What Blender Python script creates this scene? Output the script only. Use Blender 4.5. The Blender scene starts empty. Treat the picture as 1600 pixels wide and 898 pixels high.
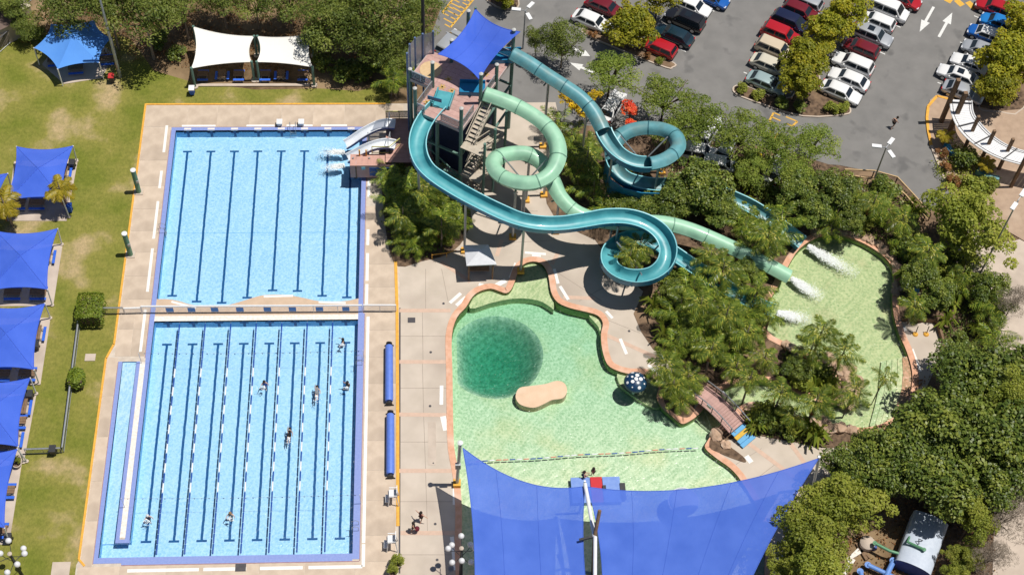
import bpy, bmesh, math, random
import numpy as np
from mathutils import Vector, Matrix, geometry

# ------------------------------------------------------------------ camera, sky, sun, exposure
S = bpy.context.scene
COL = S.collection
random.seed(7)
FPX = 2369.45
YAW, PIT, ROL = 0.0931, 0.9776, -0.0685
CAM = Vector((7.4492, -56.6279, 127.0111))
_f = Vector((math.sin(YAW)*math.cos(PIT), math.cos(YAW)*math.cos(PIT), -math.sin(PIT)))
_r0 = Vector((math.cos(YAW), -math.sin(YAW), 0)); _d0 = _f.cross(_r0)
_r = math.cos(ROL)*_r0 + math.sin(ROL)*_d0
_d = -math.sin(ROL)*_r0 + math.cos(ROL)*_d0
cd = bpy.data.cameras.new('camera'); cam = bpy.data.objects.new('camera', cd); COL.objects.link(cam)
cd.sensor_width = 36; cd.lens = FPX*36/1600; cd.clip_end = 3000; cd.clip_start = 1
cam.matrix_world = Matrix(((_r.x, -_d.x, -_f.x, CAM.x), (_r.y, -_d.y, -_f.y, CAM.y), (_r.z, -_d.z, -_f.z, CAM.z), (0, 0, 0, 1)))
S.camera = cam
SUN_EL, SUN_AZ = math.radians(71.5), math.radians(88)      # azimuth clockwise from +Y
w = bpy.data.worlds.new('World'); S.world = w; w.use_nodes = True
nt = w.node_tree
sky = nt.nodes.new('ShaderNodeTexSky'); sky.sky_type = 'NISHITA'; sky.sun_disc = False
sky.sun_elevation = SUN_EL; sky.sun_rotation = SUN_AZ
bg = nt.nodes['Background']; bg.inputs[1].default_value = 0.05
nt.links.new(sky.outputs[0], bg.inputs[0])
sl = bpy.data.lights.new('sun', 'SUN'); so = bpy.data.objects.new('sun', sl); COL.objects.link(so)
sl.energy = 4.4; sl.angle = math.radians(0.53); sl.color = (1.0, 0.955, 0.88)
sd = Vector((math.sin(SUN_AZ)*math.cos(SUN_EL), math.cos(SUN_AZ)*math.cos(SUN_EL), math.sin(SUN_EL)))
so.rotation_euler = sd.to_track_quat('Z', 'Y').to_euler(); so.location = (60, 20, 150)
S.view_settings.view_transform = 'Standard'; S.view_settings.look = 'None'
S.view_settings.exposure = 0.0; S.view_settings.gamma = 1
S.render.engine = 'CYCLES'
S.cycles.use_denoising = True
S.cycles.max_bounces = 8; S.cycles.transparent_max_bounces = 12; S.cycles.diffuse_bounces = 3
S.cycles.caustics_reflective = False; S.cycles.caustics_refractive = False

# ------------------------------------------------------------------ survey: site position of a point at height z
def G(x, y, z=0.0):
    v = _f*FPX + _r*(x-800) + _d*(y-449)
    return CAM + v*((z-CAM.z)/v.z)
def G2(x, y, z=0.0):
    p = G(x, y, z); return (p.x, p.y)
def GP(pts, z=0.0): return [G2(a, b, z) for a, b in pts]

# ------------------------------------------------------------------ object helpers
def link(o, parent=None):
    COL.objects.link(o)
    if parent is not None: o.parent = parent
    return o
def tag(o, label=None, cat=None, group=None, kind=None):
    if label: o['label'] = label
    if cat: o['category'] = cat
    if group: o['group'] = group
    if kind: o['kind'] = kind
    return o
def thing(name, label, cat, loc=(0, 0, 0), rz=0.0, group=None):
    o = bpy.data.objects.new(name, None); o.empty_display_size = .3
    link(o); o.location = loc; o.rotation_euler = (0, 0, rz)
    return tag(o, label, cat, group)
def inst(name, mesh, parent=None, loc=(0, 0, 0), rot=(0, 0, 0), scale=(1, 1, 1)):
    o = bpy.data.objects.new(name, mesh); link(o, parent)
    o.location = loc; o.rotation_euler = rot
    o.scale = (scale,)*3 if isinstance(scale, (int, float)) else scale
    return o
def copy_tree(o, parent=None):
    c = o.copy(); COL.objects.link(c); c.parent = parent
    for ch in list(o.children): copy_tree(ch, c)
    return c

class MB:
    def __init__(s): s.v = []; s.f = []; s.mi = []; s.cur = 0
    def add(s, vs, fs):
        b = len(s.v); s.v += [tuple(q) for q in vs]
        s.f += [tuple(b+i for i in q) for q in fs]; s.mi += [s.cur]*len(fs); return s
    def box(s, c, d, rz=0, R=None):
        hx, hy, hz = d[0]/2, d[1]/2, d[2]/2; vs = []
        for z in (-hz, hz):
            for x, y in ((-hx, -hy), (hx, -hy), (hx, hy), (-hx, hy)):
                p = Vector((x, y, z))
                if R is not None: p = R @ p
                elif rz: p = Vector((x*math.cos(rz)-y*math.sin(rz), x*math.sin(rz)+y*math.cos(rz), z))
                vs.append((p.x+c[0], p.y+c[1], p.z+c[2]))
        return s.add(vs, [(3, 2, 1, 0), (4, 5, 6, 7), (0, 1, 5, 4), (1, 2, 6, 5), (2, 3, 7, 6), (3, 0, 4, 7)])
    def bar(s, a, b, wd, ht=None, up=(0, 0, 1)):
        a = Vector(a); b = Vector(b); ht = ht or wd; t = b-a; L = t.length
        if L < 1e-6: return s
        t.normalize(); u = Vector(up)
        if abs(t.dot(u)) > .98: u = Vector((0, 1, 0))
        sd_ = t.cross(u).normalized(); u = sd_.cross(t)
        R = Matrix((t, sd_, u)).transposed()
        return s.box((a+b)/2, (L, wd, ht), R=R)
    def tube(s, path, rad, n=8, cap=True, closed=False):
        P = [Vector(p) for p in path]; m = len(P)
        rs = rad if isinstance(rad, (list, tuple)) else [rad]*m
        vs = []; pu = None
        for i, p in enumerate(P):
            if closed: t = P[(i+1) % m]-P[i-1]
            else: t = P[min(i+1, m-1)]-P[max(i-1, 0)]
            t.normalize()
            if pu is None:
                u = Vector((0, 0, 1)) if abs(t.z) < .9 else Vector((1, 0, 0))
            else: u = pu
            u = (u - t*u.dot(t)).normalized(); pu = u; b = t.cross(u)
            for k in range(n):
                a = 2*math.pi*k/n; vs.append(p+(u*math.cos(a)+b*math.sin(a))*rs[i])
        fs = []
        for i in range(m if closed else m-1):
            j = (i+1) % m
            for k in range(n):
                fs.append((i*n+k, i*n+(k+1) % n, j*n+(k+1) % n, j*n+k))
        if cap and not closed: fs += [tuple(range(n-1, -1, -1)), tuple((m-1)*n+k for k in range(n))]
        return s.add(vs, fs)
    def lathe(s, prof, n=16, c=(0, 0, 0)):
        vs = []; fs = []
        for r, z in prof:
            for k in range(n):
                a = 2*math.pi*k/n; vs.append((c[0]+r*math.cos(a), c[1]+r*math.sin(a), c[2]+z))
        for i in range(len(prof)-1):
            for k in range(n): fs.append((i*n+k, i*n+(k+1) % n, (i+1)*n+(k+1) % n, (i+1)*n+k))
        fs += [tuple(range(n-1, -1, -1)), tuple((len(prof)-1)*n+k for k in range(n))]
        return s.add(vs, fs)
    def prism(s, poly, z0, z1, holes=(), bottom=False):
        vs, tr = fill(poly, holes)
        s.add([(x, y, z1) for x, y in vs], tr)
        if bottom: s.add([(x, y, z0) for x, y in vs], [t[::-1] for t in tr])
        for lp in [poly]+list(holes):
            s.wall(lp, z0, z1, flip=(lp is not poly))
        return s
    def wall(s, lp, z0, z1, flip=False, closed=True):
        a = area(lp); n = len(lp)
        vs = [(x, y, z0) for x, y in lp]+[(x, y, z1) for x, y in lp]
        fs = []
        for i in range(n if closed else n-1):
            j = (i+1) % n; q = (i, j, n+j, n+i)
            if (a < 0) != flip: q = q[::-1]
            fs.append(q)
        return s.add(vs, fs)
    def build(s, name, mat, parent=None, smooth=False, loc=None):
        me = s.mesh(name, mat, smooth)
        o = bpy.data.objects.new(name, me); link(o, parent)
        if loc: o.location = loc
        return o
    def mesh(s, name, mat, smooth=False):
        me = bpy.data.meshes.new(name); me.from_pydata(s.v, [], s.f)
        for m in (mat if isinstance(mat, (list, tuple)) else [mat]): me.materials.append(m)
        if len(me.materials) > 1: me.polygons.foreach_set('material_index', s.mi)
        if smooth:
            me.polygons.foreach_set('use_smooth', [True]*len(me.polygons))
            if smooth is not True: me.set_sharp_from_angle(angle=math.radians(smooth))
        me.update(); return me

def area(p): return sum(p[i-1][0]*p[i][1]-p[i][0]*p[i-1][1] for i in range(len(p)))/2
def inside(p, x, y):
    c = False; n = len(p); j = n-1
    for i in range(n):
        xi, yi = p[i]; xj, yj = p[j]
        if (yi > y) != (yj > y) and x < (xj-xi)*(y-yi)/(yj-yi)+xi: c = not c
        j = i
    return c
def fill(poly, holes=()):
    vs = []; ed = []
    for lp in [poly]+list(holes):
        b = len(vs); vs += [Vector(p) for p in lp]; ed += [(b+i, b+(i+1) % len(lp)) for i in range(len(lp))]
    ov, oe, of, *_ = geometry.delaunay_2d_cdt(vs, ed, [], 0, 1e-5)
    out = []
    for t in of:
        x = sum(ov[i].x for i in t)/3; y = sum(ov[i].y for i in t)/3
        if inside(poly, x, y) and not any(inside(h, x, y) for h in holes):
            a, b, c = (ov[i] for i in t)
            out.append(tuple(t) if (b-a).cross(c-a) > 0 else tuple(t)[::-1])
    return [(p.x, p.y) for p in ov], out
def curve(pts, closed=True, n=5):
    P = [Vector(p) for p in pts]; m = len(P); out = []
    for i in range(m if closed else m-1):
        p0 = P[(i-1) % m] if closed or i > 0 else P[i]*2-P[i+1]
        p1 = P[i]; p2 = P[(i+1) % m]
        p3 = P[(i+2) % m] if closed or i+2 < m else p2*2-p1
        for k in range(n):
            t = k/n
            out.append(.5*((2*p1)+(p2-p0)*t+(2*p0-5*p1+4*p2-p3)*t*t+(3*p1-p0-3*p2+p3)*t**3))
    if not closed: out.append(P[-1])
    return [tuple(p) for p in out]
def offset(poly, d):
    s_ = 1 if area(poly) > 0 else -1; n = len(poly); out = []
    for i in range(n):
        a = Vector(poly[i-1]); b = Vector(poly[i]); c = Vector(poly[(i+1) % n])
        e1 = (b-a).normalized(); e2 = (c-b).normalized()
        n1 = Vector((e1.y, -e1.x)); n2 = Vector((e2.y, -e2.x)); m = n1+n2
        if m.length < .2: m = n1
        m = m.normalized(); k = d/max(.55, m.dot(n1)); out.append(tuple(b+m*k*s_))
    return out

# ------------------------------------------------------------------ procedural materials
def NN(t, typ, **kw):
    n = t.nodes.new(typ)
    for k, v in kw.items(): setattr(n, k, v)
    return n
def base_mat(name):
    m = bpy.data.materials.new(name); m.use_nodes = True
    return m, m.node_tree, m.node_tree.nodes['Principled BSDF']
def c4(c): return (*c, 1)
def M(name, c1, c2=None, scale=3.0, rough=.75, bump=0.0, bscale=None, metal=0.0, spec=.35, rnd=0.0, coat=0.0, c3=None, s3=.3, t3=(.55, .7), detail=3, coords='Object', lo=.35, hi=.68):
    m, t, b = base_mat(name); L = t.links.new
    b.inputs['Roughness'].default_value = rough; b.inputs['Metallic'].default_value = metal
    b.inputs['Specular IOR Level'].default_value = spec
    if coat: b.inputs['Coat Weight'].default_value = coat; b.inputs['Coat Roughness'].default_value = .06
    tc = NN(t, 'ShaderNodeTexCoord'); co = tc.outputs[coords]
    c2 = c2 or tuple(x*.86 for x in c1)
    n = NN(t, 'ShaderNodeTexNoise'); n.inputs['Scale'].default_value = scale; n.inputs['Detail'].default_value = detail
    L(co, n.inputs['Vector'])
    r = NN(t, 'ShaderNodeValToRGB'); L(n.outputs[0], r.inputs[0])
    r.color_ramp.elements[0].position = lo; r.color_ramp.elements[1].position = hi
    r.color_ramp.elements[0].color = c4(c1); r.color_ramp.elements[1].color = c4(c2)
    col = r.outputs[0]
    if c3:
        n3 = NN(t, 'ShaderNodeTexNoise'); n3.inputs['Scale'].default_value = s3; n3.inputs['Detail'].default_value = 2.5
        L(co, n3.inputs['Vector'])
        mr = NN(t, 'ShaderNodeMapRange'); mr.inputs[1].default_value, mr.inputs[2].default_value = t3
        L(n3.outputs[0], mr.inputs[0])
        mx = NN(t, 'ShaderNodeMix', data_type='RGBA'); L(mr.outputs[0], mx.inputs[0]); L(col, mx.inputs[6]); mx.inputs[7].default_value = c4(c3)
        col = mx.outputs[2]
    if rnd:
        oi = NN(t, 'ShaderNodeObjectInfo'); mr = NN(t, 'ShaderNodeMapRange')
        mr.inputs[3].default_value = 1-rnd; mr.inputs[4].default_value = 1+rnd; L(oi.outputs['Random'], mr.inputs[0])
        hs = NN(t, 'ShaderNodeHueSaturation'); L(mr.outputs[0], hs.inputs['Value']); L(col, hs.inputs['Color']); col = hs.outputs[0]
    L(col, b.inputs['Base Color'])
    if bump:
        nb = NN(t, 'ShaderNodeTexNoise'); nb.inputs['Scale'].default_value = bscale or scale*4; nb.inputs['Detail'].default_value = 1.5
        L(co, nb.inputs['Vector']); bp = NN(t, 'ShaderNodeBump'); bp.inputs['Strength'].default_value = bump
        bp.inputs['Distance'].default_value = .05; L(nb.outputs[0], bp.inputs['Height']); L(bp.outputs[0], b.inputs['Normal'])
    return m
def leaf_mat(name, cols, trans=.35, rough=.55, objrnd=.16, clump=.5):
    m, t, b = base_mat(name); L = t.links.new
    g = NN(t, 'ShaderNodeNewGeometry'); r = NN(t, 'ShaderNodeValToRGB')
    cr = r.color_ramp
    while len(cr.elements) < len(cols): cr.elements.new(.5)
    for i, c in enumerate(cols):
        cr.elements[i].position = i/(len(cols)-1); cr.elements[i].color = c4(c)
    at = NN(t, 'ShaderNodeAttribute'); at.attribute_name = 'clump'; mi_ = NN(t, 'ShaderNodeMix', data_type='FLOAT'); mi_.inputs[0].default_value = clump
    L(g.outputs['Random Per Island'], mi_.inputs[2]); L(at.outputs['Fac'], mi_.inputs[3]); L(mi_.outputs[0], r.inputs[0])
    oi = NN(t, 'ShaderNodeObjectInfo'); mr = NN(t, 'ShaderNodeMapRange')
    mr.inputs[3].default_value = 1-objrnd; mr.inputs[4].default_value = 1+objrnd; L(oi.outputs['Random'], mr.inputs[0])
    hs = NN(t, 'ShaderNodeHueSaturation'); L(mr.outputs[0], hs.inputs['Value']); L(r.outputs[0], hs.inputs['Color'])
    L(hs.outputs[0], b.inputs['Base Color']); b.inputs['Roughness'].default_value = rough
    b.inputs['Specular IOR Level'].default_value = .35
    tr = NN(t, 'ShaderNodeBsdfTranslucent'); L(hs.outputs[0], tr.inputs[0])
    mx = NN(t, 'ShaderNodeMixShader'); mx.inputs[0].default_value = trans
    L(b.outputs[0], mx.inputs[1]); L(tr.outputs[0], mx.inputs[2]); L(mx.outputs[0], t.nodes['Material Output'].inputs[0])
    return m
# ------------------------------------------------------------------ shared materials
def concrete(name, a, b, stain):
    return M(name, a, b, scale=.9, rough=.9, bump=.25, bscale=14, rnd=.07, c3=stain, s3=.22, t3=(.5, .75), coords='Object')
M_conc = concrete('deck_concrete', (.60, .49, .385), (.50, .40, .31), (.43, .345, .27))
M_joint = M('joint_sand', (.62, .54, .45), (.50, .43, .36), scale=2)
M_lag_conc = M('lagoon_concrete', (.58, .50, .42), (.50, .43, .355), scale=.45, rough=.9, bump=.2, bscale=20, c3=(.43, .36, .30), s3=.16, t3=(.5, .7))
M_orange = M('ochre_edge_paint', (.78, .42, .06), (.66, .33, .05), scale=3, rough=.7)
M_terra = M('terracotta_coping', (.70, .40, .27), (.60, .32, .20), scale=2.2, rough=.85, bump=.2, bscale=18, c3=(.72, .50, .38), s3=.5, t3=(.5, .7))
M_whitepaint = M('white_deck_paint', (.80, .77, .72), (.70, .62, .55), scale=4, rough=.8)
M_blue_tile = M('blue_gutter_tile', (.22, .29, .60), (.26, .33, .64), scale=5, rough=.35, spec=.5)
M_floor_blue = M('pale_blue_pool_tile', (.47, .71, .90), (.51, .74, .93), scale=.6, rough=.6)
M_line = M('navy_lane_tile', (.008, .09, .25), (.01, .105, .28), scale=4, rough=.5)
M_wall_blue = M('mid_blue_pool_wall', (.22, .50, .78), (.25, .54, .80), scale=.8, rough=.6)
M_asph = M('asphalt', (.215, .208, .200), (.180, .175, .169), scale=.5, rough=.92, bump=.4, bscale=30, c3=(.135, .132, .130), s3=.42, t3=(.60, .72))
M_mulch = M('bark_mulch', (.19, .125, .08), (.07, .045, .03), scale=2.5, rough=.95, bump=.8, bscale=9, c3=(.27, .18, .11), s3=.25, t3=(.5, .68))
M_soil = M('dry_leaf_litter', (.20, .13, .07), (.10, .065, .032), scale=1.2, rough=.95, bump=.6, bscale=8, c3=(.30, .21, .12), s3=.12, t3=(.48, .66))
M_path = M('pale_path_concrete', (.56, .47, .39), (.48, .40, .33), scale=.8, rough=.9, bump=.2, bscale=18, c3=(.40, .33, .27), s3=.2)
M_paver = M('brown_pavers', (.44, .32, .23), (.37, .265, .19), scale=1.4, rough=.9, bump=.3, bscale=10, c3=(.50, .38, .28), s3=.3)
M_whitem = M('white_painted_metal', (.80, .80, .80), (.74, .74, .75), rough=.4, spec=.5)
M_greym = M('galvanised_steel', (.42, .44, .46), (.35, .37, .39), rough=.45, metal=.6)
M_darkm = M('dark_metal', (.03, .032, .036), (.045, .045, .05), rough=.5)
M_black = M('black_rubber', (.012, .012, .012), (.02, .02, .02), rough=.7)
M_wood = M('weathered_timber', (.24, .155, .095), (.17, .105, .06), scale=4, rough=.85)
M_rail = M('tan_rail_paint', (.55, .38, .20), (.48, .33, .17), rough=.6)
M_rock = M('sandstone_rock', (.55, .38, .27), (.40, .27, .18), scale=1.5, rough=.9, bump=.6, bscale=6, rnd=.18, c3=(.60, .47, .36), s3=.8)
M_bin_blue = M('blue_plastic', (.03, .12, .60), (.04, .15, .66), rough=.45)
M_pink = M('pink_deck_boards', (.52, .33, .29), (.44, .27, .24), scale=2.2, rough=.85, rnd=.10)

def grass_mat():
    m, t, b = base_mat('lawn_grass'); L = t.links.new
    tc = NN(t, 'ShaderNodeTexCoord'); co = tc.outputs['Object']
    def noise(s, d=6):
        n = NN(t, 'ShaderNodeTexNoise'); n.inputs['Scale'].default_value = s; n.inputs['Detail'].default_value = d
        L(co, n.inputs['Vector']); return n.outputs[0]
    r = NN(t, 'ShaderNodeValToRGB'); L(noise(.19, 5), r.inputs[0]); cr = r.color_ramp
    cr.elements[0].position = .36; cr.elements[0].color = c4((.165, .185, .032))
    cr.elements[1].position = .66; cr.elements[1].color = c4((.44, .335, .19))
    e = cr.elements.new(.54); e.color = c4((.25, .232, .06))
    r2 = NN(t, 'ShaderNodeValToRGB'); L(noise(2.6, 4), r2.inputs[0]); c2 = r2.color_ramp
    c2.elements[0].position = .3; c2.elements[0].color = c4((.78, .82, .74)); c2.elements[1].position = .72; c2.elements[1].color = c4((1.12, 1.1, 1.05))
    mx = NN(t, 'ShaderNodeMix', data_type='RGBA', blend_type='MULTIPLY'); mx.inputs[0].default_value = 1
    L(r.outputs[0], mx.inputs[6]); L(r2.outputs[0], mx.inputs[7]); L(mx.outputs[2], b.inputs['Base Color'])
    b.inputs['Roughness'].default_value = .95; b.inputs['Specular IOR Level'].default_value = .1
    bp = NN(t, 'ShaderNodeBump'); bp.inputs['Strength'].default_value = .8; bp.inputs['Distance'].default_value = .12
    L(noise(5, 2), bp.inputs['Height']); L(bp.outputs[0], b.inputs['Normal'])
    return m
M_grass = grass_mat()

def water_mat(name, absorb, dens, tintlo, scale, dist, sparkle=.5, shift=(0, 0, 0)):
    """rippled clear water: Fresnel reflection over a see-through surface with caustic light painted into its tint; depth colour from absorption"""
    m = bpy.data.materials.new(name); m.use_nodes = True; t = m.node_tree; L = t.links.new
    t.nodes.remove(t.nodes['Principled BSDF']); out = t.nodes['Material Output']
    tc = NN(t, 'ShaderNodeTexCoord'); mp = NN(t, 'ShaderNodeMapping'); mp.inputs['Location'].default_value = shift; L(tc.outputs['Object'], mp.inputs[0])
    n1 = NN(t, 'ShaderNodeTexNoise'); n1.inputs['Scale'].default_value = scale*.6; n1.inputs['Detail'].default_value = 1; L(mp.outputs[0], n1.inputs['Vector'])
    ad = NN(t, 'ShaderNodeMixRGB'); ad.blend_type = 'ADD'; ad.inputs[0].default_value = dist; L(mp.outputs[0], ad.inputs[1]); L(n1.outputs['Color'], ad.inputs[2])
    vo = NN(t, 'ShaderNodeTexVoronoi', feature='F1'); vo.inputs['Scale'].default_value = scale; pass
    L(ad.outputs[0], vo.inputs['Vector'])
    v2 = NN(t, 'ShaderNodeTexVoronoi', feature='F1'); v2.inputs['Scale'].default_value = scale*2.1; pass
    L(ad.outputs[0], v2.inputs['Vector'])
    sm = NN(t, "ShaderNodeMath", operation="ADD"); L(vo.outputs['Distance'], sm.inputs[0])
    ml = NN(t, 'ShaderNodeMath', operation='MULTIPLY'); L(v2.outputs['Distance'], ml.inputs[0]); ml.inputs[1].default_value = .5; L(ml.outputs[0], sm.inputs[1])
    rp = NN(t, 'ShaderNodeValToRGB'); L(sm.outputs[0], rp.inputs[0])  # bright and dark caustic network, painted as a tint on the see-through surface
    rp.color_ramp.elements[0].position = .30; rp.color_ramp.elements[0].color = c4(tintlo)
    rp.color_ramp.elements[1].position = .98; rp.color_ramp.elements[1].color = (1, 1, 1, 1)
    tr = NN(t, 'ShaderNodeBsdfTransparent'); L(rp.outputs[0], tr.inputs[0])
    gl = NN(t, 'ShaderNodeBsdfGlossy'); gl.inputs['Roughness'].default_value = .22
    bp = NN(t, 'ShaderNodeBump'); bp.inputs['Strength'].default_value = sparkle; bp.inputs['Distance'].default_value = .12
    L(sm.outputs[0], bp.inputs['Height']); L(bp.outputs[0], gl.inputs['Normal'])
    fr = NN(t, 'ShaderNodeFresnel'); fr.inputs[0].default_value = 1.33; L(bp.outputs[0], fr.inputs['Normal'])
    mx = NN(t, 'ShaderNodeMixShader'); L(fr.outputs[0], mx.inputs[0]); L(tr.outputs[0], mx.inputs[1]); L(gl.outputs[0], mx.inputs[2])
    L(mx.outputs[0], out.inputs['Surface'])
    va = NN(t, 'ShaderNodeVolumeAbsorption'); va.inputs[0].default_value = c4(absorb); va.inputs[1].default_value = dens
    L(va.outputs[0], out.inputs['Volume'])
    return m
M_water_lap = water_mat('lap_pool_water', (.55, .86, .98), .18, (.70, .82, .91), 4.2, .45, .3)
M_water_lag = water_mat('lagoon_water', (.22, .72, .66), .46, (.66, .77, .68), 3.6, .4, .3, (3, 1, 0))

# ------------------------------------------------------------------ pool outlines (site metres)
beach_px = [(246, 467), (262, 467), (280, 470), (298, 475.5), (328, 478.5), (352, 477), (372, 472), (390, 466.5), (408, 461.5), (430, 460), (452, 461), (474, 465), (498, 470), (522, 471), (543, 469.5), (558, 466)]
beach = curve(GP(beach_px), closed=False, n=3); beach[0] = (-20, beach[0][1]); beach[-1] = (0, beach[-1][1])
YT = 49.3
UP = [(-20, YT)]+beach+[(0, YT)]
LOW = [(-20, 25), (-20, 1.75), (-21.25, 1.75), (-21.25, 20.4), (-22.6, 20.4), (-22.6, 0), (0, 0), (0, 25)]
lag_px = [(805, 438), (811, 421), (822, 411), (838, 409), (850, 416), (857, 432), (861, 456), (871, 472), (890, 481), (915, 487), (934, 493), (942, 505), (939, 522), (941, 546), (949, 569), (965, 579), (985, 584), (1005, 584), (1020, 590), (1029, 602), (1026, 620), (1034, 636), (1050, 650), (1062, 660), (1071, 661), (1090, 649),
          (1103, 633), (1120, 615), (1137, 605), (1158, 596), (1188, 596), (1220, 600), (1250, 616), (1285, 629), (1312, 630), (1325, 617), (1322, 597), (1300, 576), (1275, 560), (1250, 545), (1222, 532), (1202, 520), (1196, 500), (1203, 470), (1217, 445), (1232, 415), (1250, 388), (1280, 370), (1310, 367), (1340, 376), (1368, 391), (1388, 408), (1397, 430), (1394, 465), (1397, 495), (1405, 522), (1417, 550), (1425, 580), (1424, 605), (1415, 630), (1400, 648), (1380, 661), (1350, 668), (1320, 664), (1280, 660), (1246, 651), (1216, 640), (1190, 630), (1170, 628), (1153, 637), (1135, 655), (1117, 673), (1105, 689), (1102, 700), (1120, 716), (1142, 732), (1160, 754), (1185, 800), (1195, 870), (1180, 960), (1100, 1010), (850, 1010), (740, 960), (722, 880), (722, 800), (718, 745), (710, 700), (708, 650), (707, 580), (706, 525), (714, 496), (728, 480), (738, 464), (750, 455), (767, 451), (780, 455), (791, 458), (799, 452)]
LAG = curve(GP(lag_px), True, 3)
isl_px = [(806, 616), (812, 606), (830, 603), (852, 600), (870, 595), (882, 599), (886, 611), (879, 622), (862, 625), (848, 632), (833, 637), (815, 633), (807, 625)]
BASINS = [offset(UP, .02), offset(LOW, .02), offset(LAG, .02)]

def sheet(name, poly, z, mat, holes=None, kind='structure', depth=0, parent=None):
    b = MB(); hs = BASINS if holes is None else holes
    vs, tr = fill(poly, hs); b.add([(x, y, z) for x, y in vs], tr)
    if depth: b.wall(poly, z-depth, z)
    o = b.build(name, mat, parent)
    if kind: tag(o, kind=kind)
    return o

# ------------------------------------------------------------------ ground
R_ = 420
sheet('ground', [(-R_, -R_), (R_, -R_), (R_, R_), (-R_, R_)], -.06, M_soil)
lawn_px = [(-500, 1250), (-330, 130), (20, 66), (60, 44), (100, 60), (150, 40), (205, 62), (240, 110), (300, 128), (400, 140), (500, 138), (560, 142), (603, 130), (612, 168), (240, 200), (150, 880), (150, 1250)]
sheet('lawn', GP(lawn_px), -.045, M_grass)
sheet('terrace_lawn', GP([(1235, 1050), (1290, 640), (1480, 560), (1560, 700), (1600, 1050)]), -.05, M_mulch)

# ------------------------------------------------------------------ lap pools
def basin(name, poly, z, wm, fm, top=-.0, **kw):
    o = MB(); vs, tr = fill(poly); o.add([(x, y, z) for x, y in vs], tr)
    fl = o.build(name+'_floor', fm); tag(fl, kind='structure')
    wl = MB().wall(poly, z, top, flip=True).build('pool_wall', wm, fl)
    return fl
DEP = -1.15
# upper pool: floor, walls
fu = basin('upper_lap_pool', UP, DEP, M_wall_blue, M_floor_blue, -.04)
fl_ = basin('lower_lap_pool', [(-20, 25), (-20, 0), (0, 0), (0, 25)], DEP, M_wall_blue, M_floor_blue, -.04)
fl_.children[0].hide_render = False
bpy.data.objects.remove(fl_.children[0])
wl = MB().wall(LOW, DEP, -.04, flip=True).build('pool_wall', M_wall_blue, fl_)
ramp = MB(); ramp.add([(-22.6, 20.4, -.18), (-21.25, 20.4, -.18), (-21.25, 1.75, -.95), (-22.6, 1.75, -.95), (-22.6, 0, DEP), (-20, 0, DEP), (-20, 1.75, DEP), (-21.25, 1.75, DEP), (-22.6, 1.75, DEP)], [(0, 3, 2, 1), (8, 4, 5, 6), (3, 8, 7, 2)])
ramp.build('ramp_floor', M_floor_blue, fl_)
def lane_mark(b, x, y0, y1, t0=True, t1=True):
    n_ = int(abs(y1-y0)/.35); rl = random.Random(int(x*7+y0)); c_ = [x+rl.uniform(-.02, .02) for _ in range(n_+1)]; z_ = DEP+.01
    b.add([(c_[k]+s_*.118, y0+(y1-y0)*k/n_, z_) for k in range(n_+1) for s_ in (-1, 1)], [(2*k, 2*k+1, 2*k+3, 2*k+2) for k in range(n_)])
    for y, on in ((y0, t0), (y1, t1)):
        if on: b.box((x, y, DEP+.008), (.95, .22, .008))
ub_px = [(272, 462), (311, 471), (347, 473), (386, 465), (428, 453.5), (465, 454.5), (502, 462), (540, 464.5)]
for i in range(8):
    x = -18.75+2.5*i
    b = MB(); lane_mark(b, x, 2, 23); b.build('lane_line', M_line, fl_)
    b = MB(); yb = G(*ub_px[i], DEP).y
    lane_mark(b, x, yb, YT-2); b.build('lane_line', M_line, fu)
    for Y, par in ((25, fl_), (YT, fu)):
        b = MB(); b.box((x, Y-.008, -.62), (.27, .012, .95)); b.box((x, Y-.012, -.42), (.85, .012, .22)); b.build('wall_target', M_line, par)
cross = MB(); cross.box((-10, 36.5, DEP+.004), (20, .06, .006)); cross.build('floor_seam', M_wall_blue, fu)

def water(name, poly, z, mat, zb=-6):
    p = offset(poly, .015); b = MB(); b.prism(p, zb, z, bottom=True)
    o = b.build(name, mat); tag(o, kind='structure'); return o
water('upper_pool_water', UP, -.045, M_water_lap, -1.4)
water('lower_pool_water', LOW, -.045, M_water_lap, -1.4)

# gutter copings, each straight run one piece
def box_piece(name, x0, x1, y0, y1, z0, z1, mat, parent):
    return MB().box(((x0+x1)/2, (y0+y1)/2, (z0+z1)/2), (x1-x0, y1-y0, z1-z0)).build(name, mat, parent)
deck = sheet('pool_deck', [(-23.5, 53), (-23.55, 22.3), (-24.2, 20.7), (-24.2, 0), (-24.45, -.6), (-24.45, -14), (4.1, -14), (4.1, 31.9), (7, 33.5), (7, 53)], -.022, M_joint, depth=.1)
CW = .46
for x0, x1, y0, y1 in ((-20-CW, -20, 25.75, YT), (0, CW, 25.7, YT), (-20-CW, CW, YT, YT+.4),
                       (-20-CW, -20, 20.8, 25.75), (-20.42, -20, 1.75, 20.8), (0, .62, -.55, 25.7),
                       (-22.98, -22.6, 0, 20.4), (-22.98, -20.5, -.55, 0), (-20.5, 0, -.72, 0), (-21.25, -20.9, 1.75, 20.4), (-21.25, -20, 1.4, 1.75)):
    b = MB().box(((x0+x1)/2, (y0+y1)/2, -.15), (x1-x0, y1-y0, .33)).build('gutter_coping', M_blue_tile, deck)
    e = .05
M_gtrim = M('rose_brown_edge_trim', (.40, .24, .24), (.33, .2, .2))
for x0, x1, y0, y1 in ((-20.53, -20.46, 20.8, YT), (.46, .53, 25.7, YT), (-20.5, .5, YT+.4, YT+.46), (.62, .69, -.72, 25.7), (-20.5, .62, -.80, -.72), (-23.05, -22.98, -.6, 20.4)):
    box_piece('edge_trim', x0, x1, y0, y1, -.1, .006, M_gtrim, deck)
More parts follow.
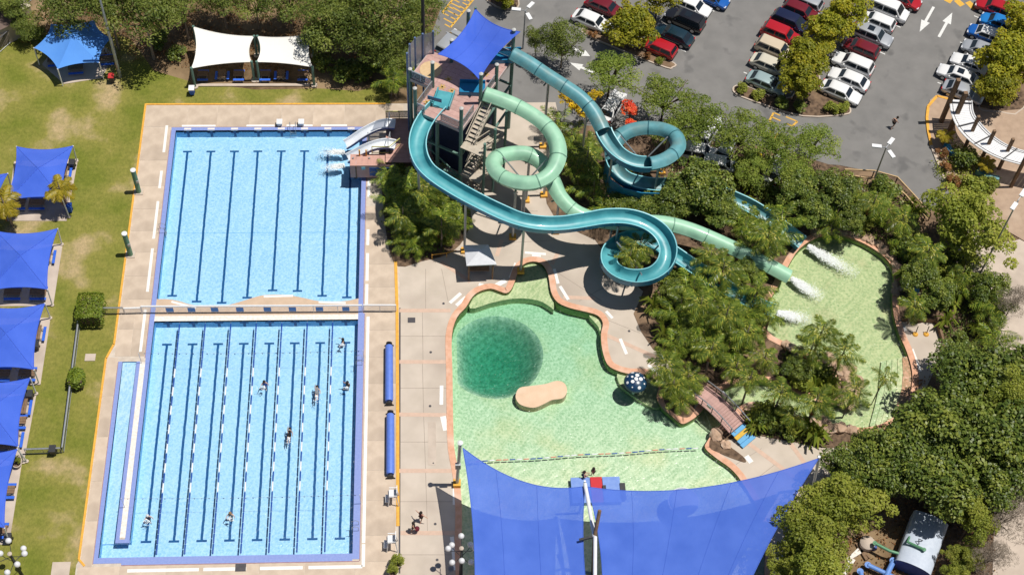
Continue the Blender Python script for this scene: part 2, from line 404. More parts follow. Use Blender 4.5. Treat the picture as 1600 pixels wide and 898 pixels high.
# slabs between joints (each slab its own piece)
def slabs(xs, ys, mat=M_conc, gap=.035):
    for i in range(len(xs)-1):
        for j in range(len(ys)-1):
            x0, x1, y0, y1 = xs[i]+gap/2, xs[i+1]-gap/2, ys[j]+gap/2, ys[j+1]-gap/2
            o = MB().box((0, 0, 0), (x1-x0, y1-y0, .1)).build('slab', mat, deck, loc=((x0+x1)/2, (y0+y1)/2, -.05+random.uniform(-.002, .003)))
slabs([-23.42, -20.56], [26, 27.6, 30.4, 33.3, 36.0, 38.8, 41.8, 45.2, 49.75])
slabs([-23.42, -21.95, -20.56], [21.0, 24.1, 26])
slabs([-23.42, -18.9, -15.7, -12.2, -8.8, -5.4, -2.0, 1.4, 4.4], [49.8, 52.86])
slabs([-24.1, -23.08], [-.85, 3.6, 7.6, 12.2, 16.6, 20.9])
slabs([-24.3, -20.6, -16.5, -12.4, -8.3, -4.2, .2, 3.85], [-3.4, -.84])
slabs([-24.3, -16.5, -8.3, .2, 3.85], [-8, -3.4])
slabs([.74, 3.85], [-.84, 1.7, 5.2, 8.3, 11.4, 14.6, 17.6, 20.6, 23.7, 26.0])
slabs([.58, 3.75], [26.0, 28.8, 31.6, 35.2, 39.0])
# peninsula top, bulkhead top and the curved beach apron
b = MB().box((-20.65, 11.1, .002), (.5, 18.4, .06)).build('divider_cap', M_whitepaint, deck)
M_band = M('salmon_band', (.72, .50, .38), (.65, .44, .33), scale=3)
MB().box((-20.40, 11.1, -.02), (.06, 18.4, .07)).build('divider_band', M_band, deck)
M_beige = M('beige_apron', (.60, .45, .33), (.53, .40, .29), scale=1.2, rough=.9)
apron = MB(); ap = [(-20, 25.6)]+[(x, y-.002) for x, y in beach]+[(0, 25.6)]
apron.prism(ap, -1.3, -.004).build('beach_apron', M_beige, deck)
MB().box((-10, 25.3, -.13), (20, .6, .28)).build('bulkhead_edge', M_whitepaint, deck)
# white painted warning strips with faded print
def text_mat():
    m, t, b = base_mat('faded_white_signwriting'); L = t.links.new
    tc = NN(t, 'ShaderNodeTexCoord'); mp = NN(t, 'ShaderNodeMapping'); mp.inputs['Scale'].default_value = (3.2, 14, 1); L(tc.outputs['Object'], mp.inputs[0])
    n = NN(t, 'ShaderNodeTexNoise'); n.inputs['Scale'].default_value = 1.5; n.inputs['Detail'].default_value = 5; L(mp.outputs[0], n.inputs['Vector'])
    r = NN(t, 'ShaderNodeValToRGB'); L(n.outputs[0], r.inputs[0])
    r.color_ramp.elements[0].position = .57; r.color_ramp.elements[0].color = (.82, .80, .76, 1)
    r.color_ramp.elements[1].position = .72; r.color_ramp.elements[1].color = (.62, .50, .44, 1)
    L(r.outputs[0], b.inputs['Base Color']); b.inputs['Roughness'].default_value = .8; return m
M_text = text_mat()
def strip(cx, cy, L_, W_, rz=0, z=.006, par=deck): 
    o = MB().box((0, 0, 0), (L_, W_, .006)).build('warning_strip', M_text, par); o.location = (cx, cy, z); o.rotation_euler = (0, 0, rz)
for y0, y1 in ((1, 25.3), (26.6, 29.2), (29.6, 33), (34, 36), (40.2, 42.5), (44, 46.8), (48.5, 50.1)): strip(.98 if y1 < 26 else .80, (y0+y1)/2, y1-y0, .30, math.pi/2)
strip(.98, -.2, 2.2, .3, math.pi/2)
for y0, y1 in ((21.5, 26.4), (28.5, 33.8), (35, 39.8), (41.5, 43.8), (46.3, 50)): strip(-21.0, (y0+y1)/2, y1-y0, .28, math.pi/2)
for x0, x1 in ((-19.9, -13.6), (-13.2, -9.4), (-8.2, -4.4), (-3.9, .9)): strip((x0+x1)/2, -1.28, x1-x0, .32)
for x0, x1 in ((-19.4, -15.8), (-12.5, -9.5), (-8.2, -5.4), (-4.5, -1.7)): strip((x0+x1)/2, YT+.62, x1-x0, .26)
strip(*G2(435, 462.5), 2.9, .24, .02, .0); strip(*G2(519, 472.5), 2.7, .24, -.05, .0); strip(*G2(287, 476), 2.6, .22, -.3, .0)
# ochre painted kerbs round the lap pool deck
def kerb(name, pts, w_, h_, mat, par, z0=-.08):
    for a, c in zip(pts, pts[1:]):
        v = Vector(c)-Vector(a); m_ = (Vector(a)+Vector(c))/2
        MB().box((m_.x, m_.y, (z0+h_)/2), (v.length, w_, h_-z0), math.atan2(v.y, v.x)).build(name, mat, par)
kerb('painted_kerb', [(2.45, 52.97), (-23.55, 52.97)], .2, .055, M_orange, deck)
kerb('painted_kerb', [(-23.55, 53.05), (-23.62, 22.35)], .2, .05, M_orange, deck)
kerb('painted_kerb', [(-23.64, 22.4), (-24.2, 20.8)], .2, .05, M_orange, deck)
kerb('painted_kerb', [(-24.22, 20.85), (-24.28, -.1)], .2, .05, M_orange, deck)
kerb('painted_kerb', [(-24.28, -.1), (-23.7, -.75)], .2, .045, M_orange, deck)
kerb('painted_kerb', [(3.66, 31.9), (3.84, 26.4), (3.98, 14), (4.06, 2.6)], .3, .05, M_orange, deck)
# drain grates and dark hatch covers
M_hatch = M('dark_hatch', (.06, .055, .065), (.08, .075, .08), rough=.6)
for px, py, a, b_ in ((643, 500, .75, .6), (376, 886, .95, .75)):
    o = MB().box((0, 0, 0), (a, b_, .02)).build('hatch_cover', M_hatch, deck, loc=(*G2(px, py), .012))

# ------------------------------------------------------------------ lagoon
ldeck_px = [(590, 160), (868, 160), (905, 330), (1065, 465), (1085, 600), (1120, 690), (1180, 680), (1330, 700), (1300, 780), (1260, 1000), (632, 1000), (617, 415), (590, 260)]
ld_poly = [(4.1, -14)]+[(4.1, 31.9)]+[(4.1, 53)]+GP(ldeck_px[1:10])+[(45, -14)]
ldeck = sheet('lagoon_deck', ld_poly, -.004, M_lag_conc, depth=.08)
sheet('bulk_terrain', GP([(868, 150), (1600, 300), (1700, 640), (1330, 760), (1120, 700), (1080, 600), (1060, 465), (905, 330)]), -.03, M_mulch)
M_lfloor = M('pale_green_lagoon_floor', (.86, .86, .62), (.80, .82, .58), scale=1.6, rough=.85, c3=(.88, .80, .52), s3=.25, t3=(.5, .7))
M_lwall = M('green_lagoon_wall', (.34, .42, .16), (.27, .36, .13), scale=2, rough=.85)
LZ = -.95
hole_c = G(774, 556, LZ)
HOLE = [(hole_c.x+4.75*math.cos(a)*(1+.04*math.sin(2*a)), hole_c.y+4.9*math.sin(a)) for a in [2*math.pi*k/48 for k in range(48)]]
HOLE = [(max(x, 9.75), y) for x, y in HOLE]
ia, ib = lag_px.index((1090, 649))*3, lag_px.index((1117, 673))*3
_ya, _yb = G(760, 480).y, G(950, 760).y
fz = lambda y: -1.30+.85*min(1.25, (_ya-y)/(_ya-_yb))      # the lagoon floor shelves up towards the near side
PLUNGE = LAG[ia:ib+1]; LAGM = LAG[:ia+1]+LAG[ib:]
lf = MB(); vs, tr = fill(LAGM, [HOLE]); lf.add([(x, y, fz(y)) for x, y in vs], tr)
lag_floor = tag(lf.build('lagoon_floor', M_lfloor), kind='structure')
bw = MB(); n = len(HOLE); rings = [(1, LZ), (.96, LZ-.10), (.9, LZ-.42), (.8, LZ-1.1), (.7, LZ-1.65), (.55, LZ-2.3), (.35, LZ-2.8), (.12, LZ-3.0)]
cx, cy = hole_c.x, hole_c.y
pv = []
for r, z in rings: pv += [(cx+(x-cx)*r, cy+(y-cy)*r, z-LZ+fz(cy+(y-cy)*r)) for x, y in HOLE]
fs = [(i*n+k, i*n+(k+1) % n, (i+1)*n+(k+1) % n, (i+1)*n+k) for i in range(len(rings)-1) for k in range(n)]
fs.append(tuple((len(rings)-1)*n+k for k in range(n)))
M_bowl = M('deep_bowl_tile', (.78, .80, .62), (.40, .52, .40), scale=2.2, rough=.8)
bw.add(pv, fs).build('deep_bowl', M_bowl, lag_floor, smooth=True)
MB().wall(LAG, -1.45, -.0, flip=True).build('pool_wall', M_lwall, lag_floor)
MB().add(*(lambda r: ([(x, y, -.76) for x, y in r[0]], r[1]))(fill(PLUNGE))).wall([PLUNGE[0], PLUNGE[-1], (PLUNGE[-1][0]+.01, PLUNGE[-1][1])], -1.4, -.76).build('plunge_pool_floor', M('sandy_yellow_pool_floor', (.92, .74, .42), (.84, .68, .38), scale=1.3, rough=.85, c3=(.84, .60, .34), s3=.3, t3=(.55, .75)), lag_floor)
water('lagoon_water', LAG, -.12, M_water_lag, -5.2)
# shallow ledges inside the lagoon
M_ledge = M('shallow_ledge', (.74, .72, .44), (.66, .65, .38), scale=1.2, rough=.85)
def ledge(px, z, mat=M_ledge, name='ledge'): MB().prism(curve(GP(px), True, 2), LZ-.5, z).build(name, mat, lag_floor)
ledge([(733, 474), (750, 452), (780, 448), (800, 445), (806, 405), (835, 400), (856, 410), (866, 474), (862, 477), (848, 468), (826, 463), (800, 463), (765, 470), (742, 478)], -.42)
ledge([(921, 489), (936, 488), (948, 502), (946, 520), (941, 524), (936, 508), (928, 498)], -.38)
ledge([(966, 576), (1000, 575), (1035, 590), (1036, 628), (1022, 634), (1000, 622), (975, 604), (968, 594)], -.42)
for k, (a, z) in enumerate(((6, -.18), (14, -.26), (23, -.34), (32, -.42), (41, -.5))):
    e0 = [(1398, 532), (1410, 545), (1424, 562), (1432, 585), (1430, 612), (1420, 635), (1408, 655), (1392, 672)]
    q = [(1440, 540), (1445, 600), (1430, 680)]
    arc = [(1416-a*.9, 556+a*.1), (1418-a, 580), (1416-a, 605), (1408-a*.95, 630), (1398-a*.9, 660), (1402-a*.5, 690)]
    MB().prism(GP([(1450, 548)]+arc+[(1450, 690)]), LZ-.1-k*.004, z).build('entry_step', M_ledge if k else M_terra, lag_floor)
# terracotta coping round the lagoon, in runs
co_in = LAG; co_out = offset(LAG, .62)
M_cop = M_terra
nL = len(LAG)
for s_ in range(0, nL, 6):
    idx = [(s_+k) % nL for k in range(min(7, nL-s_+1))]
    vi = [co_in[i] for i in idx]; vo_ = [co_out[i] for i in idx]
    b = MB(); m_ = len(idx)
    top = [(x, y, .035) for x, y in vi]+[(x, y, .035) for x, y in vo_]
    low = [(x, y, -.30) for x, y in vi]+[(x, y, -.05) for x, y in vo_]
    b.add(top+low, [f for k in range(m_-1) for f in ((k, k+1, m_+k+1, m_+k), (2*m_+k, 2*m_+k+1, k+1, k), (m_+k, m_+k+1, 3*m_+k+1, 3*m_+k))])
    o = b.build('coping_run', M_cop, ldeck)
isl = curve(GP(isl_px), True, 4)
io = MB().prism(isl, -1.4, .06); tag(io.build('concrete_island', M('island_render', (.74, .54, .38), (.66, .47, .32), scale=.7, rough=.9, c3=(.78, .62, .48), s3=.25)), 'bean-shaped beige concrete island standing in the green lagoon', 'island')
M_brickb = M('worn_brick_band', (.62, .44, .34), (.55, .40, .31), scale=2.5, rough=.9)
# brick bands across the lagoon deck
for (a, c) in (((624, 485), (704, 485)), ((624, 565), (700, 565)), ((624, 647), (700, 648)), ((624, 735), (712, 735)), ((626, 832), (712, 832)), ((689, 409), (735, 440)), ((784, 375), (776, 400)), ((872, 395), (862, 413)), ((880, 464), (930, 466)), ((940, 520), (1030, 560)), ((1160, 685), (1245, 748)), ((1235, 692), (1262, 730)), ((1025, 385), (935, 405))):
    A = Vector(G2(*a)); B_ = Vector(G2(*c)); v = B_-A
    MB().box(((A.x+B_.x)/2, (A.y+B_.y)/2, .001), (v.length, .42, .012), math.atan2(v.y, v.x)).build('brick_band', M_brickb, ldeck)
def wstrip(a, c, w_):
    A = Vector(G2(*a)); B_ = Vector(G2(*c)); v = B_-A
    strip((A.x+B_.x)/2, (A.y+B_.y)/2, v.length, w_, math.atan2(v.y, v.x), .008, ldeck)
for a, c, w_ in (((820, 394.5), (853, 397), .3), ((831, 399), (845, 400), .25), ((806, 411), (797, 434), .3), ((775, 446), (790, 438), .5), ((703, 473), (720, 458), .35), ((713, 477), (728, 464), .35), ((866, 420), (872, 443), .3), ((875, 447), (888, 468), .32), ((947, 486), (957, 497), .3), ((969, 529), (979, 553), .32), ((1013, 570), (1032, 588), .3), ((690, 602), (689.5, 632), .35), ((692, 650), (697, 672), .55), ((708, 708), (714, 735), .3), ((712, 762), (712, 788), .55), ((706, 838), (712, 890), .35), ((1425, 545), (1438, 580), .3), ((1412, 510), (1415, 517), .35), ((748, 444), (755, 446), .35), ((1166, 712), (1174, 722), .5)):
    wstrip(a, c, w_)
for px, py in ((693, 474), (673, 550), (672, 634), (677, 723), (680, 818), (683, 874), (983, 517)):
    MB().lathe([(.13, 0), (.13, .012), (.02, .014)], 12).build('drain_cap', M_hatch, ldeck, loc=(*G2(px, py), 0))
strip(*G2(675, 692), 4.6, .75, math.pi/2, .010, ldeck); ldeck.children[-1].data.materials[0] = M_path

# ------------------------------------------------------------------ garden beds, paths, car park, plaza
def bed(px, mat=M_mulch, z=.03, name='garden_bed', n=3): return sheet(name, curve(GP(px), True, n), z, mat, depth=.12)
bed([(596, 222), (640, 228), (690, 300), (735, 330), (726, 372), (700, 397), (660, 408), (622, 416), (606, 380), (597, 300)], M_mulch)
bed([(850, 285), (880, 205), (960, 200), (1100, 220), (1200, 230), (1310, 262), (1390, 285), (1440, 330), (1455, 400), (1460, 500), (1402, 490), (1402, 420), (1370, 380), (1300, 355), (1240, 380), (1195, 470), (1190, 520), (1225, 545), (1300, 585), (1300, 622), (1240, 600), (1170, 585), (1120, 600), (1070, 625), (1040, 600), (1055, 570), (1020, 545), (990, 490), (1005, 455), (960, 420), (930, 375), (870, 345)], M_mulch, .034, n=2)
bed([(1032, 600), (1060, 598), (1085, 618), (1082, 646), (1068, 652), (1046, 640), (1036, 622)], M_mulch, .04)
bed([(1115, 676), (1130, 690), (1160, 712), (1165, 722), (1150, 718), (1125, 708), (1108, 698)], M_mulch, .042)
bed([(1165, 640), (1215, 652), (1270, 668), (1330, 678), (1300, 700), (1240, 690), (1190, 680), (1160, 660)], M_mulch, .042)
sheet('pale_path', curve(GP([(1500, 345), (1560, 380), (1640, 370), (1700, 480), (1700, 1200), (1560, 1200), (1555, 760), (1560, 600), (1535, 470), (1490, 400)]), True, 3), -.02, M_path)
sheet('landing_path', curve(GP([(1402, 500), (1460, 505), (1470, 540), (1450, 600), (1420, 640), (1418, 600), (1426, 575), (1414, 540)]), True, 3), -.012, M_lag_conc)
carpark_px = [(580, -260), (640, -80), (690, 10), (672, 60), (650, 100), (700, 190), (860, 200), (960, 228), (1100, 235), (1200, 250), (1312, 258), (1400, 276), (1452, 330), (1487, 308), (1458, 232), (1449, 195), (1449, 168), (1462, 152), (1490, 158), (1530, 190), (1600, 215), (2100, 330), (2300, -500), (1300, -600)]
carpark = sheet('car_park', GP(carpark_px), -.014, M_asph)
plaza = sheet('entrance_plaza', curve(GP([(1462, 150), (1449, 168), (1448, 195), (1457, 232), (1470, 265), (1487, 304), (1520, 330), (1700, 420), (1900, 420), (1900, 190), (1640, 170), (1560, 175), (1500, 158)]), True, 2), .10, M_paver, depth=.2)
# ------------------------------------------------------------------ sweeps for slides
def dense(pts3, step=.45):
    c = curve([tuple(p) for p in pts3], False, 14)
    out = [Vector(c[0])]; acc = 0
    for a, b in zip(c, c[1:]):
        a = Vector(a); b = Vector(b); d = (b-a).length
        while acc+d >= step:
            t = (step-acc)/d; a = a+(b-a)*t; out.append(a.copy()); d = (b-a).length; acc = 0
        acc += d
    return out
def frames(P):
    fr = []
    for i, p in enumerate(P):
        t = (P[min(i+1, len(P)-1)]-P[max(i-1, 0)]).normalized()
        s_ = t.cross(Vector((0, 0, 1))).normalized(); u = s_.cross(t)
        # lean into the bend
        a = P[max(i-3, 0)]; c = P[min(i+3, len(P)-1)]; k = ((c-p).normalized()-(p-a).normalized()).dot(s_)
        ang = max(-.38, min(.38, k*.45))
        fr.append((p, s_*math.cos(ang)+u*-math.sin(ang)*-1*0+s_*0+u*(math.sin(-ang)), u*math.cos(ang)+s_*math.sin(ang), t))
    return fr
def sweep(mb, fr, sec, mi, closed=True):
    n = len(sec); vs = []
    for p, s_, u, t in fr:
        vs += [p+s_*a+u*b for a, b in sec]
    for i in range(len(fr)-1):
        for k in range(n if closed else n-1):
            mb.cur = mi[k] if mi else 0
            b = len(mb.v); 
            break
        break
    base = len(mb.v); mb.v += [tuple(v) for v in vs]
    for i in range(len(fr)-1):
        for k in range(n if closed else n-1):
            mb.f.append((base+i*n+k, base+(i+1)*n+k, base+(i+1)*n+(k+1) % n, base+i*n+(k+1) % n)); mb.mi.append(mi[k] if mi else 0)
def usec(hw, d, rim=.11, th=.07, n=9):
    inn = [(-hw*math.cos(math.pi*k/(n-1)), .32-d*math.sin(math.pi*k/(n-1))**.5) for k in range(n)]
    out = [((hw+th*.6)*math.cos(math.pi*k/(n-1)), .26-(d+th)*math.sin(math.pi*k/(n-1))**.5) for k in range(n)]
    sec = [(-hw-rim, .33)]+inn+[(hw+rim, .33), (hw+rim, .27)]+out+[(-hw-rim, .27)]
    mi = [2]+[0]*(n-1)+[2, 2]+[1]*(n+1)+[2]
    return sec, mi
def tsec(r, fin=.10, n=18):
    sec = []
    for k in range(n):
        a = 2*math.pi*k/n; rr = r
        sec.append((rr*math.cos(a), rr*math.sin(a)))
        if k in (0, n//2): sec[-1] = ((r+fin)*math.cos(a), 0)
    mi = [0]*n
    for k in (0, n-1, n//2, n//2-1): mi[k] = 0
    return sec, mi
def slide(name, label, pts, kinds, mats, hw=.78, seg=7, rad=.8, joint_mat=None):
    """pts (px,py,z); kinds: list of (fraction_to, 'open'|'tube')"""
    P = dense([G(a, b, z) for a, b, z in pts]); fr = frames(P); N = len(fr)
    root = thing(name, label, 'water slide', tuple(fr[-1][0]))
    o0 = Vector(fr[-1][0]); 
    fr = [(p-o0, s_, u, t) for p, s_, u, t in fr]
    us, um = usec(hw, .98); ts, tm = tsec(rad)
    i = 0
    while i < N-1:
        j = min(i+seg, N-1)
        if N-1-j < 3: j = N-1
        fx = (i+j)/2/(N-1); kd = next(k for lim, k in kinds if fx <= lim)
        b = MB()
        if kd == 'tube': sweep(b, fr[i:j+1], ts, tm)
        else: sweep(b, fr[i:j+1], us, um)
        b.build('tube_section' if kd == 'tube' else 'chute_section', mats, root, smooth=35)
        r = MB()
        f0 = fr[i]; f1 = fr[min(i+1, N-1)]; mid = (f0[0]+(f1[0]-f0[0])*.22, f0[1], f0[2], f0[3])
        if kd == 'tube':
            sec = [(a*1.055, c*1.055) for a, c in ts]; sweep(r, [f0, mid], sec, None)
            sec = [(a*1.0, c*1.0) for a, c in ts]
        else:
            k0 = 11; sec = [(a*1.05, c-.04) for a, c in us[k0:]]; sweep(r, [f0, mid], sec, None, closed=False)
        r.build('joint_flange', joint_mat or mats[1], root)
        i = j
    return root, [(f[0]+o0, f[1], f[2], f[3]) for f in fr]
M_teal_in = M('teal_gelcoat_inside', (.07, .33, .38), (.11, .40, .44), scale=1.2, rough=.38, spec=.4, coat=.12, c3=(.05, .24, .29), s3=.45, t3=(.5, .75))
M_teal_out = M('deep_teal_gelcoat_outside', (.012, .17, .33), (.018, .21, .38), scale=.7, rough=.35, spec=.5)
M_teal_rim = M('pale_teal_rim', (.22, .56, .62), (.26, .60, .66), rough=.4)
M_mint = M('mint_gelcoat', (.31, .58, .40), (.37, .63, .45), scale=1.3, rough=.42, spec=.4, coat=.1, c3=(.25, .46, .33), s3=.5, t3=(.52, .72))
M_mintd = M('dark_mint_joint', (.13, .28, .2), (.16, .33, .24), rough=.5)
M_tealt = M('weathered_teal_gelcoat', (.10, .29, .33), (.14, .36, .40), scale=1.4, rough=.4, spec=.5, c3=(.16, .26, .25), s3=.5, t3=(.5, .75))
M_tealj = M('dark_teal_joint', (.02, .1, .13), (.03, .13, .16), rough=.5)
A_pts = [(688, 162, 11.35), (678, 172, 11.2), (666, 187, 11), (656, 206, 10.8), (652, 226, 10.55), (656, 248, 10.3), (668, 267, 10.05), (688, 282, 9.8), (714, 298, 9.5), (745, 315, 9.2), (780, 332, 8.8), (812, 345, 8.5), (845, 351, 8.2), (880, 351, 7.9), (915, 346, 7.6), (950, 340, 7.2), (985, 341, 6.8), (1015, 351, 6.4), (1036, 368, 6.0), (1045, 390, 5.6), (1040, 412, 5.2), (1023, 428, 4.8), (998, 434, 4.4), (972, 430, 4.1), (953, 416, 3.8), (951, 398, 3.6), (962, 384, 3.4), (985, 374, 3.1), (1015, 378, 2.9), (1045, 393, 2.6), (1078, 415, 2.2), (1112, 437, 1.7), (1150, 460, 1.2), (1188, 480, .8), (1210, 488, .45)]
slA, frA = slide('open_water_slide', 'long open teal water slide curling round a spiral above the lagoon deck', A_pts, [(1.1, 'open')], [M_teal_in, M_teal_out, M_teal_rim], joint_mat=M_teal_out)
B_pts = [(757, 147, 11.9), (780, 155, 11.7), (805, 165, 11.4), (832, 180, 11.1), (855, 198, 10.8), (869, 220, 10.5), (872, 245, 10.2), (861, 270, 9.9), (838, 285, 9.6), (808, 285, 9.3), (783, 275, 9.0), (771, 260, 8.7), (778, 246, 8.4), (800, 240, 8.1), (826, 241, 7.7), (848, 256, 7.2), (862, 280, 6.7), (876, 308, 6.2), (898, 330, 5.7), (930, 343, 5.2), (968, 348, 4.8), (1005, 347, 4.4), (1040, 349, 4.0), (1078, 359, 3.5), (1115, 374, 3.0), (1152, 391, 2.4), (1195, 412, 1.7), (1234, 433, .95)]
slB, frB = slide('mint_tube_slide', 'pale mint green enclosed tube slide with one full loop running to the plunge pool', B_pts, [(1.1, 'tube')], [M_mint, M_mintd], rad=.76, seg=8, joint_mat=M_mintd)
C_pts = [(800, 84, 12.0), (825, 98, 11.7), (852, 116, 11.3), (880, 134, 10.9), (905, 151, 10.5), (925, 172, 10.0), (938, 195, 9.5), (948, 217, 9.0), (965, 240, 8.6), (990, 254, 8.2), (1018, 256, 7.9), (1043, 247, 7.5), (1059, 231, 7.2), (1055, 213, 6.9), (1038, 203, 6.6), (1012, 200, 6.3), (985, 204, 6.0), (966, 216, 5.6), (957, 236, 5.2), (961, 262, 4.8), (980, 281, 4.3), (1015, 290, 3.9), (1060, 292, 3.4), (1110, 299, 2.9), (1160, 318, 2.3), (1195, 338, 1.8), (1228, 362, 1.2), (1257, 384, .7)]
slC, frC = slide('teal_tube_slide', 'weathered teal water slide, part tube and part open, looping beside the car park trees', C_pts, [(.235, 'tube'), (.335, 'open'), (.61, 'tube'), (1.1, 'open')], [M_tealt, M_teal_out, M_teal_rim], rad=.73, joint_mat=M_tealj)
# steel props under the slides
def props(root, fr, fracs, lean=0):
    o0 = root.location
    for f in fracs:
        p, s_, u, t = fr[int(f*(len(fr)-1))]
        b = MB(); q = p-o0; b.tube([(q.x, q.y, q.z-.85), (q.x, q.y, -o0.z)], .13, 8); b.bar(q-s_*.7-u*.86, q+s_*.7-u*.86, .14)
        b.build('support_post', M_greym, root); MB().box((q.x, q.y, -o0.z+.12), (.7, .7, .3)).build('footing', M_orange, root)
props(slA, frA, (.10, .20, .30, .455, .55, .71, .82))
props(slB, frB, (.14, .30, .45, .55, .66, .77, .88))
props(slC, frC, (.08, .17, .26, .36, .46, .56, .66, .76, .86))
def loop_frame(root, c_px, z, r):
    c = G(*c_px, z)-root.location; b = MB(); g = -root.location.z
    for k in range(3):
        a = 2*math.pi*k/3+.5; e = Vector((c.x+r*math.cos(a), c.y+r*math.sin(a), c.z))
        b.tube([e, (c.x+.3*math.cos(a), c.y+.3*math.sin(a), c.z-2.2)], .08, 6)
    b.tube([(c.x, c.y, c.z-2.0), (c.x, c.y, g)], .2, 8); b.build('loop_mast', M_greym, root)
loop_frame(slA, (1000, 395), 5, 2.6); loop_frame(slB, (822, 262), 9, 2.6); loop_frame(slC, (1008, 230), 7.2, 2.8)

wl_ = [G(x, y, 3.2) for x, y in ((944, 268), (952, 292), (972, 306), (1000, 313), (1030, 314))]; wl_ = [Vector(p) for p in curve([tuple(p) for p in wl_], False, 5)]
for a, b_ in zip(wl_[::5], wl_[5::5]):
    MB().bar(a-slC.location, b_-slC.location, .1, 2.6).build('splash_wall', M_teal_out, slC)
# splash where each slide runs out
def splash_mat():
    m = bpy.data.materials.new('churned_white_water'); m.use_nodes = True; t = m.node_tree; L = t.links.new
    b = t.nodes['Principled BSDF']; b.inputs['Base Color'].default_value = (.96, .98, .98, 1); b.inputs['Roughness'].default_value = .8
    tl = NN(t, 'ShaderNodeBsdfTranslucent'); tl.inputs[0].default_value = (.96, .98, .98, 1); mx = NN(t, 'ShaderNodeMixShader'); mx.inputs[0].default_value = .3
    L(b.outputs[0], mx.inputs[1]); L(tl.outputs[0], mx.inputs[2]); L(mx.outputs[0], t.nodes['Material Output'].inputs[0]); return m
M_splash = splash_mat()
def splash(px0, px1, wid, n, label, z=-.1, seed=1):
    rs = np.random.RandomState(seed); A = np.array(G(*px0, z)); B = np.array(G(*px1, z)); d = B-A; s_ = np.array([-d[1], d[0], 0]); s_ /= np.linalg.norm(s_)
    t = rs.rand(n, 1)**1.7*1.25; w_ = wid*(.2+.8*np.minimum(t, 1)**.8); h = np.abs(rs.normal(size=(n, 1)))*.12*np.maximum(.05, 1-t)+.012
    P = A+d*t+s_*rs.normal(size=(n, 1))*.24*w_+np.array([0, 0, 1])*h; keep = rs.rand(n) < 1.15-.75*t[:, 0]; P = P[keep]; t = t[keep]
    N = rs.normal(size=P.shape)*.22+[0, 0, 1]; N /= np.linalg.norm(N, axis=1, keepdims=True); q = P[:, None, :]
    a_ = rs.rand(len(P))*6.28; r = (rs.uniform(.02, .075, len(P))*(1.3-.7*t[:, 0]))[:, None]; u = np.stack([np.cos(a_), np.sin(a_), rs.normal(size=len(P))*.2], 1)*r; v = np.stack([-np.sin(a_), np.cos(a_), rs.normal(size=len(P))*.2], 1)*r*.7
    me = bpy.data.meshes.new('splash'); V = np.stack([P-u, P+v, P+u, P-v], 1); k = len(P); me.vertices.add(k*4); me.vertices.foreach_set('co', V.reshape(-1).astype(np.float32)); me.loops.add(k*4); me.loops.foreach_set('vertex_index', np.arange(k*4, dtype=np.int32)); me.polygons.add(k); me.polygons.foreach_set('loop_start', np.arange(0, k*4, 4, dtype=np.int32)); me.materials.append(M_splash); me.update(calc_edges=True)
    o = inst('splash', me); tag(o, label, 'splash', kind='stuff'); return o
splash((1236, 436), (1276, 460), 1.6, 9000, 'white water spilling from the mint tube slide', seed=1)
splash((1262, 386), (1325, 421), 1.8, 11000, 'white water shooting from the teal tube slide', seed=2)
splash((1214, 490), (1258, 497), 1.7, 7000, 'white water at the end of the open teal slide', seed=3)
splash((538, 239), (505, 237), 1.2, 4000, 'white water below the far children slide', seed=4)
splash((538, 260), (508, 262), 1.2, 4000, 'white water below the near children slide', seed=5)

# ------------------------------------------------------------------ slide tower
TZ = 11.0
TA = Vector((5.84, 42.66, 0)); E1 = Vector((.867, -.498, 0)).normalized(); E2 = Vector((.498, .867, 0)).normalized()
tower = thing('slide_tower', 'tall pink-decked slide tower on green posts with stairs at its side', 'tower', tuple(TA), math.atan2(E1.y, E1.x))
# local axes: x along the front edge, y to the back
M_gpost = M('green_post_paint', (.10, .19, .16), (.13, .23, .19), rough=.6)
M_cap = M('pale_post_cap', (.55, .56, .54), (.5, .5, .48), rough=.6)
W_, D_ = 5.2, 10.9
for k in range(int(D_/.62)):
    MB().box((0, 0, 0), (W_, .605, .08)).build('deck_board', M_pink, tower, loc=(W_/2, .31+k*.62, TZ-.04))
for k in range(7):
    MB().box((0, 0, 0), (2.6, .605, .08)).build('deck_board', M_pink, tower, loc=(-1.32, 3.7+k*.62, TZ-.04))
fas = MB()
for a, b_ in (((0, 0), (W_, 0)), ((W_, 0), (W_, D_)), ((0, 0), (0, 3.4)), ((-2.62, 3.4), (0, 3.4)), ((-2.62, 3.4), (-2.62, 7.8)), ((0, D_), (W_, D_))):
    fas.bar((*a, TZ-.2), (*b_, TZ-.2), .14, .38)
for y in (2.5, 5, 7.5): fas.bar((0, y, TZ-.3), (W_, y, TZ-.3), .2, .4)
fas.build('edge_beam', M('pale_edge_beam', (.50, .42, .40), (.44, .36, .35)), tower)
posts = [(0, 0, 14.2), (W_, 0, 14.2), (W_, 4.0, 15.3), (W_, D_, 15.2), (0, 3.5, 14.6), (0, D_, 15.2), (0, 7.4, 14.2), (W_, 7.4, 13.4), (-2.6, 3.5, 12.2), (2.5, 0, 10.7), (2.5, 4, 10.7)]
for x, y, h in posts:
    p = MB().tube([(x, y, 0), (x, y, h)], .19, 10).build('post', M_gpost, tower)
    MB().lathe([(.22, 0), (.22, .08), (.05, .2)], 10).build('post_cap', M_cap, p, loc=(x, y, h))
br = MB()
for z in (3.4, 7):
    br.bar((0, 0, z), (W_, 0, z), .22); br.bar((W_, 0, z), (W_, D_, z), .22); br.bar((0, 0, z), (0, D_, z), .22); br.bar((0, D_, z), (W_, D_, z), .2); br.bar((0, 4, z), (W_, 4, z), .2)
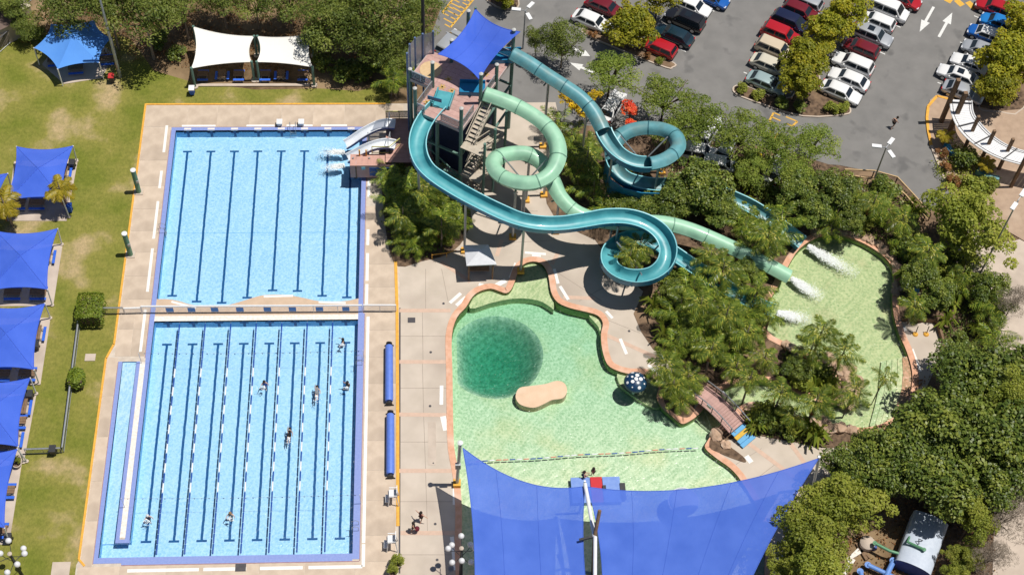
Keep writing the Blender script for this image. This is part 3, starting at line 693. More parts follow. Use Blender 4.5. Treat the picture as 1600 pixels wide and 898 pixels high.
br.bar((0, 0, .2), (W_, 0, 3.4), .12); br.bar((W_, 4, .2), (W_, 7.4, 3.4), .12); br.bar((0, 0, 7), (W_, 0, 3.4), .12)
br.build('brace', M_gpost, tower)
M_ply = M('navy_enclosure_panel', (.02, .03, .07), (.03, .04, .09), rough=.8)
enc = MB(); enc.box((W_/2-.2, 6.2, 4.0), (W_-1.2, 6.5, 7.9)); enc.build('pump_enclosure', M_ply, tower)
# glass and mesh balustrades
def glass_mat(name, col, op):
    m = bpy.data.materials.new(name); m.use_nodes = True; t = m.node_tree; L = t.links.new; b = t.nodes['Principled BSDF']
    b.inputs['Base Color'].default_value = c4(col); b.inputs['Roughness'].default_value = .15
    tr = NN(t, 'ShaderNodeBsdfTransparent'); tr.inputs[0].default_value = c4(tuple(.5+.5*x for x in col)); mx = NN(t, 'ShaderNodeMixShader'); mx.inputs[0].default_value = op
    L(tr.outputs[0], mx.inputs[1]); L(b.outputs[0], mx.inputs[2]); L(mx.outputs[0], t.nodes['Material Output'].inputs[0]); return m
M_mesh = glass_mat('grey_mesh_panel', (.45, .45, .47), .35)
M_screen = glass_mat('silver_windscreen_cloth', (.50, .52, .60), .55)
def rail(a, b_, z, par, panel=M_mesh, h=1.1, post=1.6, rm=M_greym, panels=True):
    a = Vector(a); b_ = Vector(b_); L_ = (b_-a).length; n = max(1, round(L_/post)); fr = MB()
    for k in range(n+1):
        q = a+(b_-a)*k/n; fr.bar((q.x, q.y, z), (q.x, q.y, z+h), .07)
    fr.bar((a.x, a.y, z+h), (b_.x, b_.y, z+h), .08); fr.bar((a.x, a.y, z+.12), (b_.x, b_.y, z+.12), .05)
    fr.build('railing', rm, par)
    if panels: 
        p = MB(); p.bar((a.x, a.y, z+.62), (b_.x, b_.y, z+.62), .015, .9); p.build('railing_panel', panel, par)
for a, b_ in (((0, .05), (1.0, .05)), ((2.9, .05), (W_, .05)), ((W_-.05, .1), (W_-.05, 2.6)), ((W_-.05, 4.4), (W_-.05, 7.3)), ((.05, .1), (.05, 3.3)), ((-2.55, 3.45), (-.1, 3.45)), ((0, D_-.05), (W_, D_-.05)), ((.05, 7.9), (.05, D_-.1))):
    rail(a, b_, TZ, tower)
MB().bar((-2.5, 3.52, TZ+.62), (-.9, 3.52, TZ+.62), .05, .95).build('teal_sign_panel', M_teal_in, tower)
MB().lathe([(1.1, 0), (1.15, .05), (.2, .06)], 14).build('entry_mat', M('cream_mat', (.62, .45, .26), (.56, .4, .22)), tower, loc=(-1.3, 5.4, TZ+.002))
# curved windscreen of cloth panels on blue posts
spx = [(637, 122), (641, 108), (649, 98), (661, 92), (677, 88)]
loc2 = lambda p: Vector(((p-TA).dot(E1), (p-TA).dot(E2), p.z))
sp = [loc2(G(x, y, 10.6)) for x, y in spx]
for k in range(4):
    a, b_ = sp[k], sp[k+1]; m = MB()
    for q in range(3):
        u0, u1 = q/3, (q+1)/3; p0 = a+(b_-a)*u0; p1 = a+(b_-a)*u1
        m.add([(p0.x, p0.y, 10.3), (p1.x, p1.y, 10.3), (p1.x, p1.y, 14.2), (p0.x, p0.y, 14.2)], [(0, 1, 2, 3)])
    m.build('windscreen_panel', M_screen, tower)
M_bpost = M('blue_grey_post', (.10, .16, .30), (.13, .19, .34), rough=.5)
for p in sp: MB().tube([(p.x, p.y, 0), (p.x, p.y, 14.3)], .11, 8).build('screen_post', M_bpost, tower)
# slide entry tubs
tub = MB()
def tubbox(b, c, wx, wy, h, rz):
    R = Matrix.Rotation(rz, 3, 'Z')
    for dx, dy, sx, sy in ((-wx/2, 0, .12, wy), (wx/2, 0, .12, wy)):
        o = R @ Vector((dx, dy, 0)); b.box((c.x+o.x, c.y+o.y, c.z+h/2), (sx, sy, h), rz)
    b.box((c.x, c.y, c.z+.06), (wx, wy, .12), rz)
def tubthing(px, py, rz, wx, wy, mat):
    c = loc2(G(px, py, TZ+.02)); b = MB(); tubbox(b, Vector((c.x, c.y, TZ+.02)), wx, wy, .55, rz); b.build('entry_tub', mat, tower)
tubthing(693, 157, .25, 1.7, 2.2, M_teal_in); tubthing(738, 140, -1.1, 1.6, 2.6, M_teal_out); tubthing(783, 90, -1.0, 1.6, 4.2, M_teal_out)
MB().bar(loc2(G(668, 152, TZ+1)), loc2(G(690, 158, TZ+1)), .06, .5).build('start_gate', M_teal_out, tower)
M_sand = M('worn_yellow_mark', (.55, .36, .10), (.45, .29, .08))
for px, py in ((701, 124), (691, 136), (706, 142), (759, 116), (667, 160), (741, 117)):
    c = loc2(G(px, py, TZ)); b = MB()
    for k in range(3):
        a = k*1.05+.3; b.box((0, 0, 0), (.75, .13, .008), a)
    b.build('floor_star_mark', M_sand, tower, loc=(c.x, c.y, TZ+.008))
# stair flights
M_stair = M('pale_stair_stringer', (.50, .44, .36), (.43, .37, .30), rough=.8)
z = 0; k = 0
while z < TZ-.1:
    z1 = z+TZ/5; y0, y1 = (.6, 4.2) if k % 2 == 0 else (4.2, .6); x = W_+.75+(k % 2)*1.15
    f = MB()
    for s_ in (-.5, .5): f.bar((x+s_, y0, z+.1), (x+s_, y1, z1), .12, .3); f.bar((x+s_, y0, z+1.05), (x+s_, y1, z1+.95), .07)
    f.build('stair_stringer', M_stair, tower)
    for q in range(9):
        t = (q+.5)/9; MB().box((x, y0+(y1-y0)*t, z+(z1-z)*t+.05), (.95, .34, .05)).build('stair_tread', M_stair, tower)
    MB().box((W_+1.3, y1+(.6 if y1 > 2 else -.5), z1-.03), (2.3, 1.0, .08)).build('landing', M_stair, tower)
    z = z1; k += 1
for x, y in ((W_+2.6, .2), (W_+2.6, 4.8), (W_+2.6, 2.4)):
    MB().tube([(x, y, 0), (x, y, 10.2)], .15, 8).build('post', M_gpost, tower)

# ------------------------------------------------------------------ children slides at the lap pool
M_pinkw = M('pink_render', (.58, .34, .28), (.52, .30, .25), scale=2, rough=.8)
pool_play = thing('play_platform', 'pink play platform with a blue mural at the corner of the lap pool', 'platform', (2, 45, 0))
PZ = 2.4
def pb(name, x0, x1, y0, y1, z0, z1, mat): return MB().box(((x0+x1)/2-2, (y0+y1)/2-45, (z0+z1)/2), (x1-x0, y1-y0, z1-z0)).build(name, mat, pool_play)
for k in range(10): pb('deck_board', 2.6, 5.6, 42.9+k*.6, 42.9+k*.6+.585, PZ-.08, PZ, M_pinkw)
pb('front_wall', -1.1, 3.6, 42.35, 42.5, .55, 2.55, M_pinkw)
for k in range(6): pb('deck_board', -1.1+k*.62, -1.1+k*.62+.605, 42.5, 44.2, PZ-.32, PZ-.24, M_pinkw)
M_mural = M('blue_underwater_mural', (.02, .08, .30), (.03, .13, .40), scale=3, rough=.4, c3=(.35, .33, .10), s3=2.5, t3=(.58, .66))
pb('mural_panel', .9, 3.1, 42.31, 42.345, .85, 2.2, M_mural)
pb('notice_plate', .1, .5, 42.31, 42.345, 1.9, 2.3, M_teal_rim)
pb('drain_pipe', -.55, -.42, 42.28, 42.34, .5, 2.5, M_wood)
for x, y in ((-.8, 43.6), (.9, 43.6), (3.4, 43.2), (5.4, 43.2), (2.8, 48.6), (5.4, 48.6), (2.8, 46)):
    MB().tube([(x-2, y-45, -1.1), (x-2, y-45, PZ-.1)], .1, 8).build('post', M_greym, pool_play)
M_yrail = M('yellow_green_rail', (.52, .50, .16), (.46, .44, .14), rough=.5)
rail((.6, 48.9-45), (3.4, 48.9-45), PZ, pool_play, rm=M_yrail); rail((-.8, -.9), (1.0, -.9), PZ, pool_play, rm=M_yrail, panels=False); rail((1.0, -.9), (2.1, .2), PZ, pool_play, rm=M_yrail, panels=False)
for k in range(7): pb('stair_tread', 5.6+k*.28, 5.9+k*.28, 44.2, 45.8, PZ-.35-k*.3, PZ-.3-k*.3, M_pinkw)
for k, (x, y) in enumerate(((-.2, 43.9), (.5, 43.9))): pb('sorting_pole', x, x+.15, y, y+.15, 2.2, 3.1, M_orange)
M_wsl = M('white_slide_gelcoat', (.86, .89, .93), (.88, .91, .95), rough=.3, spec=.5)
M_wsl2 = M('blue_slide_underside', (.06, .13, .40), (.08, .16, .45), rough=.4)
for nm, pts in (('far', [(617, 196, 3.1), (606, 195, 3.1), (594, 197, 3.0), (580, 203, 2.6), (566, 211, 2.0), (553, 220, 1.3), (540, 228, .75)]), ('near', [(617, 228, 3.1), (606, 226, 3.1), (594, 227, 3.0), (580, 231, 2.6), (566, 237, 2.0), (553, 244, 1.3), (540, 251, .75)])):
    P = dense([G(*p) for p in pts], .3); fr = frames(P)
    root = thing('children_slide', 'white children slide dropping into the lap pool, %s one of the pair' % ('far' if nm == 'far' else 'near'), 'water slide', tuple(P[-1]))
    sec, mi = usec(.52, .5, .08); fr = [(p-P[-1], s_, u, t) for p, s_, u, t in fr]; h_ = len(fr)//2
    for i, j in ((0, h_), (h_, len(fr)-1)):
        b = MB(); sweep(b, fr[i:j+1], sec, mi); b.build('chute_section', [M_wsl, M_wsl2, M_wsl], root, smooth=35)
    hp = MB()
    for s_ in (-.6, .6): hp.tube([fr[2][0]+fr[2][1]*s_+Vector((0, 0, .3)), fr[2][0]+fr[2][1]*s_+Vector((0, 0, 1.3))], .04, 6)
    hp.bar(fr[2][0]-fr[2][1]*.6+Vector((0, 0, 1.3)), fr[2][0]+fr[2][1]*.6+Vector((0, 0, 1.3)), .07); hp.build('grab_bar', M_greym, root)
    MB().tube([fr[h_][0]+Vector((0, 0, -.2)), (fr[h_][0].x, fr[h_][0].y, -P[-1].z-1.1)], .1, 8).build('support_post', M_greym, root)
# ------------------------------------------------------------------ shade sails
def cloth(name, col, col2, trans=.0, translu=.3, rnd=0):
    m, t, b = base_mat(name); L = t.links.new
    tc = NN(t, 'ShaderNodeTexCoord'); n = NN(t, 'ShaderNodeTexNoise'); n.inputs['Scale'].default_value = .9; n.inputs['Detail'].default_value = 3; L(tc.outputs['Object'], n.inputs['Vector'])
    r = NN(t, 'ShaderNodeValToRGB'); L(n.outputs[0], r.inputs[0]); r.color_ramp.elements[0].color = c4(col); r.color_ramp.elements[1].color = c4(col2)
    r.color_ramp.elements[0].position = .3; r.color_ramp.elements[1].position = .7
    n.inputs['Scale'].default_value = .35
    L(r.outputs[0], b.inputs['Base Color']); b.inputs['Roughness'].default_value = .85; b.inputs['Specular IOR Level'].default_value = .15
    wv = NN(t, 'ShaderNodeTexNoise'); wv.inputs['Scale'].default_value = 1.1; wv.inputs['Detail'].default_value = 4; L(tc.outputs['Object'], wv.inputs['Vector'])
    bp = NN(t, 'ShaderNodeBump'); bp.inputs['Strength'].default_value = .35; bp.inputs['Distance'].default_value = .10; L(wv.outputs[0], bp.inputs['Height']); L(bp.outputs[0], b.inputs['Normal'])
    tl = NN(t, 'ShaderNodeBsdfTranslucent'); L(r.outputs[0], tl.inputs[0]); mx = NN(t, 'ShaderNodeMixShader'); mx.inputs[0].default_value = translu
    L(b.outputs[0], mx.inputs[1]); L(tl.outputs[0], mx.inputs[2]); last = mx.outputs[0]
    if trans:
        tr = NN(t, 'ShaderNodeBsdfTransparent'); m2 = NN(t, 'ShaderNodeMixShader'); m2.inputs[0].default_value = trans
        L(last, m2.inputs[1]); L(tr.outputs[0], m2.inputs[2]); last = m2.outputs[0]
    L(last, t.nodes['Material Output'].inputs[0]); return m
M_sail = cloth('royal_blue_shade_cloth', (.058, .14, .68), (.085, .18, .78), .04, .15)
M_bigsail = cloth('blue_mesh_shade_cloth', (.066, .148, .60), (.096, .192, .69), .08, .12)
M_hexc = cloth('faded_blue_canvas', (.11, .32, .84), (.13, .36, .88), .0, .12)
M_wsail = cloth('white_canvas', (.90, .88, .83), (.92, .90, .86), .0, .12)
def coons(corn, sag, n=20, peak=0.0, zs=0.0, edges_sag=None):
    """four corners in order; edges bow inward by sag (fraction); peak lifts the middle in four creased planes, zs dishes it"""
    C = [Vector(c) for c in corn]; cen = sum(C, Vector())/4
    sg = edges_sag or [sag]*4
    def edge(a, b, k, t):
        p = a+(b-a)*t; m = (a+b)/2; d = cen-m; d.z = 0; q = 4*t*(1-t)
        return p+d*k*q+Vector((0, 0, -.10*q*(b-a).length*abs(k)))
    vs = []
    for j in range(n+1):
        v = j/n
        for i in range(n+1):
            u = i/n
            c0 = edge(C[0], C[1], sg[0], u); c1 = edge(C[3], C[2], sg[2], u); d0 = edge(C[0], C[3], sg[3], v); d1 = edge(C[1], C[2], sg[1], v)
            bl = (C[0]*(1-u)+C[1]*u)*(1-v)+(C[3]*(1-u)+C[2]*u)*v
            p = c0*(1-v)+c1*v+d0*(1-u)+d1*u-bl
            m = max(abs(2*u-1), abs(2*v-1)); p.z += peak*(1-m)**1.15-zs*16*u*(1-u)*v*(1-v)
            vs.append(tuple(p))
    fs = [(j*(n+1)+i, j*(n+1)+i+1, (j+1)*(n+1)+i+1, (j+1)*(n+1)+i) for j in range(n) for i in range(n)]
    return MB().add(vs, fs)
def canopy(name, label, cat, corn, sag, mat, posts, peak=0, zs=0, group=None, es=None, n=20, pr=.07, pmat=None, hem=True, ridge=False, seams=()):
    c0 = sum((Vector(c) for c in corn), Vector())/4; base = Vector((c0.x, c0.y, 0))
    root = thing(name, label, cat, tuple(base), 0, group)
    m = coons([Vector(c)-base for c in corn], sag, n, peak, zs, es); fab = m.build('fabric', mat, root, smooth=True if not peak else 12)
    if seams:
        nn = n+1
        for u_ in seams:
            iu = int(u_*n); MB().tube([Vector(m.v[k*nn+iu])+Vector((0, 0, .004)) for k in range(nn)], .014, 4).build('seam', M_seam, fab)
    if hem:
        nn = n+1; idx = list(range(nn))+[k*nn+n for k in range(1, nn)]+[n*nn+k for k in range(n-1, -1, -1)]+[k*nn for k in range(n-1, 0, -1)]
        MB().tube([Vector(m.v[i]) for i in idx], .035, 5, closed=True).build('hem_cable', mat, fab)
    if ridge:
        nn = n+1
        for idx in ([k*nn+k for k in range(nn)], [k*nn+n-k for k in range(nn)]):
            MB().tube([Vector(m.v[i])+Vector((0, 0, .012)) for i in idx], .03, 5).build('ridge_seam', M_ridge, fab)
    for top, bot in posts:
        t = Vector(top)-base; b = Vector(bot)-base
        MB().tube([b, t], pr, 8).build('post', pmat or M_whitem, root)
        MB().lathe([(pr*2.6, 0), (pr*2.6, .1), (pr*1.2, .12)], 12).build('post_footing', M_path, root, loc=tuple(b))
    return root
M_seam = cloth('dark_blue_seam', (.06, .14, .60), (.065, .15, .64), 0)
M_ridge = cloth('pale_blue_seam', (.09, .19, .78), (.10, .21, .82), 0)
# left-hand row of pyramid canopies on the lawn
def row(TL, TR, BR, BL, label, posts_px, k=0):
    z = 2.9; c = [G(*TL, z), G(*TR, z), G(*BR, z), G(*BL, z)]
    ps = [(G(*a, z), G(*b, 0)) for a, b in posts_px]
    cen = sum(c, Vector())/4
    for q in c[:]:
        if all((q.xy-p[0].xy).length > .4 for p in ps): ps.append((q, Vector((q.x+(q.x-cen.x)*.06, q.y+(q.y-cen.y)*.06, 0))))
    return canopy('pyramid_canopy', label, 'shade canopy', c, .12, M_sail, ps, peak=.9, group='blue pyramid canopies on the lawn', ridge=True)
row((26, 229), (114, 228), (97, 310), (8, 314), 'blue pyramid canopy behind the two small lawn palms, farthest of the row', [((114, 228), (120, 252))])
row((-6, 361), (90, 357), (74, 452), (-22, 455), 'blue pyramid canopy second from the far end of the lawn row', [((90, 357), (97, 382)), ((74, 452), (82, 477))])
row((-30, 477), (70, 474), (53, 577), (-48, 580), 'blue pyramid canopy level with the square clipped bush', [((70, 474), (79, 497)), ((53, 577), (61, 599))])
row((-56, 592), (47, 590), (28, 697), (-76, 700), 'blue pyramid canopy level with the round clipped bush', [((47, 590), (57, 615)), ((28, 697), (37, 722))])
row((-82, 703), (27, 701), (7, 824), (-104, 826), 'blue pyramid canopy nearest the globe lamp at the lawn corner', [((7, 824), (14, 846))])
row((-92, 270), (12, 271), (-10, 345), (-110, 345), 'blue canopy with only one corner showing at the left picture edge', [((12, 271), (17, 292))])
# hexagonal canopy at the far lawn
hx_px = [(80, 38), (147, 32), (174, 60), (155, 98), (90, 108), (53, 75)]
H = [G(*p, 2.7) for p in hx_px]; hc = sum(H, Vector())/6; hb = Vector((hc.x, hc.y, 0))
hexr = thing('hexagonal_canopy', 'faded blue six-sided canopy on the lawn under the tall tree', 'shade canopy', tuple(hb))
mb = MB(); n = 10
for k in range(6):
    a, b_ = H[k]-hb, H[(k+1) % 6]-hb; top = Vector((0, 0, 4.0)); vs = []
    for j in range(n+1):
        for i in range(n+1):
            t = i/n; e = a+(b_-a)*t; mid = (a+b_)/2; e = e+Vector((-mid.x, -mid.y, 0))*.10*4*t*(1-t)
            s_ = j/n; p = e+(top-e)*s_; p.z -= .25*4*s_*(1-s_)*.4; vs.append(tuple(p))
    q = MB().add(vs, [(j*(n+1)+i, j*(n+1)+i+1, (j+1)*(n+1)+i+1, (j+1)*(n+1)+i) for j in range(n) for i in range(n)]); q.build('fabric_panel', M_hexc, hexr, smooth=True)
for p in H: MB().tube([(p.x-hb.x, p.y-hb.y, 0), (p.x-hb.x, p.y-hb.y, 2.7)], .07, 8).build('post', M_whitem, hexr)
sheet('canopy_slab', [((p.x-hb.x)*.93+hb.x, (p.y-hb.y)*.93+hb.y) for p in H], .01, M_path, depth=.08)
# two white canopies over a paved shelter
def wz(p, z): return G(*p, z)
for lab, TL, TR, BR, BL, zz in (('white canvas canopy beside the lawn wheelie bin, left of the pair', (302, 42), (397, 57), (393, 97), (299, 107), (3.9, 3.1, 3.0, 3.0)), ('white canvas canopy in the tree shade, right of the pair', (402, 57), (487, 53), (488, 105), (401, 97), (3.1, 3.6, 3.0, 3.0))):
    c = [wz(p, z) for p, z in zip((TL, TR, BR, BL), zz)]
    canopy('white_canopy', lab, 'shade canopy', c, .13, M_wsail, [(q+Vector((0, 0, .1)), Vector((q.x, q.y, 0))) for q in c], zs=.15, group='pair of white canopies', pr=.14, pmat=M_gpost)
sheet('shelter_slab', GP([(298, 82), (492, 80), (495, 134), (297, 134)]), .0, M_soil)
MB().box((0, 0, 0), (12.6, .35, .12)).build('slab_kerb', M_path, bpy.data.objects['shelter_slab'], loc=(*G2(394, 133.5), .04))
# sail over the slide tower
c = [G(743, 14, 14.6), G(813, 50, 15.0), G(749, 125, 13.7), G(684, 85, 14.2)]
canopy('tower_shade_sail', 'royal blue four-cornered sail stretched over the slide tower deck', 'shade sail', c, .17, M_sail, [(c[0]+Vector((0, 0, .2)), Vector((c[0].x+.1, c[0].y+.6, 0)))], zs=.5, n=26, seams=(.33, .66), pr=.12, pmat=M_gpost)
# the pair of great sails over the lagoon
BZ = 7.3
PL = G(719, 692, 7.9); PR = G(1280, 713, 7.0)
c = [G(723, 699, BZ), G(914, 759, 5.9), G(932, 1010, 6.2), G(735, 1040, 7.3)]
bl = canopy('lagoon_shade_sail', 'great blue mesh sail on the left of the white ridge beam over the lagoon', 'shade sail', c, .1, M_bigsail, [], n=30, es=[.16, .10, .1, .13], seams=(.28, .62), zs=.35, group='great blue sails over the lagoon')
c = [G(918, 760, 5.9), G(1280, 715, 6.8), G(1120, 1040, 6.8), G(936, 1010, 6.2)]
br_ = canopy('lagoon_shade_sail', 'great blue mesh sail on the right of the white ridge beam over the lagoon', 'shade sail', c, .1, M_bigsail, [(PR, G(1270, 762, 0))], n=30, es=[.16, .10, .1, .10], seams=(.2, .42, .64, .86), zs=.35, group='great blue sails over the lagoon', pr=.14)
rb = thing('ridge_beam', 'white steel ridge beam running between the two great blue sails', 'beam', tuple(G(925, 880, 0)))
o0 = rb.location
for a, b_ in (((914, 755, 6.15), (929, 838, 6.5)), ((930, 838, 6.55), (929, 1000, 6.4))):
    MB().tube([G(*a)-o0, G(*b_)-o0], .17, 10).build('beam_length', M_whitem, rb)
bm = MB().tube([G(937, 797, 8.6)-o0, G(929, 838, 6.4)-o0, G(926, 900, -.9)-o0], .17, 10).build('mast', M_wood, rb)
MB().tube([G(914, 751, 6.15)-o0, Vector((G(914, 751, 6.15).x, G(914, 751, 6.15).y, -.9))-o0], .1, 8).build('mast', M_whitem, rb)
MB().bar(G(905, 843, 6.3)-o0, G(925, 838, 6.4)-o0, .2).build('cross_arm', M_darkm, rb)
# sail mast with a floodlight beside the lagoon
pm = thing('sail_mast', 'grey steel mast with yellow foot holding the sail corner at the lagoon edge', 'mast', tuple(G(714, 757, 0)))
t = PL-pm.location; MB().tube([(0, 0, 0), t], .16, 10).build('pole', M_greym, pm); MB().box((0, 0, .25), (.7, .7, .5)).build('foot', M_orange, pm)
MB().box(t*.5+Vector((-.05, -.15, 0)), (.5, .3, .75)).build('control_box', M_greym, pm); MB().lathe([(.24, 0), (.26, .1), (.1, .2)], 12).build('cap', M_whitem, pm, loc=tuple(t))
# white gazebo on the lagoon deck
gz = [G(725, 383, 2.9), G(763, 382, 2.9), G(776, 413, 2.9), G(729, 415, 2.9)]
gc = sum(gz, Vector())/4; gb = Vector((gc.x, gc.y, 0)); gr = thing('gazebo', 'small white pyramid-roofed gazebo on the lagoon deck', 'gazebo', tuple(gb))
ap_ = Vector((.1, 0, 3.75)); 
for k in range(4):
    a, b_ = gz[k]-gb, gz[(k+1) % 4]-gb
    MB().add([a, b_, ap_, a-Vector((0, 0, .12)), b_-Vector((0, 0, .12))], [(0, 1, 2), (3, 4, 1, 0)]).build('roof_panel', M('white_roof_sheet', (.74, .75, .78), (.68, .69, .72), rough=.5) if k == 0 else bpy.data.materials['white_roof_sheet'], gr)
for k in range(4):
    a = (gz[k]-gb)*.8; MB().tube([(a.x, a.y, 0), (a.x, a.y, 2.95)], .09, 8).build('post', M_wood, gr)
MB().box((0, 0, .75), (2.2, .9, .08)).build('counter', M_wood, gr)
# ------------------------------------------------------------------ vegetation
def quads_mesh(name, V, mat, fac=None):
    """V: (n,4,3) array of quads"""
    n = len(V); me = bpy.data.meshes.new(name)
    me.vertices.add(n*4); me.vertices.foreach_set('co', V.reshape(-1).astype(np.float32))
    me.loops.add(n*4); me.loops.foreach_set('vertex_index', np.arange(n*4, dtype=np.int32))
    me.polygons.add(n); me.polygons.foreach_set('loop_start', np.arange(0, n*4, 4, dtype=np.int32))
    me.materials.append(mat); me.update(calc_edges=True)
    at = me.attributes.new('clump', 'FLOAT', 'FACE'); at.data.foreach_set('value', (np.random.RandomState(n).rand(n) if fac is None else fac).astype(np.float32)); return me
def leaf_quads(P, Nrm, size, rs, asp=.55):
    n = len(P); a = rs.normal(size=(n, 3)); t = np.cross(Nrm, a); t /= np.linalg.norm(t, axis=1, keepdims=True)+1e-9
    b = np.cross(Nrm, t); L = size*rs.uniform(.5, 1.45, (n, 1)); W = L*asp
    return np.stack([P-t*L*.5, P+b*W*.5, P+t*L*.5-Nrm*L*.12, P-b*W*.5], 1)
def crown_mesh(name, mat, R, n, leaf, seed, rz=.75, clumps=46, cr=.30, flat=0., inner=.35, asp=.6, up=.75, droop=0., lop=.14):
    rs = np.random.RandomState(seed)
    d = rs.normal(size=(clumps, 3)); d /= np.linalg.norm(d, axis=1, keepdims=True)
    rad = rs.uniform(inner, 1, (clumps, 1))**.55
    C = d*rad*(1-cr*.6); C[:, 2] = np.abs(C[:, 2]) if flat else np.where(C[:, 2] < -.45, -C[:, 2], C[:, 2])
    th = rs.uniform(0, 6.28, 5); am = rs.uniform(-lop, lop, 5)
    ang = np.arctan2(C[:, 1], C[:, 0]); k = 1+sum(am[i]*np.cos((i+1)*ang+th[i]) for i in range(5)); C[:, :2] *= k[:, None]
    cs = cr*rs.uniform(.45, 1.4, clumps); w = cs**2; w /= w.sum()
    ci = rs.choice(clumps, n, p=w); q = rs.normal(size=(n, 3)); q /= np.linalg.norm(q, axis=1, keepdims=True)
    q[:, 2] = np.where(q[:, 2] < -.3, -q[:, 2]*.6, q[:, 2])
    rr = rs.uniform(.55, 1.05, (n, 1))**.5
    P = C[ci]+q*rr*cs[ci][:, None]; P[:, 2] *= rz
    if droop: P[:, 2] -= droop*(P[:, 0]**2+P[:, 1]**2)
    N = q*.8+rs.normal(size=(n, 3))*.55+np.array([0, 0, up]); N /= np.linalg.norm(N, axis=1, keepdims=True)
    me = quads_mesh(name, leaf_quads(P*R, N, leaf, rs, asp), mat, np.clip(rs.rand(clumps)[ci]*.9+.05, 0, 1))
    C2 = C.copy(); C2[:, 2] *= rz
    return me, C2*R
def limb_mesh(name, C, R, seed, mat, depth, k=9, r0=.03):
    rd = random.Random(seed); b = MB(); idx = rd.sample(range(len(C)), min(k, len(C)))
    for i in idx:
        e = Vector(C[i]); s_ = Vector((0, 0, -depth)); m = s_.lerp(e, .45)+Vector((rd.uniform(-.1, .1), rd.uniform(-.1, .1), .12))*R*.6
        b.tube([s_, m, e], [R*r0, R*r0*.65, R*r0*.25], 5)
    return b.mesh(name, mat, True)
M_bark = M('grey_brown_bark', (.16, .115, .08), (.10, .07, .05), scale=5, rough=.95)
M_barkl = M('pale_gum_bark', (.32, .26, .20), (.22, .17, .13), scale=4, rough=.95)
LM = {
 'euc': leaf_mat('gum_leaf', [(.052, .090, .015), (.13, .180, .028), (.215, .260, .045), (.30, .32, .07)], .3),
 'dark': leaf_mat('dark_broad_leaf', [(.035, .062, .011), (.10, .150, .022), (.19, .235, .036), (.31, .335, .055)], .16, .45),
 'gold': leaf_mat('yellow_green_leaf', [(.11, .15, .012), (.25, .27, .018), (.38, .36, .022), (.52, .42, .028)], .35),
 'lime': leaf_mat('lime_leaf', [(.11, .15, .018), (.23, .275, .032), (.33, .36, .05), (.42, .41, .07)], .35),
 'umb': leaf_mat('feathery_leaf', [(.08, .135, .018), (.19, .27, .034), (.29, .36, .055), (.39, .43, .08)], .35),
 'hedge': leaf_mat('clipped_hedge_leaf', [(0.062, 0.120, 0.010), (0.155, 0.225, 0.018), (0.248, 0.315, 0.029), (0.310, 0.375, 0.039)], .3),
 'redf': leaf_mat('red_flower', [(0.620, 0.045, 0.026), (0.800, 0.090, 0.039), (0.800, 0.270, 0.039)], .3),
 'yelf': leaf_mat('yellow_blossom', [(0.775, 0.450, 0.013), (0.800, 0.570, 0.019), (0.248, 0.240, 0.026)], .3),
 'rust': leaf_mat('rust_leaf', [(0.217, 0.090, 0.033), (0.341, 0.150, 0.052), (0.155, 0.120, 0.039)], .3),
 'grey': leaf_mat('bare_grey_twig', [(0.248, 0.195, 0.156), (0.341, 0.285, 0.221), (0.186, 0.150, 0.117)], .1, .9),
 'palm': leaf_mat('palm_leaflet', [(.022, .055, .008), (.085, .145, .016), (.22, .28, .032), (.44, .44, .06)], .14, .4, .32),
 'palmb': leaf_mat('glossy_palm_leaflet', [(.028, .065, .009), (.095, .145, .018), (.20, .235, .03), (.36, .34, .055)], .14, .4, .25),
 'palmy': leaf_mat('sunny_palm_leaflet', [(0.202, 0.195, 0.016), (0.357, 0.285, 0.026), (0.480, 0.360, 0.039)], .35, .4),
 'banana': leaf_mat('broad_tropical_leaf', [(0.078, 0.128, 0.016), (0.155, 0.217, 0.026), (0.264, 0.300, 0.039), (0.372, 0.360, 0.065)], .35, .4),
}
PROTO = {}
def proto(kind, mat, R, n, leaf, depth, variants=3, k=9, bark=M_bark, **kw):
    L = []
    for v in range(variants):
        me, C = crown_mesh('crown_'+kind, LM[mat], R, n, leaf, 11+v*7+sum(map(ord, kind)), **kw)
        L.append((me, limb_mesh('limbs_'+kind, C, R, v, bark, depth, k), R, depth))
    PROTO[kind] = L
proto('euc', 'euc', 4, 7500, .30, 2.8, rz=.8, clumps=60, cr=.27, inner=.25, asp=.4, k=12, bark=M_barkl)
proto('dark', 'dark', 4, 9000, .34, 2.6, rz=.72, clumps=70, cr=.26, inner=.2, asp=.62, k=10, lop=.26)
proto('gold', 'gold', 3, 6000, .28, 2.0, rz=.75, clumps=44, cr=.27, inner=.2, asp=.7, lop=.22)
proto('lime', 'lime', 4, 11000, .30, 2.6, 2, rz=.8, clumps=60, cr=.24, inner=.15, asp=.5, lop=.28)
proto('umb', 'umb', 4, 6000, .22, 2.2, rz=.34, clumps=64, cr=.20, inner=.1, asp=.5, k=18, flat=1, droop=.16)
proto('shrub', 'dark', 1.2, 1300, .22, .9, rz=.8, clumps=22, cr=.36, asp=.6, k=5)
proto('gshrub', 'lime', 1.2, 1300, .22, .9, rz=.8, clumps=22, cr=.36, asp=.6, k=5)
proto('yelf', 'yelf', 1.6, 900, .24, 1.3, 2, rz=.6, clumps=24, cr=.26, asp=.8, k=8)
proto('redf', 'redf', 1.4, 700, .24, 1.2, 2, rz=.6, clumps=16, cr=.3, asp=.8, k=6)
proto('rust', 'rust', 1.0, 700, .20, .8, 2, rz=.7, clumps=16, cr=.34, k=4)
proto('grey', 'grey', 2.4, 5200, .30, 2, 1, rz=.7, clumps=40, cr=.3, asp=.10, k=16, up=.1)
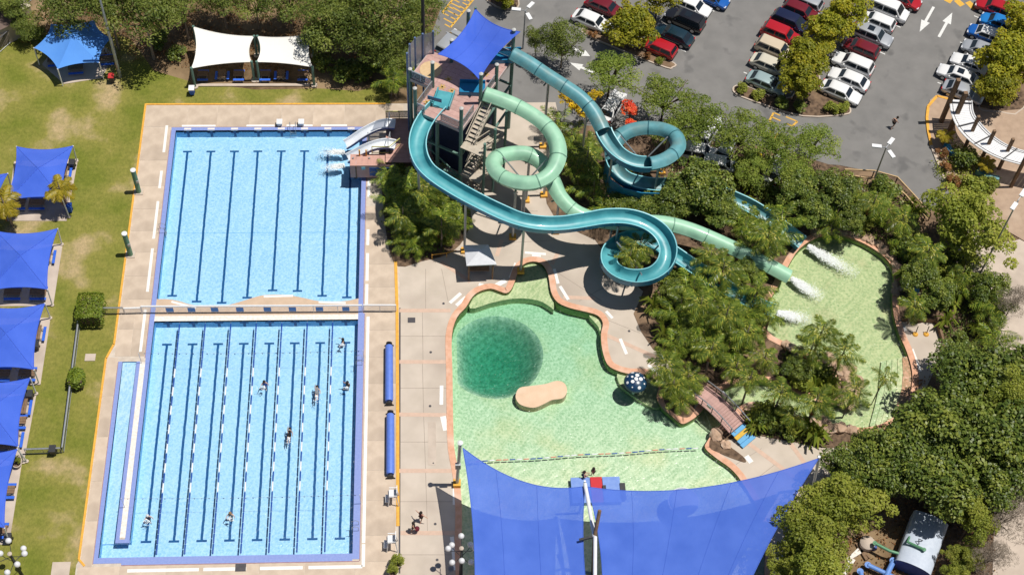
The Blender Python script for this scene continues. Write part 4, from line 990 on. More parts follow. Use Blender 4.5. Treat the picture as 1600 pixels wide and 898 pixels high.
TRUNK = MB().tube([(0, 0, 0), (.03, .01, .35), (-.02, .02, .7), (0, 0, 1)], [1.35, 1.0, .85, .72], 9).mesh('trunk', M_bark, True)
TRUNKL = MB().tube([(0, 0, 0), (.04, .02, .35), (-.03, .02, .7), (0, 0, 1)], [1.3, 1.0, .85, .72], 9).mesh('trunk', M_barkl, True)
rdt = random.Random(5)
def tree(kind, px, py, z, r, label, name='tree', cat='tree', group=None, sz=1., var=None):
    c = G(px, py, z); L = PROTO[kind]; me, li, R, dep = L[rdt.randrange(len(L)) if var is None else var]
    s_ = r/R; rot = rdt.uniform(0, 6.28)
    t = thing(name, label, cat, (c.x, c.y, 0), 0, group)
    cr = inst('crown', me, t, (0, 0, z), (0, 0, rot), (s_, s_*rdt.uniform(.92, 1.08), s_*sz)); inst('limb', li, t, (0, 0, z), (0, 0, rot), (s_, s_, s_*sz))
    zt = max(.25, z-dep*s_*sz+.05)
    inst('trunk', TRUNKL if kind == 'euc' else TRUNK, t, (0, 0, 0), (0, 0, rot), (R*s_*.034, R*s_*.034, zt))
    return t
gum = 'gum trees along the far lawn fence'
for px, py, z, r, lab in (
    (45, 42, 2.2, 1.9, 'low gum sapling against the back fence left of the blue six-sided canopy'),
    (105, 14, 5, 3.6, 'dark gum tree directly behind the blue six-sided canopy'),
    (168, 8, 7, 3.4, 'gum tree behind the tall lawn light pole'),
    (222, 12, 8, 4.2, 'tall gum tree casting its shadow on the blue six-sided canopy'),
    (283, 4, 6, 3.5, 'gum tree behind the left edge of the white canopies'),
    (345, -10, 5.5, 3.3, 'gum tree behind the left white canopy'), (398, 0, 4.5, 2.8, 'gum tree behind the gap between the white canopies'),
    (450, -4, 5.5, 3.2, 'gum tree behind the right white canopy'), (516, 34, 6.0, 3.9, 'gum tree shading the corner of the right white canopy'),
    (562, 62, 5, 3.4, 'gum tree with its shade falling on the lawn strip'), (588, 20, 7, 4.6, 'large gum tree left of the black light mast'),
    (640, 36, 4.0, 3.2, 'gum tree right beside the black light mast'), (660, 8, 5, 2.6, 'gum tree at the yellow hatched marking'),
    (536, 4, 6, 3.6, 'gum tree at the top picture edge behind the lawn strip'), (492, 58, 3.2, 2.0, 'small gum peeping out past the right white canopy'),
    (20, 8, 4, 2.4, 'gum tree overhanging the corner roof'), (610, 82, 4, 2.2, 'small gum left of the foot of the black light mast')):
    tree('euc', px, py, z, r, lab, 'gum_tree', group=gum)
for px, py, r, lab in ((505, 100, 1.5, 'dark shrub in the gum shade right of the white canopies'), (535, 112, 1.6, 'dark shrub midway along the shaded lawn edge'), (565, 108, 1.5, 'dark shrub next to the tower palm'), (590, 96, 1.3, 'dark shrub under the large gum'), (250, 60, 1.4, 'dark shrub left of the white canopies'), (275, 85, 1.1, 'small shrub at the corner post of the left white canopy'), (120, 45, 1.2, 'dark shrub touching the back of the blue six-sided canopy'), (60, 55, 1.1, 'shrub by the chain fence corner')):
    tree('shrub', px, py, .8, r, lab, 'shrub', 'shrub', 'shrubs in the gum tree shade')
for px, py, z, r, lab in (
    (985, 38, 3.8, 3.3, 'yellow-green car park tree beside the white sedan and red hatchback'), (1322, 14, 4, 2.7, 'yellow-green car park tree next to the white van'),
    (1290, 46, 3.8, 2.6, 'yellow-green car park tree beside the silver crossover'), (1262, 88, 3.8, 2.9, 'yellow-green car park tree between the cream and white cars'),
    (1248, 126, 3.4, 2.5, 'yellow-green car park tree at the end of the island by the pale sedans'), (1574, 88, 4, 3.5, 'yellow-green car park tree by the entrance pergola'),
    (1600, 36, 4, 3.0, 'yellow-green car park tree at the right picture edge beside the blue hatchback'), (1560, 135, 3.2, 2.6, 'yellow-green tree over the silver car by the pergola'),
    (790, -12, 2.6, 1.8, 'yellow-green tree on the traffic island at the top picture edge'), (1030, -6, 4, 2.2, 'yellow-green car park tree at the top edge by the black wagon')):
    tree('gold', px, py, z, r, lab, 'car_park_tree', group='yellow-green car park trees')
tree('euc', 880, 66, 4.2, 2.6, 'grey-green bushy tree standing in the asphalt right of the tower sail', 'gum_tree', sz=1.25)
tree('euc', 838, 62, 3.4, 1.6, 'slim gum behind the start of the teal tube slide', 'gum_tree', sz=1.3)
for px, py, z, r, lab in (
    (955, 112, 5, 3.6, 'open flat-topped tree over the white road arrows'), (1040, 150, 5, 3.9, 'flat-topped feathery tree above the red flowers'),
    (1100, 185, 5, 3.7, 'flat-topped feathery tree behind the teal loop'), (1158, 208, 5, 3.7, 'flat-topped feathery tree right of the teal loop'),
    (1215, 222, 5, 3.4, 'flat-topped feathery tree over the hidden white cars'), (1272, 222, 4.6, 3.2, 'flat-topped feathery tree by the tan fence end'),
    (1062, 205, 4.4, 3.0, 'flat-topped feathery tree hanging over the teal loop'), (1240, 262, 4, 2.8, 'flat-topped tree below the tan fence'), (1185, 256, 3.8, 2.6, 'flat-topped tree beside the yellow parked machine')):
    tree('umb', px, py, z, r, lab, 'flat_topped_tree', group='flat-topped trees along the car park edge')
for k, (px, py, z, r, lab) in enumerate(((908, 168, 5, 1.5, 'yellow blossoming tree where the teal slide opens'), (885, 150, 4.6, 1.1, 'yellow blossoming sprig beside the teal tube'), (930, 150, 4.6, .9, 'yellow blossoms under the flat-topped tree'))): tree('yelf', px, py, z, r, lab, 'blossom_tree', group='yellow blossoms by the slide')
tree('redf', 985, 172, 3.4, 1.3, 'red flowering tree beside the parked white car', 'flowering_tree'); tree('redf', 985, 196, 3.4, 1.0, 'orange-red flowering shrub next to the teal loop', 'flowering_tree')
for px, py, z, r, lab in (
    (1090, 292, 4, 3.3, 'dense round dark tree in the middle of the jungle garden'), (1052, 318, 3.4, 2.5, 'dense dark tree left of the round jungle tree'), (1010, 322, 3, 2.0, 'dark tree above the mint tube'),
    (975, 318, 2.6, 1.8, 'dark bushy tree between the two loops'), (1125, 330, 3, 2.1, 'dark tree right of the round jungle tree'), (1100, 500, 2.2, 1.6, 'dark leafy tree among the palms below the mint tube'), (1075, 525, 2.0, 1.4, 'dark leafy tree at the garden edge by the deck'), (1140, 515, 2.2, 1.5, 'dark leafy tree left of the creek'), (1165, 420, 2.2, 1.5, 'dark leafy tree beside the mint tube mouth'), (1055, 455, 2.2, 1.5, 'dark leafy tree right below the spiral'), (1245, 575, 2.0, 1.5, 'dark leafy tree on the rocky spit'), (1300, 300, 3.6, 2.7, 'dark tree behind the plunge pool rocks'), (1270, 330, 3, 2.2, 'dark tree over the far corner of the plunge pool'),
    (1330, 340, 2.8, 1.9, 'dark tree on the rocky plunge pool bank'), (1250, 300, 3.6, 2.4, 'dark tree under the fence corner'), (1440, 430, 3, 2.2, 'dark tree beside the blue board'), (1465, 460, 2.8, 2.0, 'dark tree above the entry landing'), (1545, 450, 2.6, 2.2, 'dark bush by the pale path bend'),
    (1525, 602, 6, 4.0, 'huge dark tree spreading below the entry landing'), (1590, 600, 6, 4.2, 'huge dark tree on the right picture edge by the path'), (1468, 655, 6, 3.9, 'huge dark tree beyond the plunge pool steps'), (1405, 705, 5.5, 3.4, 'dark tree behind the right sail corner'),
    (1530, 682, 7, 4.6, 'huge dark tree in the centre of the right-hand grove'), (1595, 695, 6, 4.0, 'dark tree at the right edge of the grove'), (1462, 740, 6, 4.0, 'dark tree above the plant yard'), (1385, 748, 5.0, 3.0, 'dark tree left of the plant yard'),
    (1550, 755, 5.5, 3.5, 'dark tree behind the blue tank'), (1328, 730, 4.2, 2.5, 'dark tree touching the right sail corner'), (1352, 690, 3.2, 1.7, 'small dark tree at the creek mouth'), (1490, 560, 3.4, 2.2, 'dark tree at the corner of the entry landing'), (1425, 672, 3.6, 2.2, 'dark tree leaning to the pool steps')):
    tree('dark', px, py, z, r, lab, 'broadleaf_tree', group='dark broadleaf trees')
for px, py, z, r, lab in (
    (1505, 348, 4.5, 4.5, 'big rounded lime-green tree at the end of the tan fence'), (1300, 790, 5.5, 3.8, 'lime-green tree right of the great sail'), (1262, 840, 5.5, 3.6, 'lime-green tree by the lower sail edge'), (1275, 895, 5.5, 3.6, 'lime-green tree at the bottom picture edge'), (1240, 890, 4, 2.4, 'lime-green tree tucked under the sail edge'),
    (1510, 872, 3.0, 1.5, 'lime-green shrub tree right of the blue tank'), (1522, 808, 4.5, 2.6, 'lime-green tree above the blue tank'), (1585, 620, 8, 2.6, 'sunlit lime tree crown at the right picture edge'), (1492, 893, 2.2, 1.2, 'lime-green hedge plant below the blue tank')):
    tree('lime', px, py, z, r, lab, 'lime_tree', group='lime-green trees')
tree('grey', 1572, 800, 4.5, 3.0, 'bare grey twiggy tree at the right edge of the plant yard', 'bare_tree'); tree('grey', 1545, 868, 3.5, 2.0, 'bare grey twiggy tree near the bottom right corner', 'bare_tree'); tree('grey', 1585, 470, 3.5, 1.8, 'bare branched tree by the pale path', 'bare_tree')
# clipped bushes on the lawn
def clip_bush(px, py, hx, hy, h, label, rnd):
    rs = np.random.RandomState(int(px)); n = 2600; q = rs.uniform(-1, 1, (n, 3)); ax = rs.randint(0, 3, n); 
    for i in range(3): q[ax == i, i] = np.sign(q[ax == i, i])
    q[:, 2] = np.abs(q[:, 2])*2-1; q[rs.rand(n) < .55, 2] = 1
    if rnd: q /= np.maximum(1, np.linalg.norm(q, axis=1, keepdims=True)**.85)
    P = q*np.array([hx, hy, h/2])+np.array([0, 0, h/2+.05])+rs.normal(size=(n, 3))*.06; N = q*.7+rs.normal(size=(n, 3))*.5+np.array([0, 0, .6]); N /= np.linalg.norm(N, axis=1, keepdims=True)
    c = G(px, py, h*.6); t = thing('clipped_bush', label, 'bush', (c.x, c.y, 0)); inst('foliage', quads_mesh('bush_leaves', leaf_quads(P, N, .2, rs, .6), LM['hedge']), t)
    MB().tube([(0, 0, 0), (0, 0, h*.7)], .09, 7).build('stem', M_bark, t)
    core = MB().box((0, 0, h*.5), (hx*1.6, hy*1.6, h*.75)).build('inner_twigs', M_bark, t)
clip_bush(142, 484, 1.15, 1.35, 2.1, 'square clipped green bush at the end of the lawn fence', 0); clip_bush(119, 590, .78, .95, 1.7, 'round clipped green bush against the lawn fence', 1)

# ---- palms
def frond_mesh(name, L_, droop, mat, nl=15, ll=.74, wl=.052, rise=.55, seed=0):
    rd = random.Random(seed); q = []; pts = []
    for i in range(nl+1):
        t = i/nl; x = L_*(t*.98-.12*t*t*droop); z = L_*(rise*t-droop*t*t*.95); pts.append(Vector((x, 0, z)))
    for i in range(2, nl+1):
        t = i/nl; p = pts[i]; l = ll*math.sin(math.pi*min(1, .12+t*.86))**.6*(1 if t < .95 else .6)
        for s_ in (-1, 1):
            tip = p+Vector((l*.55, s_*l*.8, -l*(.35+.45*rd.random()))); w_ = Vector((wl, 0, 0)); m = p.lerp(tip, .5)+Vector((0, 0, .06))
            q.append([p-w_*.6, p+w_*.6, m+w_, m-w_]); q.append([m-w_, m+w_, tip+w_*.15, tip-w_*.15])
    for i in range(nl):
        a, b = pts[i], pts[i+1]; r = .03*(1-i/nl)+.01; q.append([a+Vector((0, -r, .01)), a+Vector((0, r, .01)), b+Vector((0, r, .01)), b+Vector((0, -r, .01))])
    return quads_mesh(name, np.array([[tuple(v) for v in f] for f in q]), mat)
FR = [frond_mesh('frond', 2.5, d, LM['palm'], rise=r, seed=s_) for s_, (d, r) in enumerate(((.55, .45), (.75, .65), (.95, .7)))]
FRB = [frond_mesh('frond', 2.7, d, LM['palmb'], rise=r, seed=s_, ll=.8, wl=.085, nl=13) for s_, (d, r) in enumerate(((.6, .45), (.8, .6), (1.0, .7)))]
FRY = [frond_mesh('frond', 2.0, d, LM['palmy'], rise=r, seed=s_, ll=.7, wl=.07, nl=18) for s_, (d, r) in enumerate(((.8, .6), (1.0, .75), (.6, .5)))]
FRD = frond_mesh('dead_frond', 1.9, 1.25, LM['rust'], rise=.1, seed=9)
PTR = MB().tube([(0, 0, 0), (.3, .1, .5), (0, 0, 1)], [1.5, 1, .8], 7).mesh('trunk', M_barkl, True)
rdp = random.Random(21)
def palm(px, py, h, label, s_=1., n=12, fr=FR, group=None, lean=0.):
    c = G(px, py, h); t = thing('palm', label, 'palm', (c.x, c.y, 0), 0, group)
    inst('trunk', PTR, t, (0, 0, 0), (0, 0, rdp.random()*6), (.11*s_, .11*s_, h))
    a0 = rdp.random()*6
    for k in range(n):
        up = (k % 3)*.30-.22
        inst('frond', fr[(k*2+k//3) % 3], t, (0, 0, h), (0, -up+rdp.uniform(-.1, .1), a0+k*2.4), s_*rdp.uniform(.85, 1.12))
    for k in range(2): inst('dead_frond', FRD, t, (0, 0, h-.1), (0, .55, a0+k*2.9+.8), s_*.9)
    return t
def clump(px, py, h, label, s_=1., stems=5, group=None):
    c = G(px, py, h*.75); t = thing('palm_clump', label, 'palm clump', (c.x, c.y, 0), 0, group)
    for k in range(stems):
        a = k*2.4; r = .25+.75*math.sqrt(k/stems); x, y = r*math.cos(a)*s_, r*math.sin(a)*s_; hh = h*rdp.uniform(.4, 1.15)
        inst('stem', PTR, t, (x*.6, y*.6, 0), (r*.12*math.sin(a)*-1, r*.12*math.cos(a), a), (.06, .06, hh))
        for q in range(4):
            inst('frond', FR[(q+k) % 3], t, (x, y, hh), (0, rdp.uniform(-.55, .15), a+q*1.57+rdp.uniform(-.3, .3)), s_*rdp.uniform(.75, 1.1))
    return t
g1 = 'palm clumps beside the slide tower'
for px, py, h, s_, lab in ((640, 288, 3.0, 1.0, 'palm clump under the first bend of the open teal slide'), (622, 318, 2.6, .95, 'palm clump close to the lap pool edge'), (662, 318, 3.0, 1.05, 'palm clump in the centre of the tower bed'), (645, 345, 2.8, 1.0, 'palm clump in front of the tower bed'), (690, 335, 2.8, 1.0, 'palm clump beside the ring of slide shadow'), (678, 360, 2.4, .95, 'palm clump at the yellow garden rail'), (712, 350, 2.2, .8, 'palm clump nearest the white gazebo'), (634, 372, 2.0, .8, 'low palm clump at the ochre kerb end'), (610, 275, 2.2, .8, 'palm clump just right of the mural platform'), (668, 286, 2.4, .9, 'palm clump below the tower front corner'), (655, 380, 1.8, .75, 'low palm clump throwing frond shadows on the deck')):
    clump(px, py, h, lab, s_, group=g1)
g2 = 'palm clumps in the jungle garden'
for px, py, h, s_, lab in ((905, 262, 3.2, 1.0, 'palm clump right of the mint loop'), (930, 290, 3.0, 1.0, 'palm clump below the teal loop'), (890, 225, 3.0, .95, 'palm clump between the mint and teal slides'), (870, 195, 2.6, .8, 'palm clump behind the top of the mint slide'), (920, 230, 2.6, .9, 'palm clump left of the teal loop'), (955, 330, 2.4, .9, 'palm clump over the crossing of the slides'), (1215, 362, 3.4, 1.15, 'big palm clump hanging over the plunge pool'), (1190, 385, 3.0, 1.0, 'palm clump along the mint tube end'), (1165, 355, 2.8, .95, 'palm clump beside the lower teal chute'), (1085, 452, 2.8, 1.0, 'palm clump right of the spiral'), (1120, 470, 2.8, 1.0, 'palm clump over the run-out of the open slide'), (1155, 500, 2.8, 1.0, 'palm clump left of the last splash'), (1180, 455, 2.4, .95, 'palm clump at the mint tube mouth'), (1060, 490, 2.6, .95, 'palm clump on the lagoon deck shadow edge'), (1100, 520, 2.8, 1.0, 'palm clump in the heart of the lower garden'), (1140, 540, 2.8, 1.0, 'palm clump behind the creek coping'), (1060, 540, 2.2, .85, 'palm clump by the yellow garden edge'), (1340, 312, 2.6, .9, 'palm clump inside the fence angle'), (1380, 330, 2.6, .9, 'palm clump under the tan fence posts'), (1420, 372, 2.4, .85, 'palm clump left of the lime-green tree'), (1300, 345, 2.6, .9, 'palm clump on the far plunge pool bank'), (1550, 480, 2.6, 1.0, 'palm clump by the path bench'), (1500, 440, 2.6, .95, 'palm clump below the lime-green tree'), (1555, 530, 2.4, .9, 'palm clump above the huge right tree'), (625, 105, 3.2, 1.0, 'palm clump left of the curved windscreen'), (618, 130, 2.6, .9, 'palm clump at the kerb end by the tower'), (1200, 500, 2.2, .8, 'palm clump at the edge of the last splash')):
    clump(px, py, h, lab, s_, group=g2)
for px, py, h, s_, lab, n in ((1283, 520, 4.5, .85, 'tall palm on the rocky spit in the plunge pool', 12), (1318, 552, 4.2, .8, 'palm leaning over the plunge pool from the rocks', 11), (1268, 545, 3.4, .8, 'palm in the dark centre of the spit', 10), (1383, 588, 4.6, .6, 'thin palm standing in front of the pool steps', 7), (1335, 612, 4.2, .8, 'palm at the creek mouth', 10), (1220, 614, 4.2, .8, 'palm rising from the creek rocks', 10), (1275, 628, 4.2, .85, 'palm over the creek bend', 11), (1172, 592, 4.2, .7, 'slender palm beside the bridge rail', 8), (1195, 560, 3.0, .8, 'palm on the mulch bank of the creek', 10), (1040, 572, 3.4, .8, 'palm at the corner behind the mushroom fountain', 11), (1052, 600, 2.8, .85, 'palm between mushroom fountain and bridge', 11), (1075, 590, 2.4, .8, 'yellowish palm at the bridge head', 10), (1062, 622, 2.2, .7, 'low palm at the lagoon corner bed', 9), (1130, 420, 3.6, .9, 'palm beside the lower spiral exit', 11), (1110, 400, 3.2, .8, 'palm under the straight mint tube', 10), (1150, 575, 3.2, .8, 'palm at the creek head', 10), (1410, 345, 3.0, .85, 'palm by the tan fence end', 10), (1450, 395, 3.6, .9, 'palm over the blue board', 11), (1430, 480, 3.0, .8, 'palm behind the landing wall', 10), (1000, 385, 4.5, .8, 'palm growing up through the spiral', 10), (985, 400, 4.0, .7, 'lower palm inside the spiral', 9), (1240, 650, 2.6, .7, 'low palm on the creek bank', 8), (1095, 475, 4.4, .85, 'palm crown standing clear below the spiral exit', 11), (1135, 492, 4.6, .85, 'palm crown in the middle of the lower garden', 11), (1112, 545, 4.2, .8, 'palm crown above the bridge head', 10), (1168, 520, 4.2, .85, 'palm crown near the last splash', 11), (660, 300, 4.6, .85, 'palm crown below the tower front', 11), (690, 352, 3.8, .8, 'palm crown near the gazebo', 10), (630, 335, 4.0, .8, 'palm crown nearest the lap pool', 10), (918, 245, 4.6, .85, 'palm crown beside the mint loop', 11), (1200, 372, 4.8, .9, 'palm crown over the plunge pool corner', 12), (1365, 318, 4.0, .8, 'palm crown inside the fence corner', 11)):
    palm(px, py, h, lab, s_, n, FRB, group='garden palms')
palm(93, 296, 3.4, 'stocky yellow-green palm at the corner of the far lawn canopy', .95, 11, FRY, 'lawn palms'); palm(6, 318, 3.8, 'stocky yellow-green palm at the left picture edge', 1.05, 11, FRY, 'lawn palms')
# broad-leaved tropical tufts and low shrubs, counted plants between the palms
BL = []
for s_ in range(3):
    rs = np.random.RandomState(40+s_); q = []
    for k in range(26):
        a = k*2.4+rs.rand(); L_ = rs.uniform(.45, 1.25); w_ = rs.uniform(.06, .13); d = np.array([math.cos(a), math.sin(a), 0]); sd_ = np.array([-math.sin(a), math.cos(a), 0]); z0 = rs.uniform(.5, 1.2)
        p0 = d*.05+[0, 0, z0*.5]; p1 = d*L_*.5+[0, 0, z0+.35]; p2 = d*L_+[0, 0, z0-.1]
        q += [[p0-sd_*.05, p0+sd_*.05, p1+sd_*w_, p1-sd_*w_], [p1-sd_*w_, p1+sd_*w_, p2+sd_*.04, p2-sd_*.04]]
    BL.append(quads_mesh('tuft_leaves', np.array(q), LM['banana']))
zones = [([(880, 240), (960, 300), (1000, 320), (1150, 350), (1230, 330), (1290, 300), (1200, 250), (1060, 260), (960, 270)], 26, 'behind the slides'), ([(1040, 420), (1200, 480), (1190, 530), (1120, 590), (1050, 560), (1010, 480)], 26, 'in the lower jungle garden'), ([(1320, 280), (1400, 295), (1440, 340), (1440, 480), (1410, 470), (1400, 400), (1320, 350)], 18, 'behind the plunge pool'), ([(1470, 390), (1540, 400), (1560, 520), (1480, 540), (1465, 470)], 16, 'between grove and path'), ([(605, 260), (700, 330), (700, 390), (630, 405), (605, 350)], 10, 'in the tower bed'), ([(1165, 645), (1300, 675), (1290, 695), (1180, 675)], 10, 'on the creek bank'), ([(1225, 548), (1290, 580), (1300, 618), (1235, 600)], 8, 'on the rocky spit')]
rdz = random.Random(9)
for poly, n, where in zones:
    W2 = GP(poly); xs = [p[0] for p in W2]; ys = [p[1] for p in W2]; k = 0
    while k < n:
        x, y = rdz.uniform(min(xs), max(xs)), rdz.uniform(min(ys), max(ys))
        if not inside(W2, x, y) or any(inside(b_, x, y) for b_ in BASINS): continue
        k += 1
        if k % 2:
            t = thing('leafy_tuft', 'broad-leaved tropical plant '+where, 'plant', (x, y, 0), rdz.random()*6, 'broad-leaved plants '+where); inst('leaves', BL[k % 3], t, scale=rdz.uniform(.8, 1.5)); inst('stem', PTR, t, scale=(.05, .05, .6))
        else:
            kd = 'shrub' if k % 4 else 'gshrub'; me, li, R, dep = PROTO[kd][k % 3]; s_ = rdz.uniform(.7, 1.25)
            t = thing('low_shrub', 'low rounded %s shrub ' % ('dark green' if k % 4 else 'light green')+where, 'shrub', (x, y, 0), rdz.random()*6, 'low %s shrubs ' % ('dark' if k % 4 else 'light')+where); inst('crown', me, t, (0, 0, .8*s_), scale=s_); inst('limb', li, t, (0, 0, .8*s_), scale=s_)
# ground cover that nobody could count
def cover(polys, n, seed, name='ground_cover', mat='dark', size=.26, h=.35):
    rs = np.random.RandomState(seed); P = []
    for poly, m in polys:
        W2 = GP(poly); xs = [p[0] for p in W2]; ys = [p[1] for p in W2]; c = 0
        while c < m:
            x, y = rs.uniform(min(xs), max(xs)), rs.uniform(min(ys), max(ys)); c += 1
            if inside(W2, x, y) and not any(inside(b_, x, y) for b_ in BASINS):
                for q in range(7): P.append((x+rs.normal()*.3, y+rs.normal()*.3, .06+abs(rs.normal())*h))
    P = np.array(P); N = rs.normal(size=P.shape)*.6+[0, 0, .9]; N /= np.linalg.norm(N, axis=1, keepdims=True)
    o = inst(name, quads_mesh(name, leaf_quads(P, N, size, rs, .5), LM[mat])); tag(o, kind='stuff'); return o
tag(cover([(z_[0], 420) for z_ in zones], 0, 3), 'low green ground cover under the jungle planting', 'ground cover')
tag(cover([([(1240, 1000), (1290, 720), (1480, 560), (1540, 560), (1560, 1000)], 1500), ([(0, 60), (60, 10), (600, 10), (640, 90), (560, 120), (240, 100)], 900)], 0, 4, 'leaf_litter', 'rust', .22, .08), 'brown leaf litter under the big trees', 'leaf litter')
tag(cover([([(1455, 260), (1490, 225), (1535, 245), (1555, 290), (1545, 310), (1490, 310)], 500)], 0, 6, 'plaza_planting', 'lime', .24, .4), 'dense mixed low planting in the entrance plaza bed', 'planting')
# ------------------------------------------------------------------ cars
def paint(name, c, rough=.22, metal=.0): return M(name, c, tuple(x*.96 for x in c), rough=rough, metal=metal, spec=.5, coat=.7, scale=1.5)
PAINT = {'white': paint('white_car_paint', (.78, .78, .78)), 'silver': paint('silver_car_paint', (.48, .50, .53), .3, .35), 'red': paint('red_car_paint', (.42, .012, .02)), 'darkred': paint('maroon_car_paint', (.16, .012, .02)), 'black': paint('black_car_paint', (.012, .012, .016)),
         'navy': paint('navy_car_paint', (.012, .016, .05)), 'green': paint('dark_green_car_paint', (.01, .03, .045)), 'cream': paint('cream_car_paint', (.60, .50, .37)), 'ivory': paint('ivory_car_paint', (.62, .58, .47)), 'teal': paint('pale_teal_car_paint', (.40, .52, .52), .3, .3), 'blue': paint('blue_car_paint', (.012, .11, .42)), 'sky': paint('bright_blue_car_paint', (.02, .2, .55)), 'yellow': paint('yellow_car_paint', (.75, .55, .03))}
M_glass = M('tinted_car_glass', (.012, .018, .026), (.016, .022, .03), rough=.08, spec=.6)
M_tyre = M('tyre_rubber', (.015, .015, .015), (.02, .02, .02), rough=.9); M_rim = M('alloy_rim', (.45, .46, .48), (.4, .4, .42), rough=.35, metal=.7)
M_head = M('headlamp_lens', (.7, .72, .75), (.65, .66, .7), rough=.1, spec=.6); M_tail = M('tail_lamp_lens', (.45, .01, .01), (.4, .01, .01), rough=.15); M_trim = M('black_trim', (.02, .02, .022), (.03, .03, .03), rough=.6)
def side(L, hb, hood, kind):
    """stations (x, half width scale, top z, bottom z)"""
    h = L/2; deck = hb-.02 if kind in ('sedan', 'coupe') else hb
    return [(-h, .78, hb*.72, .42), (-h+.08, .90, deck-.08, .28), (-h+.35, .97, deck, .22), (-h*.55, 1, hb, .2), (0, 1, hb, .2), (h*.45, 1, hb-.01, .2), (h*.62, .985, hood+.06, .2), (h*.82, .95, hood, .22), (h-.14, .87, hood-.10, .27), (h, .70, hood-.24, .40)]
CARK = {'sedan': (4.7, 1.82, 1.46, .92, .80, (-1.95, -1.15, .45, 1.25)), 'hatch': (4.25, 1.80, 1.50, .94, .82, (-2.02, -1.62, .45, 1.22)), 'suv': (4.75, 1.90, 1.72, 1.05, .95, (-2.25, -1.85, .50, 1.25)), 'van': (4.95, 1.94, 1.95, 1.10, 1.0, (-2.42, -2.30, .95, 1.75)), 'coupe': (4.4, 1.80, 1.30, .85, .76, (-1.5, -.7, .25, 1.1))}
CARM = {}
def build_kind(kd):
    L, W, H, hb, hood, (xr0, xr1, xf1, xf0) = CARK[kd]; w = W/2; D = {}
    b = MB(); st = side(L, hb, hood, kd); n = 13; vs = []
    for x, k, zt, zb in st:
        ww = w*k; half = [(ww*.82, zb), (ww*.97, zb+.14), (ww, zb+(zt-zb)*.55), (ww*.975, zt-.10), (ww*.90, zt-.02), (ww*.6, zt+.015), (0, zt+.03)]
        ring = [(x, -y, z) for y, z in half]+[(x, y, z) for y, z in half[-2::-1]]; vs += ring
    fs = [(i*n+k, (i+1)*n+k, (i+1)*n+(k+1) % n, i*n+(k+1) % n) for i in range(len(st)-1) for k in range(n)]
    fs += [tuple(range(n)), tuple(reversed([(len(st)-1)*n+k for k in range(n)]))]
    D['body'] = b.add(vs, fs).mesh('body', M_whitem, 40)
    wb, wr = w*.93, w*.72; r = MB(); z0 = hb-.03
    lay = [(xr0, xf0, wb, z0), ((xr0+xr1*3)/4, (xf0+xf1*3)/4, wr*1.06, z0+(H-z0)*.78), (xr1, xf1, wr, H-.04), (xr1+.14, xf1-.14, wr-.12, H)]
    vs = []
    for a, c, ww, z in lay: vs += [(a, -ww, z), (c, -ww, z), (c, ww, z), (a, ww, z)]
    fs = [(i*4+k, i*4+(k+1) % 4, (i+1)*4+(k+1) % 4, (i+1)*4+k) for i in range(3) for k in range(4)]+[(12, 13, 14, 15)]
    D['cabin'] = r.add(vs, fs).mesh('cabin', M_whitem, 30)
    def quad(nm, P, nrm, mat=M_glass):
        nv = Vector(nrm).normalized()*.014; q = [Vector(p)+nv for p in P]
        D[nm] = MB().add(q+[v-nv*2 for v in q], [(0, 1, 2, 3), (4, 5, 1, 0), (5, 6, 2, 1), (6, 7, 3, 2), (7, 4, 0, 3)]).mesh(nm, mat)
    zt = z0+(H-z0)*.80; zl = z0+.08
    lx = lambda a0, a1, z: a0+(a1-a0)*min(1, (z-z0)/(H-z0))
    def wy(z): t = (z-z0)/((H-z0)*.78); return wb+(wr*1.06-wb)*min(1, t)
    for nm, (a0, a1) in (('windscreen', (xf0, xf1)), ('rear_window', (xr0, xr1))):
        sg = 1 if a0 > 0 else -1; A, Bz = lx(a0, (a0+a1*3)/4+(a0-a1)*.0, zl), (a0+a1*3)/4
        quad(nm, [(lx(a0, a1, zl)+.02*sg, -wy(zl)*.86*sg, zl), (lx(a0, a1, zl)+.02*sg, wy(zl)*.86*sg, zl), (Bz+.02*sg, wy(zt)*.88*sg, zt-.02), (Bz+.02*sg, -wy(zt)*.88*sg, zt-.02)], (sg, 0, .8))
    ml = (xr0+xf0)/2-.1
    for nm, a, c in (('side_window_front', ml+.06, None), ('side_window_rear', None, ml-.06)):
        for s_ in (-1, 1):
            x0b = a if a is not None else lx(xr0, xr1, zl)+.16; x1b = c if c is not None else lx(xf0, xf1, zl)-.20
            x0t = a if a is not None else (xr0+xr1*3)/4+.12; x1t = c if c is not None else (xf0+xf1*3)/4-.12
            P = [(x0b, s_*wy(zl), zl), (x1b, s_*wy(zl), zl), (x1t, s_*wy(zt), zt-.02), (x0t, s_*wy(zt), zt-.02)]
            quad(nm+('_l' if s_ > 0 else '_r'), P if s_ < 0 else P[::-1], (0, s_, .35))
    R = .33 if kd != 'suv' else .36
    D['tyre'] = MB().lathe([(R*.62, -.1), (R*.95, -.11), (R, -.07), (R, .07), (R*.95, .11), (R*.62, .1)], 16).mesh('tyre', M_tyre, 40)
    D['rim'] = MB().lathe([(R*.62, -.112), (R*.62, .112), (R*.2, .118)], 12).mesh('rim', M_rim, 40); D['R'] = R
    D['headlight'] = MB().box((0, 0, 0), (.22, .36, .13)).mesh('headlight', M_head); D['tail'] = MB().box((0, 0, 0), (.12, .32, .17)).mesh('tail_light', M_tail)
    D['mirror'] = MB().box((0, 0, 0), (.14, .2, .13)).mesh('mirror', M_whitem); D['bumper'] = MB().box((0, 0, 0), (.12, W*.78, .16)).mesh('bumper', M_trim)
    CARM[kd] = D
for k in CARK: build_kind(k)
ROOF2 = {}
